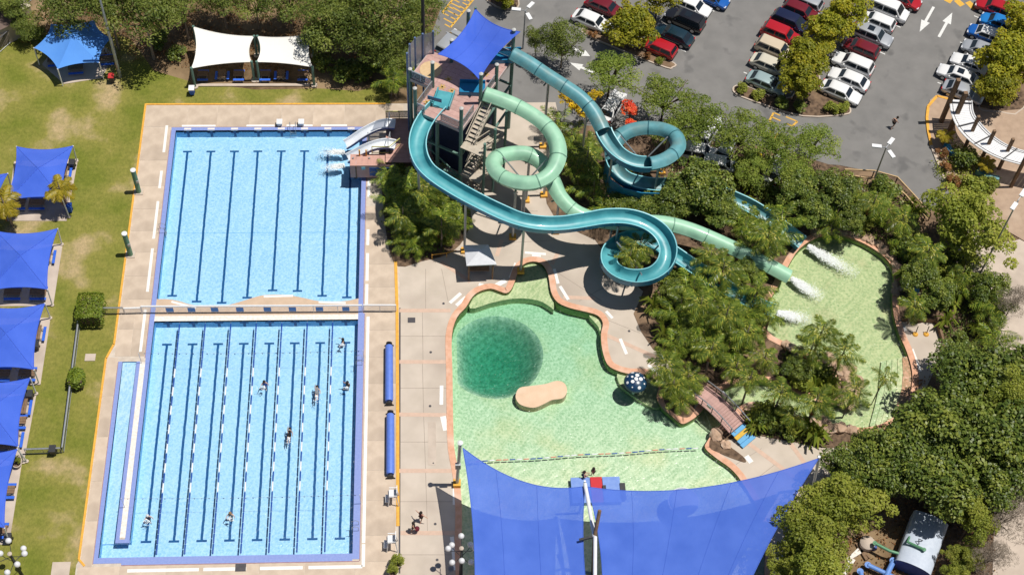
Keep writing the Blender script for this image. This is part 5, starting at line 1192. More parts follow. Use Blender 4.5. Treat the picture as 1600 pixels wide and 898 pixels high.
def car(px, py, ang, kd, col, label, roof=None, group='cars in the car park', sun=False):
    D = CARM[kd]; L, W, H, hb, hood, (xr0, xr1, xf1, xf0) = CARK[kd]; c = G(px, py, .75)
    t = thing('parked_car', label, 'car', (c.x, c.y, 0), math.radians(ang), group)
    def P(nm, mesh, loc=(0, 0, 0), rot=(0, 0, 0), pt=None, par=t):
        o = inst(nm, mesh, par, loc, rot)
        if pt: o.material_slots[0].link = 'OBJECT'; o.material_slots[0].material = pt
        return o
    pm = PAINT[col]; body = P('body', D['body'], pt=pm); P('cabin', D['cabin'], pt=PAINT[roof] if roof else pm)
    for nm in ('windscreen', 'rear_window'): P(nm, D[nm])
    for nm in ('side_window_front', 'side_window_rear'):
        for s_ in ('_l', '_r'): P('side_window', D[nm+s_])
    if sun: MB().box((xr1*.3+xf1*.45, 0, H+.006), (.75, .8, .02)).build('sunroof', M_glass, t)
    for x in (-L*.295, L*.305):
        for s_ in (-1, 1):
            wh = P('tyre', D['tyre'], (x, s_*(W/2-.09), D['R']), (math.pi/2, 0, 0)); P('rim', D['rim'], par=wh)
    for s_ in (-1, 1):
        P('headlight', D['headlight'], (L/2-.16, s_*W*.33, hood-.16)); P('tail_light', D['tail'], (-L/2+.07, s_*W*.36, hb*.80)); P('mirror', D['mirror'], (xf0-.42, s_*(W/2+.03), hb+.06), pt=pm)
    P('bumper', D['bumper'], (L/2-.03, 0, .40)); P('bumper', D['bumper'], (-L/2+.02, 0, .42))
    return t
RA, LA = -31, 149
for px, py, a, kd, col, lab, kw in (
    (925, 32, RA, 'sedan', 'white', 'white sedan alone left of the yellow-green tree', {}), (945, 10, RA, 'sedan', 'darkred', 'dark maroon car mostly hidden behind the yellow-green tree', {}),
    (1081, 8, RA, 'sedan', 'white', 'white sedan above the black wagon', {}), (1070, 30, LA, 'suv', 'black', 'black wagon with a long sunroof between the white sedan and dark sedan', {'sun': True}), (1053, 54, LA, 'sedan', 'green', 'dark blue-green sedan above the red hatchback', {}), (1029, 73, LA, 'hatch', 'red', 'bright red hatchback at the end of the row by the kerbed island', {}), (1112, -4, RA, 'hatch', 'blue', 'blue car cut by the top picture edge', {}),
    (1258, 2, LA, 'hatch', 'silver', 'silver car at the top edge of the double row', {}), (1251, 17, RA, 'hatch', 'darkred', 'dull red hatchback under the tree, third from the top edge', {}), (1236, 35, RA, 'suv', 'navy', 'navy boxy car between two red cars', {}), (1221, 54, RA, 'suv', 'red', 'boxy bright red car beside the cream wagon', {}), (1212, 77, RA, 'suv', 'cream', 'cream wagon between red car and ivory sedan', {}), (1204, 101, RA, 'sedan', 'ivory', 'ivory sedan above the pale teal sedan', {}), (1198, 129, RA, 'sedan', 'teal', 'pale teal sedan at the planted end of the double row', {}),
    (1412, -2, RA, 'hatch', 'red', 'red car peeping in at the top edge right of the white van', {}), (1387, 15, RA, 'van', 'white', 'white van at the top right of the double row', {}), (1371, 33, LA, 'hatch', 'white', 'white hatchback between white van and silver crossover', {}), (1363, 55, RA, 'suv', 'silver', 'silver crossover with a sunroof', {'sun': True}), (1345, 75, LA, 'hatch', 'darkred', 'dark red hatchback between the silver crossover and white wagon', {}), (1333, 100, LA, 'suv', 'white', 'long white wagon in the middle of the right side of the double row', {}), (1327, 123, LA, 'sedan', 'white', 'white sedan below the long white wagon', {}), (1314, 143, RA, 'sedan', 'white', 'white sedan at the planted end, last of the right side', {}),
    (1556, 13, 151, 'suv', 'red', 'large red car at the top right row', {}), (1560, 35, 151, 'hatch', 'sky', 'bright blue hatchback beside the large red car', {}), (1541, 53, 151, 'hatch', 'blue', 'blue hatchback with a white roof', {'roof': 'white'}), (1532, 77, 151, 'hatch', 'silver', 'silver hatchback below the white-roofed blue car', {}), (1516, 98, 151, 'coupe', 'white', 'small white coupe in the right row', {}), (1497, 117, 151, 'sedan', 'white', 'white sedan with dark roof windows next to the pergola posts', {'sun': True}), (1505, 143, -29, 'sedan', 'silver', 'silver sedan touching the pergola end', {}),
    (703, 66, 55, 'hatch', 'silver', 'pale silver car parked behind the tower sail', {}), (957, 165, 62, 'sedan', 'white', 'white car beside the red flowers', {}), (1090, 238, -12, 'suv', 'white', 'white wagon right of the teal loop', {}), (1124, 256, -12, 'hatch', 'white', 'white car half hidden behind the round jungle tree', {}), (1106, 204, 60, 'suv', 'white', 'white car seen through the flat-topped trees', {}), (1138, 228, 60, 'hatch', 'silver', 'silver car seen through the flat-topped trees', {}), (1172, 256, 60, 'hatch', 'yellow', 'yellow car under the flat-topped trees', {}), (1214, 262, 60, 'sedan', 'white', 'white car under the trees by the tan fence', {})):
    car(px, py, a, kd, col, lab, **kw)
# ------------------------------------------------------------------ road markings and islands
M_roadw = M('white_road_paint', (.74, .74, .72), (.62, .62, .60), scale=5, rough=.7); M_roady = M('yellow_road_paint', (.72, .42, .06), (.60, .35, .06), scale=5, rough=.7)
def mark(a, c, w_, mat=M_roadw, name='bay_line'):
    A = Vector(G2(*a)); B_ = Vector(G2(*c)); v = B_-A; o = MB().box((0, 0, 0), (v.length, w_, .004)).build(name, mat, carpark); o.location = ((A.x+B_.x)/2, (A.y+B_.y)/2, -.008); o.rotation_euler = (0, 0, math.atan2(v.y, v.x)); return o
for a, c in (((1105, 14), (1116, 18)), ((1096, 36), (1102, 39)), ((1080, 56), (1087, 60)), ((1061, 76), (1072, 81)), ((929, 2), (938, 6)), ((1229, 7), (1238, 11)), ((1216, 27), (1221, 29)), ((1188, 69), (1194, 72)), ((1176, 91), (1183, 94)), ((1162, 113), (1167, 115)), ((1390, 36), (1407, 43)), ((1369, 79), (1383, 85)), ((1349, 125), (1358, 129)), ((1333, 147), (1346, 152)), ((1391, 61), (1395, 64)), ((1522, 25), (1543, 33)), ((1511, 45), (1522, 50)), ((1500, 66), (1514, 71)), ((1489, 87), (1500, 91)), ((1465, 129), (1476, 133)), ((1418, 0), (1429, 3))): mark(a, c, .13)
def arrow(tail, tip, mat=M_roadw):
    A = Vector(G2(*tail)); B_ = Vector(G2(*tip)); v = B_-A; L_ = v.length; h = L_*.42; b = MB()
    b.add([(0, -.16, 0), (L_-h, -.16, 0), (L_-h, .16, 0), (0, .16, 0), (L_-h, -.52, 0), (L_, 0, 0), (L_-h, .52, 0)], [(0, 1, 2, 3), (4, 5, 6)])
    o = b.build('road_arrow', mat, carpark); o.location = (A.x, A.y, -.009); o.rotation_euler = (0, 0, math.atan2(v.y, v.x))
arrow((1459, 11), (1437, 50)); arrow((1467, 58), (1488, 20)); arrow((896, 76), (922, 88)); arrow((934, 116), (890, 98))
for a, c in (((1477, -2), (1487, 3)), ((1494, 0), (1504, 9)), ((1512, 3), (1524, 15))): mark(a, c, .75, M_roady, 'hump_mark')
def comb(p0, p1, q, n, ln):
    mark(p0, p1, .22, M_roady, 'hatch_bar')
    for k in range(n):
        t = k/(n-1); x = p0[0]+(p1[0]-p0[0])*t; y = p0[1]+(p1[1]-p0[1])*t; l = ln[k % len(ln)]
        mark((x, y), (x+q[0]*l, y+q[1]*l), .16, M_roady, 'hatch_bar')
comb((704, 43), (741, -2), (-9, -5), 9, (1, 1.7, 1)); comb((691, 20), (712, -6), (10, 5), 6, (1, 1.6))
comb((1202, 189), (1209, 176), (10, 4.5), 3, (.9, 1.4, 1)); comb((1238, 197), (1246, 190), (-12, -5), 2, (.8, 1.5)); comb((1200, 212), (1228, 226), (6, -9), 4, (.8, 1))
def island(px, label, mat=M_mulch, h=.12):
    P = curve(GP(px), True, 3); c = (sum(p[0] for p in P)/len(P), sum(p[1] for p in P)/len(P)); r = MB(); inn = offset(P, -.16)
    root = thing('kerbed_island', label, 'traffic island', (*c, 0)); L_ = lambda Q: [(x-c[0], y-c[1]) for x, y in Q]
    MB().prism(L_(P), -.02, h, [L_(inn)]).build('kerb', M_path, root); MB().prism(L_(inn), -.02, h-.03).build('soil', mat, root)
island([(910, 45), (915, 56), (980, 84), (1040, 107), (1051, 107), (1054, 99), (1000, 76), (955, 58), (930, 47)], 'narrow planted island below the red hatchback')
island([(1146, 136), (1149, 148), (1190, 164), (1255, 183), (1318, 181), (1330, 174), (1322, 163), (1296, 150), (1281, 120), (1298, 80), (1322, 40), (1340, -8), (1318, -14), (1288, 30), (1264, 75), (1248, 118), (1236, 152), (1200, 148), (1165, 134)], 'long planted island between the two rows of parked cars')
island([(1528, 170), (1560, 176), (1600, 170), (1640, 60), (1620, -20), (1590, 40), (1570, 90), (1545, 140)], 'planted island under the right-hand car park trees')
island([(752, -10), (775, 12), (800, 16), (812, 8), (800, -14)], 'planted island at the top picture edge')
for px, py, r, kd, lab in ((1160, 138, .8, 'gshrub', 'yellowish shrub at the tip of the long island'), (1185, 148, .8, 'gshrub', 'yellowish shrub second from the tip of the long island'), (1300, 168, .9, 'gshrub', 'yellowish shrub at the far corner of the long island'), (1318, 168, .8, 'gshrub', 'yellowish shrub at the rounded island end'), (925, 53, .6, 'rust', 'dry shrub below the white sedan'), (1010, 88, .6, 'rust', 'dry shrub under the red hatchback'), (1030, 95, .5, 'gshrub', 'small green shrub at the narrow island end'), (790, 4, .9, 'gshrub', 'green shrub on the top edge island'), (1220, 160, .9, 'shrub', 'dark shrub in the shade of the long island'), (1250, 168, .9, 'shrub', 'dark shrub at the foot of the island trees')):
    tree(kd, px, py, r*.7, r, lab, 'shrub', 'shrub')
# ------------------------------------------------------------------ people
def skin_body(name, V, Eg, Rr, mat, parent=None, root=0, lv=1):
    me = bpy.data.meshes.new(name); me.from_pydata([tuple(v) for v in V], Eg, []); o = bpy.data.objects.new(name, me); link(o, parent)
    o.modifiers.new('skin', 'SKIN'); sub = o.modifiers.new('sub', 'SUBSURF'); sub.levels = sub.render_levels = lv
    for i, d in enumerate(me.skin_vertices[0].data): d.radius = (Rr[i],)*2; d.use_root = (i == root)
    me.materials.append(mat); return o
M_skin = M('skin', (.62, .38, .27), (.58, .35, .25), rough=.6); M_skin2 = M('tanned_skin', (.44, .26, .18), (.41, .24, .16), rough=.6); M_hair = M('dark_hair', (.02, .013, .01), (.03, .02, .015), rough=.7); M_hairb = M('fair_hair', (.30, .20, .10), (.26, .17, .08), rough=.7)
CL = {k: M(k+'_cloth', c, rough=.9) for k, c in (('black', (.012, .012, .014)), ('navy', (.015, .02, .06)), ('maroon', (.13, .015, .03)), ('grey', (.25, .26, .28)), ('white', (.7, .7, .7)), ('blue', (.03, .08, .35)), ('pink', (.5, .12, .2)))}
def person(label, loc, rz, J, skin=M_skin, hair=M_hair, top='black', bottom='black', tilt=(0, 0), cap=None, held=None, group=None):
    t = thing('person', label, 'person', loc, rz, group); t.rotation_euler = (tilt[0], tilt[1], rz)
    names = ['pelvis', 'waist', 'chest', 'neck', 'headb', 'headt', 'shl', 'ell', 'hal', 'fil', 'shr', 'elr', 'har', 'fir', 'hil', 'knl', 'anl', 'tol', 'hir', 'knr', 'anr', 'tor']
    V = [Vector(J[n]) for n in names]; ix = {n: i for i, n in enumerate(names)}
    E_ = [('pelvis', 'waist'), ('waist', 'chest'), ('chest', 'neck'), ('neck', 'headb'), ('headb', 'headt'), ('chest', 'shl'), ('shl', 'ell'), ('ell', 'hal'), ('hal', 'fil'), ('chest', 'shr'), ('shr', 'elr'), ('elr', 'har'), ('har', 'fir'), ('pelvis', 'hil'), ('hil', 'knl'), ('knl', 'anl'), ('anl', 'tol'), ('pelvis', 'hir'), ('hir', 'knr'), ('knr', 'anr'), ('anr', 'tor')]
    R_p = dict(pelvis=.13, waist=.125, chest=.145, neck=.055, headb=.085, headt=.09, shl=.065, ell=.045, hal=.035, fil=.03, shr=.065, elr=.045, har=.035, fir=.03, hil=.09, knl=.06, anl=.042, tol=.04, hir=.09, knr=.06, anr=.042, tor=.04)
    body = skin_body('body', V, [(ix[a], ix[b]) for a, b in E_], [R_p[n] for n in names], skin, t)
    hd = (Vector(J['headb'])+Vector(J['headt']))/2
    f = Vector((0, 1, 0))
    tn = ['waist', 'chest', 'shl', 'shr', 'pelvis']; skin_body('shirt', [J['waist'], J['chest'], Vector(J['shl'])*.7+Vector(J['ell'])*.3, Vector(J['shr'])*.7+Vector(J['elr'])*.3, J['pelvis']], [(0, 1), (1, 2), (1, 3), (4, 0)], [.145, .165, .08, .08, .15], CL[top], t)
    kl = Vector(J['hil']).lerp(Vector(J['knl']), .6); kr = Vector(J['hir']).lerp(Vector(J['knr']), .6)
    skin_body('shorts', [J['pelvis'], J['hil'], kl, J['hir'], kr], [(0, 1), (1, 2), (0, 3), (3, 4)], [.15, .115, .1, .115, .1], CL[bottom], t)
    up = (Vector(J['headt'])-Vector(J['headb'])).normalized()
    h = MB().lathe([(.135, -.02), (.15, .05), (.13, .13), (.07, .185), (.01, .2)], 12); ho = h.build('hair', CL[cap] if cap else hair, t, smooth=True); ho.location = hd-f*.015; ho.rotation_euler = up.to_track_quat('Z', 'Y').to_euler()
    for s_ in (-1, 1):
        MB().lathe([(.014, -.01), (.018, 0), (.012, .012)], 8).build('eye', M_hair, t, loc=tuple(hd+f*.105+Vector((s_*.042, 0, .01))))
    MB().tube([hd+f*.10+Vector((0, 0, .02)), hd+f*.135+Vector((0, 0, -.03))], [.012, .02], 6).build('nose', skin, t)
    MB().bar(hd+f*.108+Vector((-.03, 0, -.065)), hd+f*.108+Vector((.03, 0, -.065)), .015).build('mouth', CL['maroon'], t)
    return t
def stand(step=.22, arm=.12, **o):
    J = dict(pelvis=(0, 0, .95), waist=(0, .01, 1.12), chest=(0, 0, 1.36), neck=(0, 0, 1.5), headb=(0, .02, 1.58), headt=(0, .02, 1.70),
             shl=(-.19, 0, 1.42), ell=(-.25, -arm, 1.15), hal=(-.26, -arm*.2+.08, .92), fil=(-.26, .12-arm*.2, .82), shr=(.19, 0, 1.42), elr=(.25, arm, 1.15), har=(.26, arm*1.6+.05, .93), fir=(.26, arm*1.8+.06, .84),
             hil=(-.1, 0, .88), knl=(-.11, step*.7, .5), anl=(-.11, step, .09), tol=(-.12, step+.16, .04), hir=(.1, 0, .88), knr=(.11, -step*.3, .5), anr=(.11, -step*1.1, .1), tor=(.12, -step*1.1+.16, .04))
    J.update(o); return J
def sit(**o):
    J = stand(0, 0); J.update(pelvis=(0, 0, .14), waist=(0, .02, .32), chest=(0, .05, .56), neck=(0, .06, .70), headb=(0, .09, .78), headt=(0, .09, .90), shl=(-.19, .05, .62), ell=(-.27, -.05, .38), hal=(-.26, .15, .2), fil=(-.24, .24, .16), shr=(.19, .05, .62), elr=(.27, -.05, .38), har=(.26, .15, .2), fir=(.24, .24, .16),
        hil=(-.1, .04, .13), knl=(-.12, .45, .2), anl=(-.12, .75, -.15), tol=(-.12, .88, -.2), hir=(.1, .04, .13), knr=(.12, .45, .2), anr=(.12, .75, -.15), tor=(.12, .88, -.2)); J.update(o); return J
def swim(**o):   # lies along +z before tilting
    J = stand(.03, .0); J.update(ell=(-.24, .05, 1.66), hal=(-.2, .02, 1.9), fil=(-.2, .02, 2.0), elr=(.34, .1, 1.2), har=(.34, .16, .95), fir=(.34, .16, .86), knl=(-.11, -.03, .5), anl=(-.12, .05, .08), tol=(-.12, .02, -.06), knr=(.11, .05, .5), anr=(.12, -.06, .1), tor=(.12, -.08, -.04)); J.update(o); return J
wk = 'people walking on the lagoon deck'
p = G(646, 829); person('person in dark shirt walking on the lagoon deck carrying a maroon bag', (p.x, p.y, 0), math.radians(-100), stand(), M_skin2, top='black', bottom='black', group=wk)
b = MB().lathe([(.05, 0), (.22, .08), (.25, .3), (.12, .45)], 10).build('shoulder_bag', CL['maroon'], None, smooth=True); b.location = (p.x+.33, p.y-.1, .45); tag(b, 'maroon bag held by the walker on the lagoon deck', 'bag')
p = G(658, 813); person('person in maroon top stepping ahead on the lagoon deck with arms out', (p.x, p.y, 0), math.radians(-35), stand(.26, .1, ell=(-.45, .05, 1.3), hal=(-.62, .12, 1.22), fil=(-.7, .16, 1.2), elr=(.45, .05, 1.28), har=(.62, .1, 1.15), fir=(.7, .14, 1.12)), M_skin, top='maroon', bottom='black', group=wk)
p = G(1394, 200); person('person in dark clothes walking bent forward across the car park', (p.x, p.y, 0), math.radians(-60), stand(.3, .2, chest=(0, .12, 1.33), neck=(0, .2, 1.45), headb=(0, .26, 1.52), headt=(0, .3, 1.63)), M_skin2, top='navy', bottom='black')
FZ = .25
p = G(911, 744, FZ); person('person sitting on the edge of the floating platform leaning on one arm', (p.x, p.y, FZ), math.radians(-65), sit(), M_skin, top='navy', bottom='navy', group='people on the floating platform')
p = G(926, 741, FZ); person('child standing on the floating platform at the lagoon edge', (p.x, p.y, FZ), math.radians(200), {k: Vector(v)*.72 for k, v in stand(.08).items()}, M_skin2, top='black', bottom='black', group='people on the floating platform')
sw = 'swimmers in the lower lap pool'
for px, py, pose, rz, lab, cap, top, sk in (
    (413, 598, 'up', 190, 'swimmer with blue trunks standing in a lane left of centre', None, 'blue', M_skin), (495, 612, 'lie', 175, 'swimmer stretched out in the third lane from the right', None, 'grey', M_skin), (451, 678, 'lie', 172, 'swimmer on the black line in the middle of the lower pool', None, 'black', M_skin), (536, 532, 'up', 100, 'swimmer near the top of the right-hand lane', None, 'black', M_skin2), (543, 599, 'wave', 160, 'swimmer in dark shirt with a raised arm in the right-hand lane', None, 'black', M_skin2), (231, 807, 'up', 200, 'swimmer in a white cap in the left-hand lane', 'white', 'navy', M_skin), (360, 803, 'up', 180, 'fair-haired swimmer in the fourth lane from the left', None, 'grey', M_skin)):
    c = G(px, py, -.05); hr = M_hairb if 'fair' in lab else M_hair
    if pose == 'lie':
        person(lab, (c.x, c.y-.9, -.10), math.radians(rz-175), {k: Vector(v)*.9 for k, v in swim().items()}, sk, hr, top, top, (-math.pi/2, 0), cap, group=sw)
    else:
        J = stand(.1, .1); 
        if pose == 'wave': J.update(elr=(.4, .1, 1.55), har=(.5, .15, 1.8), fir=(.52, .16, 1.9))
        else: J.update(ell=(-.4, .15, 1.28), hal=(-.5, .4, 1.3), fil=(-.5, .5, 1.3), elr=(.4, .15, 1.28), har=(.5, .4, 1.3), fir=(.5, .5, 1.3))
        person(lab, (c.x, c.y, -1.14), math.radians(rz), {k: Vector(v)*.8 for k, v in J.items()}, sk, hr, top, top, (0, 0), cap, group=sw)
    dx, dy = (3, -22) if pose == 'lie' else (-9, 4)
    splash((px, py+6), (px+dx*.3, py+(20 if pose == 'lie' else 12)), .9 if pose == 'lie' else 1.1, 55, 'churned water round the '+lab, -.035, int(px))
# ------------------------------------------------------------------ lap pool fittings
M_fl_b = M('blue_rope_float', (.015, .07, .33), (.02, .09, .38), rough=.4); M_fl_w = M('white_rope_float', (.82, .82, .84), (.76, .76, .8), rough=.4); M_fl_r = M('salmon_rope_float', (.7, .3, .2), (.65, .27, .18), rough=.4)
def fl_mesh(nm, L_, mat, r=.075): return MB().tube([(-L_/2, 0, 0), (-L_/2+.03, 0, 0), (L_/2-.03, 0, 0), (L_/2, 0, 0)], [r*.7, r, r, r*.7], 8).mesh(nm, mat, True)
FB, FW = fl_mesh('float', .96, M_fl_b), fl_mesh('float', .96, M_fl_w)
ords = ['leftmost', 'second from the left', 'third from the left', 'middle', 'third from the right', 'second from the right', 'rightmost']
for i in range(7):
    x = -17.5+2.5*i; t = thing('lane_rope', 'blue and white lane rope of the lower lap pool, %s' % ords[i], 'lane rope', (x, 0, -.03), 0, 'lane ropes')
    MB().tube([(0, .1, 0), (0, 24.9, 0)], .015, 5).build('cable', M_greym, t)
    for k in range(24):
        blue = k < 5 or k > 18 or k % 2
        inst('float', FB if blue else FW, t, (0, .7+k*1.02, 0), (0, 0, math.pi/2))
def rope(a, c, n, name, label):
    A, B_ = G(*a, -.1), G(*c, -.1); v = B_-A; t = thing(name, label, 'rope', tuple(A), math.atan2(v.y, v.x)); L_ = v.length
    ms = [fl_mesh('float', L_/n*.8, m, .06) for m in (M_fl_w, M_fl_b, M_fl_r)]
    MB().tube([(0, 0, 0), (L_, 0, 0)], .012, 5).build('cable', M_greym, t)
    for k in range(n): inst('float', ms[(k*2+k//5) % 3], t, (L_*(k+.5)/n, math.sin(k*.5)*.05, 0))
rope((731, 722), (1092, 699), 34, 'lagoon_rope', 'thin rope of coloured floats strung across the lagoon before the sails')
def flags(y, lab):
    t = thing('backstroke_flag_line', lab, 'flag line', (-10, y, 0), 0, 'backstroke flag lines')
    for x in (-10.75, 10.65): MB().tube([(x, 0, 0), (x, 0, 1.9)], .03, 6).build('pole', M_whitem, t)
    MB().tube([(-10.75+21.4*k/16, 0, 1.85-.22*math.sin(math.pi*k/16)) for k in range(17)], .008, 4).build('line', M_greym, t)
    pm = MB().add([(-.09, 0, 0), (.09, 0, 0), (0, .01, -.24)], [(0, 1, 2)]).mesh('pennant', M_fl_b); pw = MB().add([(-.09, 0, 0), (.09, 0, 0), (0, .01, -.24)], [(0, 1, 2)]).mesh('pennant', M_fl_w)
    for k in range(32): x = -10.2+20.4*k/31; inst('pennant', pm if k % 2 else pw, t, (x, 0, 1.84-.22*math.sin(math.pi*(x+10.7)/21.4)))
flags(20.2, 'string of small flags across the far end of the lower lap pool'); flags(4.9, 'string of small flags across the near end of the lower lap pool')
# lane number tiles along the far edge
for i in range(8):
    x = -18.75+2.5*i
    for Y, z in ((YT+.2, .018), (YT-.012, -.03)): MB().box((x, Y, z), (.75, .22 if Y > YT else .01, .01 if Y > YT else .1)).build('lane_tile', M_whitepaint, deck)
def fence(name, label, a, c, h=1.25, top=M_whitem, panel=M_mesh, n=None, zb=0., blues=(), post=M_whitem, group=None, bars=0):
    A, B_ = Vector((*a, 0)), Vector((*c, 0)); v = B_-A; L_ = v.length; t = thing(name, label, 'fence', tuple(A), math.atan2(v.y, v.x), group); n = n or max(1, round(L_/2.4))
    for k in range(n+1): MB().tube([(L_*k/n, 0, zb), (L_*k/n, 0, h+.06)], .04, 6).build('post', post, t)
    MB().tube([(0, 0, h), (L_, 0, h)], .09, 6).build('top_rail', top, t); MB().tube([(0, 0, zb+.1), (L_, 0, zb+.1)], .03, 6).build('bottom_rail', M_greym, t)
    for k in range(n):
        b = MB(); nb_ = int(L_/n/.12)
        for q in range(nb_): b.box((L_*k/n+.06+(L_/n-.12)*(q+.5)/nb_, 0, (h+zb+.1)/2), (.026, .026, h-zb-.16))
        b.build('picket_panel', M_whitem if panel is M_fmesh else (M_greym if panel is M_mesh else panel), t)
    for x in blues: MB().box((x, -.03, .62), (.72, .03, .72)).build('blue_board', M_bin_blue if False else M_bb, t)
    return t
M_bb = M('blue_board_paint', (.05, .22, .55), (.06, .25, .6), rough=.5); M_fmesh = M_whitem
xs = [G(px, 485).x for px in (267, 301, 337, 376, 419, 458, 500, 541)]
fence('bulkhead_fence', 'white-railed mesh fence with blue boards on the bulkhead between the lap pools', (-21.2, 25.95), (.4, 25.85), blues=[x+21.2 for x in xs], panel=M_fmesh)
fence('pool_gate', 'grey mesh double gate right of the bulkhead fence', (.55, 25.9), (3.75, 25.85), 1.2, n=2, panel=M_fmesh)
fence('pool_gate', 'grey mesh gate panel left of the bulkhead fence', (-22.9, 25.9), (-21.3, 25.95), 1.0, n=1, panel=M_fmesh)
fence('lawn_fence', 'short mesh fence between the clipped bush and the left gate', (-25.2, 25.9), (-23.0, 25.9), 1.1, n=1, top=M_greym, post=M_greym)
fence('lawn_fence', 'long low mesh fence along the lawn through the clipped bushes', G2(125, 510), G2(100, 706), .95, top=M_greym, post=M_greym)
fence('lawn_fence', 'short mesh fence across the lawn at the lower canopies', G2(41, 709), G2(97, 707), .95, top=M_greym, post=M_greym, n=2)
def tan_fence(pts, label):
    P = [G(*p) for p in pts]; t = thing('tan_rail_fence', label, 'fence', tuple(P[0])); o0 = P[0]
    for a, c in zip(P, P[1:]):
        n = max(1, round((c-a).length/2.2))
        for k in range(n+1):
            q = a+(c-a)*k/n-o0; MB().bar((q.x, q.y, 0), (q.x, q.y, 1.25), .09).build('post', M_wood, t)
        MB().bar(a-o0+Vector((0, 0, 1.25)), c-o0+Vector((0, 0, 1.25)), .12).build('top_rail', M_rail, t); MB().bar(a-o0+Vector((0, 0, .2)), c-o0+Vector((0, 0, .2)), .06).build('bottom_rail', M_rail, t)
tan_fence([(1316, 276), (1362, 278), (1398, 288), (1424, 316), (1450, 345)], 'tan-railed fence along the car park bend'); tan_fence([(1320, 284), (1385, 296), (1410, 315), (1440, 350)], 'second tan rail inside the car park bend fence')
yr = thing('garden_rail', 'thin yellow rail round the palm bed by the gazebo', 'rail', tuple(G(675, 405)))
pp = [G(675, 405)-yr.location, G(698, 402)-yr.location, G(713, 398)-yr.location]
for a, c in zip(pp, pp[1:]): MB().bar(a+Vector((0, 0, .8)), c+Vector((0, 0, .8)), .06).build('rail_bar', M_orange, yr); MB().bar(a, a+Vector((0, 0, .82)), .06).build('post', M_orange, yr)
# drain channel beside the ochre kerb
gut = sheet('drain_channel', [(4.15, -2), (4.3, -2), (4.2, 26.3), (4.05, 26.3)], .006, M_hatch, holes=[])
# pool cover rollers
M_cover = M('blue_pool_cover', (.10, .19, .62), (.12, .22, .68), rough=.5)
for a, c, lab in (((608, 540), (608, 627), 'rolled blue pool cover on its stand, far one of the two'), ((610, 647), (610, 741), 'rolled blue pool cover on its stand, near one of the two')):
    A, B_ = G(*a, .45), G(*c, .45); t = thing('cover_roller', lab, 'pool cover', (A.x, A.y, 0), 0, 'pool cover rollers'); v = B_-A
    MB().tube([(0, 0, .5), (v.x*.02, v.y*.02, .5), (v.x*.97, v.y*.97, .5), (v.x, v.y, .5)], [.3, .38, .40, .34], 16).build('rolled_cover', M_cover, t, smooth=30)
    for k in (-.04, 1.03):
        s_ = MB(); x, y = v.x*k, v.y*k; s_.bar((x-.4, y, .08), (x, y, .55), .08); s_.bar((x+.4, y, .08), (x, y, .55), .08); s_.bar((x-.45, y, .08), (x+.45, y, .08), .08); s_.build('stand', M_darkm, t)
        MB().tube([(x, y-.06, .5), (x, y+.06, .5)], .3, 12).build('end_wheel', M_darkm, t)
# lifeguard chairs
for px, py, lab, rz in ((615, 782, 'white high lifeguard chair below the cover rollers', math.pi), (613, 853, 'white high lifeguard chair nearest the potted plant', math.pi)):
    p = G(px, py); t = thing('lifeguard_chair', lab, 'chair', (p.x, p.y, 0), rz, 'lifeguard chairs')
    for x in (-.4, .4):
        for y in (-.45, .45): MB().bar((x*1.2, y*1.25, 0), (x*.8, y*.8, 1.55), .08).build('leg', M_whitem, t)
    MB().box((0, 0, 1.55), (.75, .8, .07)).build('seat', M_whitem, t); MB().box((-.36, 0, 2.0), (.07, .8, .8)).build('backrest', M_whitem, t)
    for y in (-.42, .42): MB().bar((-.36, y, 1.85), (.36, y, 1.85), .07).build('armrest', M_whitem, t)
    for z in (.4, .8, 1.2): MB().bar((.46, -.45, z), (.46, .45, z), .06).build('rung', M_whitem, t)
    MB().box((.55, 0, .5), (.4, .8, .06)).build('foot_board', M_whitem, t)
# potted plant at the deck corner
def pot(px, py, lab, r=.38, h=.6, mat=M_path, kd='gshrub', s_=.55):
    p = G(px, py); t = thing('potted_plant', lab, 'potted plant', (p.x, p.y, 0)); MB().lathe([(r*.7, 0), (r, h*.9), (r*1.08, h), (r*.9, h), (r*.85, h*.85)], 16).build('pot', mat, t); MB().lathe([(r*.85, h*.86), (r*.1, h*.9)], 12).build('soil', M_mulch, t)
    me, li, R, dep = PROTO[kd][1]; inst('foliage', me, t, (0, .15, h+.45), scale=s_); inst('stem', li, t, (0, 0, h+.4), scale=s_)
pot(621, 884, 'pale pot with a leafy plant at the near end of the ochre kerb'); pot(28, 727, 'pale round pot by the lower canopy post', .42, .5, s_=.4); pot(614, 898, 'second pot plant at the bottom edge by the ochre kerb', s_=.45)
# round green markers posts on the deck
for a, b_, lab in (((205, 262), (217, 300), 'fat green post with white cap by the upper lap pool, far one'), ((193, 366), (204, 398), 'fat green post with white cap by the upper lap pool, near one')):
    p = G(*b_); h = 3.6; t = thing('deck_post', lab, 'post', (p.x, p.y, 0), 0, 'fat green posts'); MB().tube([(0, 0, 0), (0, 0, h)], .26, 14).build('shaft', M('sea_green_paint', (.12, .24, .15), (.15, .28, .18)) if 'far' in lab else bpy.data.materials['sea_green_paint'], t, smooth=40); MB().lathe([(.28, 0), (.28, .1), (.08, .16)], 14).build('cap', M_whitem, t, loc=(0, 0, h)); MB().box((0, 0, .04), (.95, .85, .08)).build('base_pad', M_path, t)
    MB().box((.2, -.2, h*.55), (.25, .2, .35)).build('control_box', M_greym, t)
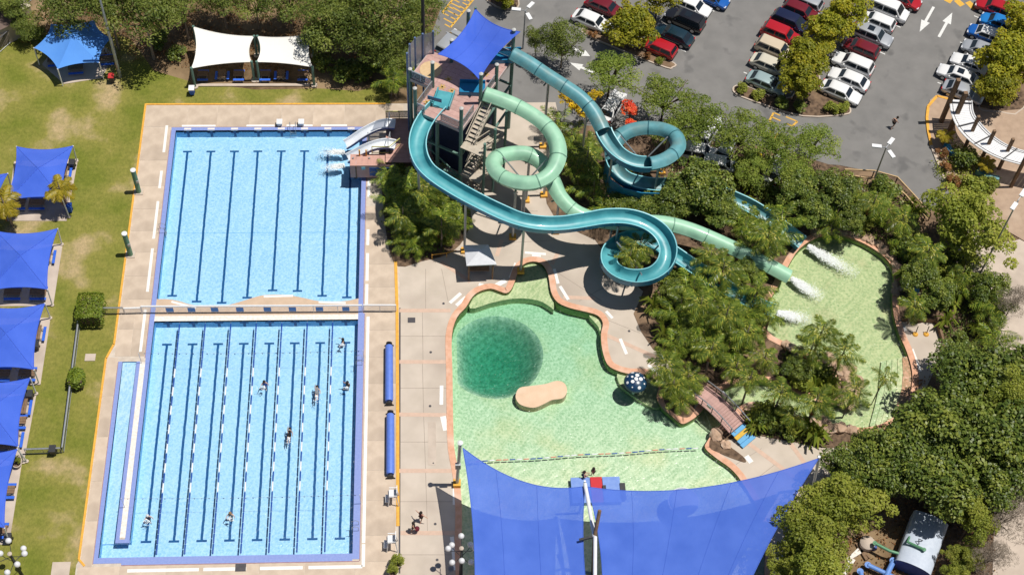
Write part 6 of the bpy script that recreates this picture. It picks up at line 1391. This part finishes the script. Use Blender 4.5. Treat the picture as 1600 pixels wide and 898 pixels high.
# starting blocks and shower items on the far edge
for px, lab in ((437, 'white starting block left of the pair on the far pool edge'), (471, 'white starting block right of the pair on the far pool edge')):
    p = G(px, 200); t = thing('starting_block', lab, 'starting block', (p.x, YT+.75, 0), 0, 'starting blocks'); MB().box((0, 0, .25), (.5, .5, .5)).build('pedestal', M_whitem, t); MB().box((0, -.05, .56), (.62, .7, .1)).build('platform', M_whitem, t)
# steel ladders
for x, y, rz, lab, par in ((0, 2.5, 0, 'steel pool ladder at the near right corner of the lower lap pool', 0), (0, 20.0, 0, 'steel pool ladder on the right side of the lower lap pool', 0), (-20, 36, math.pi, 'steel pool ladder on the left side of the upper lap pool', 0), (-7.5, YT, math.pi/2, 'steel pool ladder on the far side of the upper lap pool', 0)):
    t = thing('pool_ladder', lab, 'ladder', (x, y, 0), rz, 'pool ladders')
    for s_ in (-.3, .3): MB().tube([(.5, s_, 0), (.5, s_, .75), (.2, s_, .9), (-.1, s_, .7), (-.1, s_, -.9)], .025, 6).build('handrail', M_greym, t)
    for z in (-.3, -.6): MB().bar((-.1, -.3, z), (-.1, .3, z), .06).build('rung', M_greym, t)
# ------------------------------------------------------------------ lagoon things
M_must = M('navy_mushroom', (.010, .035, .10), (.014, .06, .11), rough=.3, spec=.5, scale=1.2)
def mushroom(px, py, z, r, lab, dots, mat, rim=None):
    c = G(px, py, z); t = thing('mushroom_fountain', lab, 'fountain', (c.x, c.y, 0)); MB().tube([(0, 0, LZ), (0, 0, z)], .16, 10).build('stem', M_whitem, t)
    prof = [(r, -.12), (r*1.02, 0), (r*.93, .25), (r*.72, .46), (r*.42, .62), (r*.08, .68)]
    MB().lathe(prof, 28).build('cap', mat, t, smooth=True, loc=(0, 0, z))
    if rim: MB().tube([(r*1.02*math.cos(a), r*1.02*math.sin(a), z) for a in [k*math.pi/16 for k in range(32)]], .06, 6, closed=True).build('rim', rim, t)
    rd = random.Random(4)
    def hz(q): 
        for (r0, z0), (r1, z1) in zip(prof[1:], prof[2:]):
            if r1 <= q <= r0: return z0+(z1-z0)*(r0-q)/(r0-r1), Vector((z1-z0, r0-r1)).normalized()
        return .68, Vector((0, 1))
    for k in range(dots):
        q = r*(.0 if k == 0 else .40 if k < 6 else .78); a = k*2.5+(.4 if k > 5 else 0)
        if k < 6 and k > 0: a = k*1.257
        if k >= 6: a = (k-6)*.785+.3
        zz, nn = hz(max(q, r*.09)); n3 = Vector((nn.x*math.cos(a), nn.x*math.sin(a), nn.y)); rr = (.20, .20, .12, .18, .1)[k % 5] if k < 6 else (.17, .09, .14, .07)[k % 4]
        d = MB().lathe([(rr, 0), (rr*.95, .012), (rr*.3, .02)], 14).build('white_dot', M_whitem, t); d.location = Vector((q*math.cos(a), q*math.sin(a), z+zz))+n3*.006; d.rotation_euler = n3.to_track_quat('Z', 'Y').to_euler()
mushroom(993, 597, 1.7, 1.12, 'navy mushroom fountain with white dots in the lagoon', 14, M_must)
mushroom(1068, 783, 1.8, 1.35, 'pale mushroom fountain partly under the great right sail', 0, M('pale_mushroom', (.45, .5, .6), (.5, .55, .65)), M_whitem)
# floating platform
fp = thing('floating_platform', 'blue and red padded platform floating under the edge of the great sail', 'platform', tuple(G(932, 756, -.1)))
M_padb = M('pale_blue_vinyl', (.16, .27, .62), (.2, .32, .66), rough=.5); M_padr = M('red_vinyl', (.55, .02, .03), (.5, .02, .03), rough=.5)
A = G(892, 750, .2)-fp.location; u = (G(974, 744, .2)-G(892, 746, .2)); ux = u.normalized(); L_ = u.length; ang = math.atan2(u.y, u.x); vy = Vector((-ux.y, ux.x, 0))
for a, c, mat, z in ((0, .36, M_padb, .26), (.37, .59, M_padr, .30), (.60, .93, M_padb, .26)):
    for k in range(1):
        m_ = A+ux*L_*(a+c)/2-vy*1.0; MB().box((m_.x, m_.y, 0), (L_*(c-a), 2.6, z*2), ang).build('pad', mat, fp)
m_ = A+ux*L_*.97-vy*1.2; MB().box((m_.x, m_.y, .1), (.5, 1.6, .5), ang).build('step_block', M_darkm, fp)
m_ = A+ux*L_*.62-vy*.9; MB().box((m_.x, m_.y, .35), (.3, .5, .25), ang).build('handle_block', M_darkm, fp)
# bridge
br0, br1 = G(1092, 610, 1.0), G(1152, 668, .75); bv = br1-br0; bl_ = Vector((bv.x, bv.y, 0)).length; bang = math.atan2(bv.y, bv.x)
bt = thing('footbridge', 'pink-planked footbridge with grey rails and blue end steps over the creek', 'bridge', (br0.x, br0.y, 0), bang)
nb = 18
arch = lambda t: .78+.42*math.sin(math.pi*t)
for k in range(nb):
    t = (k+.5)/nb; MB().box((0, 0, 0), (bl_/nb*.94, 1.75, .07)).build('plank', M_pink, bt, loc=(bl_*t, 0, arch(t)))
for s_ in (-.95, .95):
    MB().tube([(bl_*k/10, s_, arch(k/10)+.02) for k in range(11)], .10, 6).build('side_beam', M_pink, bt)
    MB().tube([(bl_*k/10, s_*1.05, arch(k/10)+1.05) for k in range(-1, 12)], .055, 6).build('handrail', M_greym, bt); MB().tube([(bl_*k/10, s_*1.05, arch(k/10)+.55) for k in range(11)], .03, 6).build('mid_rail', M_pink, bt)
    for k in range(5): t = k/4; MB().bar((bl_*t, s_*1.05, arch(t)), (bl_*t, s_*1.05, arch(t)+1.05), .07).build('rail_post', M_darkm, bt)
    MB().box((bl_*.42, s_*1.1, arch(.5)+.85), (.5, .12, .4)).build('notice_plate', M_greym, bt)
M_stb = M('sky_blue_step', (.12, .36, .62), (.14, .4, .66), rough=.6); M_sty = M('yellow_step', (.68, .42, .06), (.6, .38, .05), rough=.6)
for k in range(4): MB().box((0, 0, 0), (.42, 1.75, .12)).build('end_step', M_sty if k == 1 else M_stb, bt, loc=(bl_+.25+k*.42, 0, .66-k*.16))
MB().box((-.35, -.2, .55), (.45, .45, .5)).build('bin_box', M_darkm, bt)
# rocks along the banks
RK = []
for s_ in range(5):
    rs = np.random.RandomState(70+s_); bm = bmesh.new(); bmesh.ops.create_icosphere(bm, subdivisions=2, radius=1)
    for v in bm.verts: v.co *= 1+rs.uniform(-.22, .22); v.co.z *= .7
    me = bpy.data.meshes.new('rock'); bm.to_mesh(me); bm.free(); me.materials.append(M_rock); RK.append(me)
rdr = random.Random(12)
def rocks(pts, n, r, where):
    c = curve([(a, b, 0) for a, b in pts], False, 20)
    for k in range(n):
        q = c[int((k+.5)/n*(len(c)-1))]; p = G(q[0]+rdr.uniform(-5, 5), q[1]+rdr.uniform(-4, 4)); s_ = r*rdr.uniform(.6, 1.35)
        o = inst('rock', RK[rdr.randrange(5)], None, (p.x, p.y, s_*.25), (rdr.uniform(-.3, .3), rdr.uniform(-.3, .3), rdr.random()*6), (s_*rdr.uniform(.8, 1.3), s_, s_*rdr.uniform(.6, .9))); tag(o, 'rough sandstone rock '+where, 'rock', 'rocks '+where)
rocks([(1270, 364), (1310, 360), (1345, 370), (1375, 388), (1396, 410), (1402, 440), (1402, 462)], 26, .5, 'along the far bank of the plunge pool'); rocks([(1290, 560), (1312, 575), (1330, 595), (1332, 615), (1312, 632)], 12, .75, 'on the tip of the spit'); rocks([(1160, 645), (1195, 640), (1225, 652), (1260, 662), (1300, 668), (1340, 674)], 18, .6, 'along the near bank of the creek'); rocks([(1118, 676), (1126, 690), (1135, 700)], 4, .5, 'at the foot of the bridge'); rocks([(1222, 538), (1250, 556), (1240, 592)], 6, .6, 'inside the spit bed'); rocks([(1055, 600), (1075, 605), (1050, 615)], 4, .55, 'in the corner bed by the bridge')
# pair of yellow stands on the entry landing, low wall and blue board
for px, py, lab in ((1430, 522, 'small yellow-footed stand on the entry landing, left of two'), (1447, 522, 'small yellow-footed stand on the entry landing, right of two')):
    p = G(px, py); t = thing('landing_stand', lab, 'stand', (p.x, p.y, 0), 0, 'stands on the entry landing'); MB().lathe([(.3, 0), (.24, .12), (.1, .2)], 10).build('foot', M_orange, t); MB().tube([(0, 0, .1), (.1, .3, 1.0)], .05, 6).build('pole', M_darkm, t)
t = thing('landing_wall', 'low timber wall round the entry landing', 'wall', tuple(G(1408, 500)))
for a, c in (((1408, 501), (1462, 503)), ((1462, 503), (1472, 535))):
    MB().bar(G(*a)-t.location+Vector((0, 0, .3)), G(*c)-t.location+Vector((0, 0, .3)), .2, .6).build('wall_length', M_wood, t)
p = G(1427, 446, 1.2); t = thing('blue_board', 'narrow blue board standing in the planting by the plunge pool', 'board', (p.x, p.y, 0), math.radians(-70)); MB().box((0, 0, 1.3), (1.9, .08, 1.1)).build('panel', M_bb, t)
for x in (-.8, .8): MB().bar((x, 0, 0), (x, 0, 1.9), .09).build('post', M_darkm, t)
# ------------------------------------------------------------------ lawn furniture
def table(x, y, rz, label, group, sx=.85):
    t = thing('picnic_table', label, 'picnic table', (x, y, 0), rz, group); t.scale = (sx, .9, 1)
    for k in (-.3, 0, .3): MB().box((0, k, .74), (1.9, .27, .05)).build('top_board', M_wood, t)
    for s_ in (-1, 1):
        MB().box((0, s_*.72, .44), (1.9, .3, .05)).build('bench_seat', M_bin_blue, t)
        MB().bar((s_*.65, -.7, .4), (s_*.65, .7, .4), .07).build('cross_bar', M_greym, t); MB().bar((s_*.65, -.45, 0), (s_*.65, .2, .74), .07).build('leg', M_greym, t); MB().bar((s_*.65, .45, 0), (s_*.65, -.2, .74), .07).build('leg', M_greym, t)
def wbin(x, y, label, body, lid, group=None, rz=0):
    t = thing('wheelie_bin', label, 'bin', (x, y, 0), rz, group); b = MB(); v = [(-.22, -.24, .08), (.22, -.24, .08), (.22, .24, .08), (-.22, .24, .08), (-.29, -.33, .95), (.29, -.33, .95), (.29, .33, .95), (-.29, .33, .95)]
    b.add(v, [(3, 2, 1, 0), (4, 5, 6, 7), (0, 1, 5, 4), (1, 2, 6, 5), (2, 3, 7, 6), (3, 0, 4, 7)]).build('bin_body', body, t); MB().box((0, -.02, 1.0), (.62, .74, .1)).build('lid', lid, t)
    for s_ in (-.22, .22): MB().tube([(s_-.04, .26, .1), (s_+.04, .26, .1)], .1, 10).build('wheel', M_black, t)
    MB().bar((-.22, .38, .93), (.22, .38, .93), .05).build('handle', M_black, t)
p = G(301, 147); wbin(p.x, p.y, 'blue wheelie bin with pale lid at the corner of the white canopy', M_bin_blue, M_whitem)
p = G(176, 128); wbin(p.x, p.y, 'red-lidded dark bin beside the six-sided canopy', M_darkm, M('red_lid', (.5, .03, .03), (.45, .03, .03)))
for px, py, lab in ((115, 262, 'black bin beside the farthest pyramid canopy'), (58, 545, 'black bin on the slab level with the square bush canopy'), (49, 622, 'black bin on the slab level with the round bush canopy'), (16, 845, 'black bin under the nearest pyramid canopy'), (110, 330, 'blue bin at the lawn palm'), (85, 708, 'black bin at the short lawn fence')):
    p = G(px, py); wbin(p.x, p.y, lab, M_darkm if 'black' in lab else M_bin_blue, M_darkm if 'black' in lab else M_bin_blue, 'bins on the lawn')
for k, (pad, tabs, nm) in enumerate((([(22, 252), (122, 248), (104, 345), (10, 345)], ((102, 272), (60, 322), (30, 322)), 'farthest'), ([(-12, 384), (98, 381), (83, 478), (-25, 478)], ((76, 405), (62, 462), (22, 462)), 'second farthest'), ([(-40, 498), (79, 496), (63, 601), (-60, 600)], ((60, 525), (45, 588), (5, 588)), 'middle'), ([(-70, 616), (57, 615), (37, 723), (-90, 723)], ((38, 640), (30, 662), (5, 700)), 'second nearest'), ([(-100, 720), (34, 724), (14, 850), (-120, 850)], ((25, 690), (12, 770), (0, 832)), 'nearest'))):
    sheet('canopy_slab', GP(pad), .0, M_path, holes=[], depth=.08)
    for q, (px, py) in enumerate(tabs):
        p = G(px, py); table(p.x, p.y, math.pi/2 if q == 0 else 0, 'blue-seated picnic table %s the %s pyramid canopy' % (('at the open edge of', 'under the near edge of', 'deep in the shade of')[q], nm), 'picnic tables under the pyramid canopies')
for px, py, lab in ((120, 112, 'blue-seated picnic table under the front of the six-sided canopy'), (168, 98, 'blue-seated picnic table at the right edge of the six-sided canopy'), (88, 100, 'blue-seated picnic table under the left of the six-sided canopy')):
    p = G(px, py); table(p.x, p.y, .1, lab, 'picnic tables under the six-sided canopy')
for px, lab in ((318, 'first from the left'), (348, 'second from the left'), (374, 'third from the left'), (415, 'third from the right'), (440, 'second from the right'), (474, 'first from the right')):
    p = G(px, 122); table(p.x, p.y, 0 if px % 4 else math.pi/2, 'blue-seated picnic table under the white canopies, %s' % lab, 'picnic tables under the white canopies', .62)
# ------------------------------------------------------------------ lamps
def globe_lamp(px, py, h, label, n, spread):
    p = G(px, py); t = thing('globe_lamp', label, 'street lamp', (p.x, p.y, 0), 0, 'globe lamps'); MB().tube([(0, 0, 0), (0, 0, h)], [.17, .12], 10).build('pole', M_darkm, t); MB().lathe([(.2, 0), (.2, .1), (.05, .2)], 10).build('cap', M_path, t, loc=(0, 0, h))
    gm = M('opal_globe', (.72, .72, .74), (.66, .66, .68), rough=.2, spec=.5)
    for k in range(n):
        a = k*math.pi*2/n; z = h-.25-(k % 2)*1.1; x, y = spread*math.cos(a), spread*math.sin(a)
        MB().tube([(0, 0, z-.3), (x*.7, y*.7, z-.3), (x, y, z)], .03, 6).build('arm', M_darkm, t)
        MB().lathe([(.27*math.sin(math.pi*q/10)+.001, -.27*math.cos(math.pi*q/10)) for q in range(11)], 16, (x, y, z+.3)).build('globe', gm, t, smooth=True)
globe_lamp(37, 903, 5.2, 'black pole with a cluster of white globes at the lawn corner', 7, 1.25); globe_lamp(720, 900, 6.0, 'dark pole with a cluster of white globes beside the great sail', 8, 1.15)
def park_lamp(px, py, h, label, heads, pm=M_greym):
    p = G(px, py); t = thing('car_park_lamp', label, 'street lamp', (p.x, p.y, 0), 0, 'lamp posts'); MB().tube([(0, 0, 0), (0, 0, h)], [.11, .07], 8).build('pole', pm, t)
    for k in range(heads):
        a = .9+k*math.pi*2/max(heads, 1); c, s_ = math.cos(a), math.sin(a); MB().bar((0, 0, h), (c*.5, s_*.5, h+.05), .06).build('arm', pm, t)
        MB().box((c*1.0, s_*1.0, h+.08), (1.0, .42, .14), a).build('lamp_head', M_whitem, t)
park_lamp(817, 76, 6.0, 'slim lamp with three white heads behind the slide tower', 3); park_lamp(1362, 290, 6.4, 'slim lamp with three white heads at the tan fence', 3); park_lamp(1529, 432, 13, 'tall leaning-looking lamp with two white heads by the plaza', 2); park_lamp(188, 121, 13, 'tall grey light pole on the lawn by the six-sided canopy', 0); park_lamp(662, 108, 12, 'thick black light mast behind the curved windscreen', 0, M_darkm)
bpy.data.objects['car_park_lamp.004'].children[0].scale = (2.4, 2.4, 1); bpy.data.objects['car_park_lamp.003'].children[0].scale = (1.7, 1.7, 1)
# ------------------------------------------------------------------ plaza with pergola
kerb('plaza_kerb', [G2(1490, 158), G2(1464, 151), G2(1450, 167)], .3, .14, M_orange, plaza); kerb('plaza_kerb', [G2(1450, 167), G2(1448, 185), G2(1450, 205), G2(1455, 228)], .3, .14, M_orange, plaza); kerb('plaza_kerb', [G2(1455, 228), G2(1468, 262), G2(1488, 304)], .3, .14, M_path, plaza)
pg = thing('curved_pergola', 'curved white slatted pergola roof on tall timber posts at the entrance', 'pergola', tuple(G(1520, 240)))
PHZ = 3.2; inner = curve([(*p, 0) for p in GP([(1484, 155), (1487, 180), (1500, 205), (1522, 226), (1552, 244), (1585, 255), (1640, 268)], PHZ)], False, 8); outer = curve([(*p, 0) for p in GP([(1518, 158), (1521, 178), (1533, 195), (1550, 212), (1575, 228), (1605, 238), (1650, 246)], PHZ)], False, 8)
o0 = pg.location; V3 = lambda p, z: Vector((p[0], p[1], z))-o0
for a, c in zip(range(len(inner)-1), range(1, len(inner))):
    A0, A1, B0, B1 = V3(inner[a], PHZ), V3(inner[c], PHZ), V3(outer[a], PHZ), V3(outer[c], PHZ); e = .04
    q = [A0.lerp(A1, e), A0.lerp(A1, 1-e), B0.lerp(B1, 1-e), B0.lerp(B1, e)]
    MB().add(q+[v-Vector((0, 0, .06)) for v in q], [(0, 1, 2, 3), (7, 6, 5, 4), (0, 4, 5, 1), (1, 5, 6, 2), (2, 6, 7, 3), (3, 7, 4, 0)]).build('roof_panel', M_whitem, pg)
for E_, nm in ((inner, 'edge_beam'), (outer, 'edge_beam')):
    MB().tube([V3(p, PHZ+.07) for p in E_], .07, 6).build(nm, M_whitem, pg); MB().tube([V3(p, PHZ+.02).lerp(V3(q, PHZ+.02), .12) for p, q in zip(E_, outer if E_ is inner else inner)], .03, 6).build('batten', M_darkm, pg)
for base, top in (((1470, 191), 7.0), ((1483, 206), 6.5), ((1506, 234), 5.6), ((1531, 254), 5.4), ((1560, 265), 5.2), ((1579, 293), 5.6)):
    p = G(*base)-o0; MB().bar(p, p+Vector((0, 0, top)), .42 if base[0] < 1500 else .3).build('post', M_wood, pg)
for k in (2, 14, 24, 36): MB().bar(V3(inner[k], PHZ+.15), V3(outer[k], PHZ+.15), .1).build('cross_beam', M_darkm, pg)
for px_, lab in (([(1478, 226), (1485, 238), (1496, 244)], 'short curved teal seat wall left of the plaza bush'), ([(1526, 267), (1540, 276), (1560, 281)], 'curved teal seat wall right of the plaza bush')):
    P = curve([tuple(G(*q, .45)) for q in px_], False, 5); t = thing('seat_wall', lab, 'seat wall', P[0][:2]+(0,), 0, 'curved teal seat walls')
    for a, c in zip(P, P[1:]): MB().bar(Vector(a)-t.location, Vector(c)-t.location, .55, .7).build('wall_block', M_teal_out if 'left' in lab else M_tealt, t)
for px, py, z, r, kd, lab in ((1512, 248, 1.2, 1.5, 'shrub', 'dark leafy bush between the teal seat walls'), (1478, 262, .6, .8, 'rust', 'rusty shrub on the plaza bed edge'), (1474, 240, .6, .8, 'rust', 'rusty shrub nearest the ochre kerb'), (1490, 285, .7, 1.0, 'rust', 'rusty shrub below the plaza bush'), (1520, 292, .9, 1.4, 'gshrub', 'lime shrub under the plaza bush'), (1545, 290, .8, 1.2, 'gshrub', 'yellowish shrub at the right teal seat wall'), (1520, 318, .8, 1.2, 'gshrub', 'lime shrub beside the big lime-green tree')): tree(kd, px, py, z, r, lab, 'shrub', 'shrub')
for px, py, lab in ((1477, 212, 'spiky yellow-green yucca by the pergola posts'), (1542, 258, 'spiky yucca by the right teal seat wall')):
    palm(px, py, 1.5, lab, .55, 16, FRY)
# ------------------------------------------------------------------ plant yard
tk0 = G(1425, 884, 0); ty = thing('storage_tank', 'large round-topped blue and white tank in the plant yard', 'tank', tuple(tk0), math.radians(62))
n = 14; prof = [(-1.65, 0), (-1.65, 1.4)]+[(-1.65*math.cos(math.pi*k/n), 1.4+.6*math.sin(math.pi*k/n)) for k in range(1, n)]+[(1.65, 1.4), (1.65, 0)]
vs = [(x, -y, z) for x in (-.9, 4.6) for y, z in prof]; m = len(prof)
M_tankw = M('pale_blue_sheet', (.52, .58, .68), (.46, .52, .62), rough=.4)
MB().add(vs, [(k, m+k, m+k+1, k+1) for k in range(m-1)]).build('tank_shell', M_tankw, ty, smooth=30)
M_tankb = M('navy_tank_end', (.03, .07, .26), (.04, .09, .3), rough=.5); MB().add([vs[k] for k in range(m)], [tuple(range(m))[::-1]]).build('tank_end', M_tankb, ty); MB().add([vs[m+k] for k in range(m)], [tuple(range(m))]).build('tank_end', M_tankb, ty)
MB().tube([(1.2, .3, 2.12), (1.5, .5, 2.5), (1.7, .1, 2.12)], .05, 6).build('lifting_loop', M_darkm, ty)
M_pipeb = M('pale_blue_pipe', (.12, .26, .62), (.16, .3, .66), rough=.4); M_pipeg = M('green_pipe', (.10, .26, .14), (.12, .3, .17), rough=.4)
for pts, r, mat, lab in (([(1356, 882, .7), (1388, 897, .7), (1420, 912, .7)], .22, M_pipeb, 'pale blue pipe running along the plant yard'), ([(1396, 876, .8), (1388, 892, .8), (1384, 903, .8)], .26, M_pipeb, 'short thick blue pipe joining the long one'), ([(1344, 892, .7), (1350, 910, .7)], .22, M_pipeb, 'blue pipe at the left of the plant yard'), ([(1367, 848, 1.4), (1390, 860, 1.4), (1410, 866, 1.4), (1414, 858, 1.4)], .15, M_pipeg, 'green pipe leading to the tank'), ([(1422, 836, 1.5), (1418, 846, 2.2), (1444, 858, 2.3)], .13, M_pipeg, 'green pipe lying over the tank')):
    P = [G(*p) for p in pts]; t = thing('pipe', lab, 'pipe', (P[0].x, P[0].y, 0)); MB().tube([p-t.location for p in P], r, 10).build('pipe_run', mat, t, smooth=40)
    for p in (P[0], P[-1]): q = p-t.location; MB().lathe([(r*1.4, -.06), (r*1.4, .06)], 12).build('flange', mat, t, loc=tuple(q)); MB().bar((q.x, q.y, 0), (q.x, q.y, q.z), .1).build('stand', M_greym, t)
p = G(1353, 852); t = thing('pump', 'grey round pump with dark hose in the plant yard', 'pump', (p.x, p.y, 0)); MB().lathe([(.6, 0), (.7, .2), (.7, .7), (.45, .95), (.1, 1.0)], 16).build('casing', M_path, t, smooth=40); MB().box((.5, -.3, .4), (.6, .5, .5)).build('motor', M_tankb, t)
sheet('plant_yard_slab', GP([(1325, 840), (1400, 820), (1440, 830), (1420, 960), (1320, 960)]), -.02, M_soil)
for px, py, rz, lab in ((1335, 868, .5, 'pale timber offcut left of the pump'), (1326, 886, .9, 'pale timber offcut near the bottom edge'), (1346, 862, -1.2, 'rusty steel offcut below the pump')):
    p = G(px, py); t = MB().box((0, 0, .12), (1.8, .3, .24), 0).box((.3, .25, .1), (1.1, .18, .2), .2).build('offcut', M_whitepaint if 'pale' in lab else M_wood, None); t.location = (p.x, p.y, 0); t.rotation_euler = (0, 0, rz); tag(t, lab, 'timber', 'offcuts in the plant yard')
# ------------------------------------------------------------------ corner building and chain fence at the far left
fence('boundary_fence', 'tall dark chain fence along the back corner of the lawn', G2(-40, 118), G2(36, 50), 1.8, top=M_darkm, post=M_darkm, panel=glass_mat('dark_chain_mesh', (.05, .06, .05), .4)); fence('boundary_fence', 'dark paling fence by the corner roof', G2(-40, 78), G2(62, -10), 1.6, top=M_darkm, post=M_darkm, panel=M_wood)
for px, py, sx, sy, h, lab in ((-8, 28, 6, 4, 2.6, 'low roof of the neighbouring house in the top left corner'), (28, 10, 2.4, 1.6, 1.2, 'small cream shed roof beside the corner house')):
    p = G(px, py, h); t = thing('corner_house' if h > 2 else 'garden_shed', lab, 'house' if h > 2 else 'shed', (p.x, p.y, 0), .65); MB().box((0, 0, h/2), (sx*.92, sy*.92, h)).build('wall', M_path, t); MB().add([(-sx/2, -sy/2, h), (sx/2, -sy/2, h), (sx/2, sy/2, h), (-sx/2, sy/2, h), (-sx*.3, 0, h+.7), (sx*.3, 0, h+.7)], [(0, 1, 5, 4), (2, 3, 4, 5), (1, 2, 5), (3, 0, 4), (3, 2, 1, 0)]).build('roof', M('brown_roof' if h > 2 else 'cream_roof', (.16, .11, .09) if h > 2 else (.62, .55, .42)), t)
for px, py, s_, lab in ((560, 432, .0, ''),):
    pass
# manhole cover, stepping pad and paint patches
for px, py, a, b_, par in ((141, 558, 1.0, .8, None), (95, 888, 1.6, 1.3, None)):
    o = MB().box((0, 0, 0), (a, b_, .06)).build('manhole_pad', M_path, None); o.location = (*G2(px, py), -.01); tag(o, 'square concrete manhole pad in the lawn' if px == 141 else 'concrete pad at the near lawn corner', 'pad')

# expansion joints in the lagoon deck
M_jt = M('dark_deck_joint', (.36, .30, .25), (.30, .25, .21), rough=.9)
for a, c in (((665, 420), (665, 485)), ((690, 420), (700, 470)), ((620, 525), (700, 525)), ((660, 487), (661, 563)), ((620, 606), (700, 606)), ((660, 567), (662, 646)), ((620, 690), (706, 690)), ((662, 650), (665, 733)), ((622, 783), (712, 783)), ((665, 737), (668, 830)), ((625, 866), (708, 866)), ((780, 380), (870, 375)), ((870, 425), (940, 470)), ((905, 470), (960, 440)), ((950, 500), (1000, 520)), ((1190, 700), (1150, 725)), ((1215, 722), (1185, 745)), ((740, 330), (840, 330)), ((760, 280), (840, 300))):
    A = Vector(G2(*a)); B_ = Vector(G2(*c)); v = B_-A
    MB().box(((A.x+B_.x)/2, (A.y+B_.y)/2, -.001), (v.length, .045, .008), math.atan2(v.y, v.x)).build('expansion_joint', M_jt, ldeck)
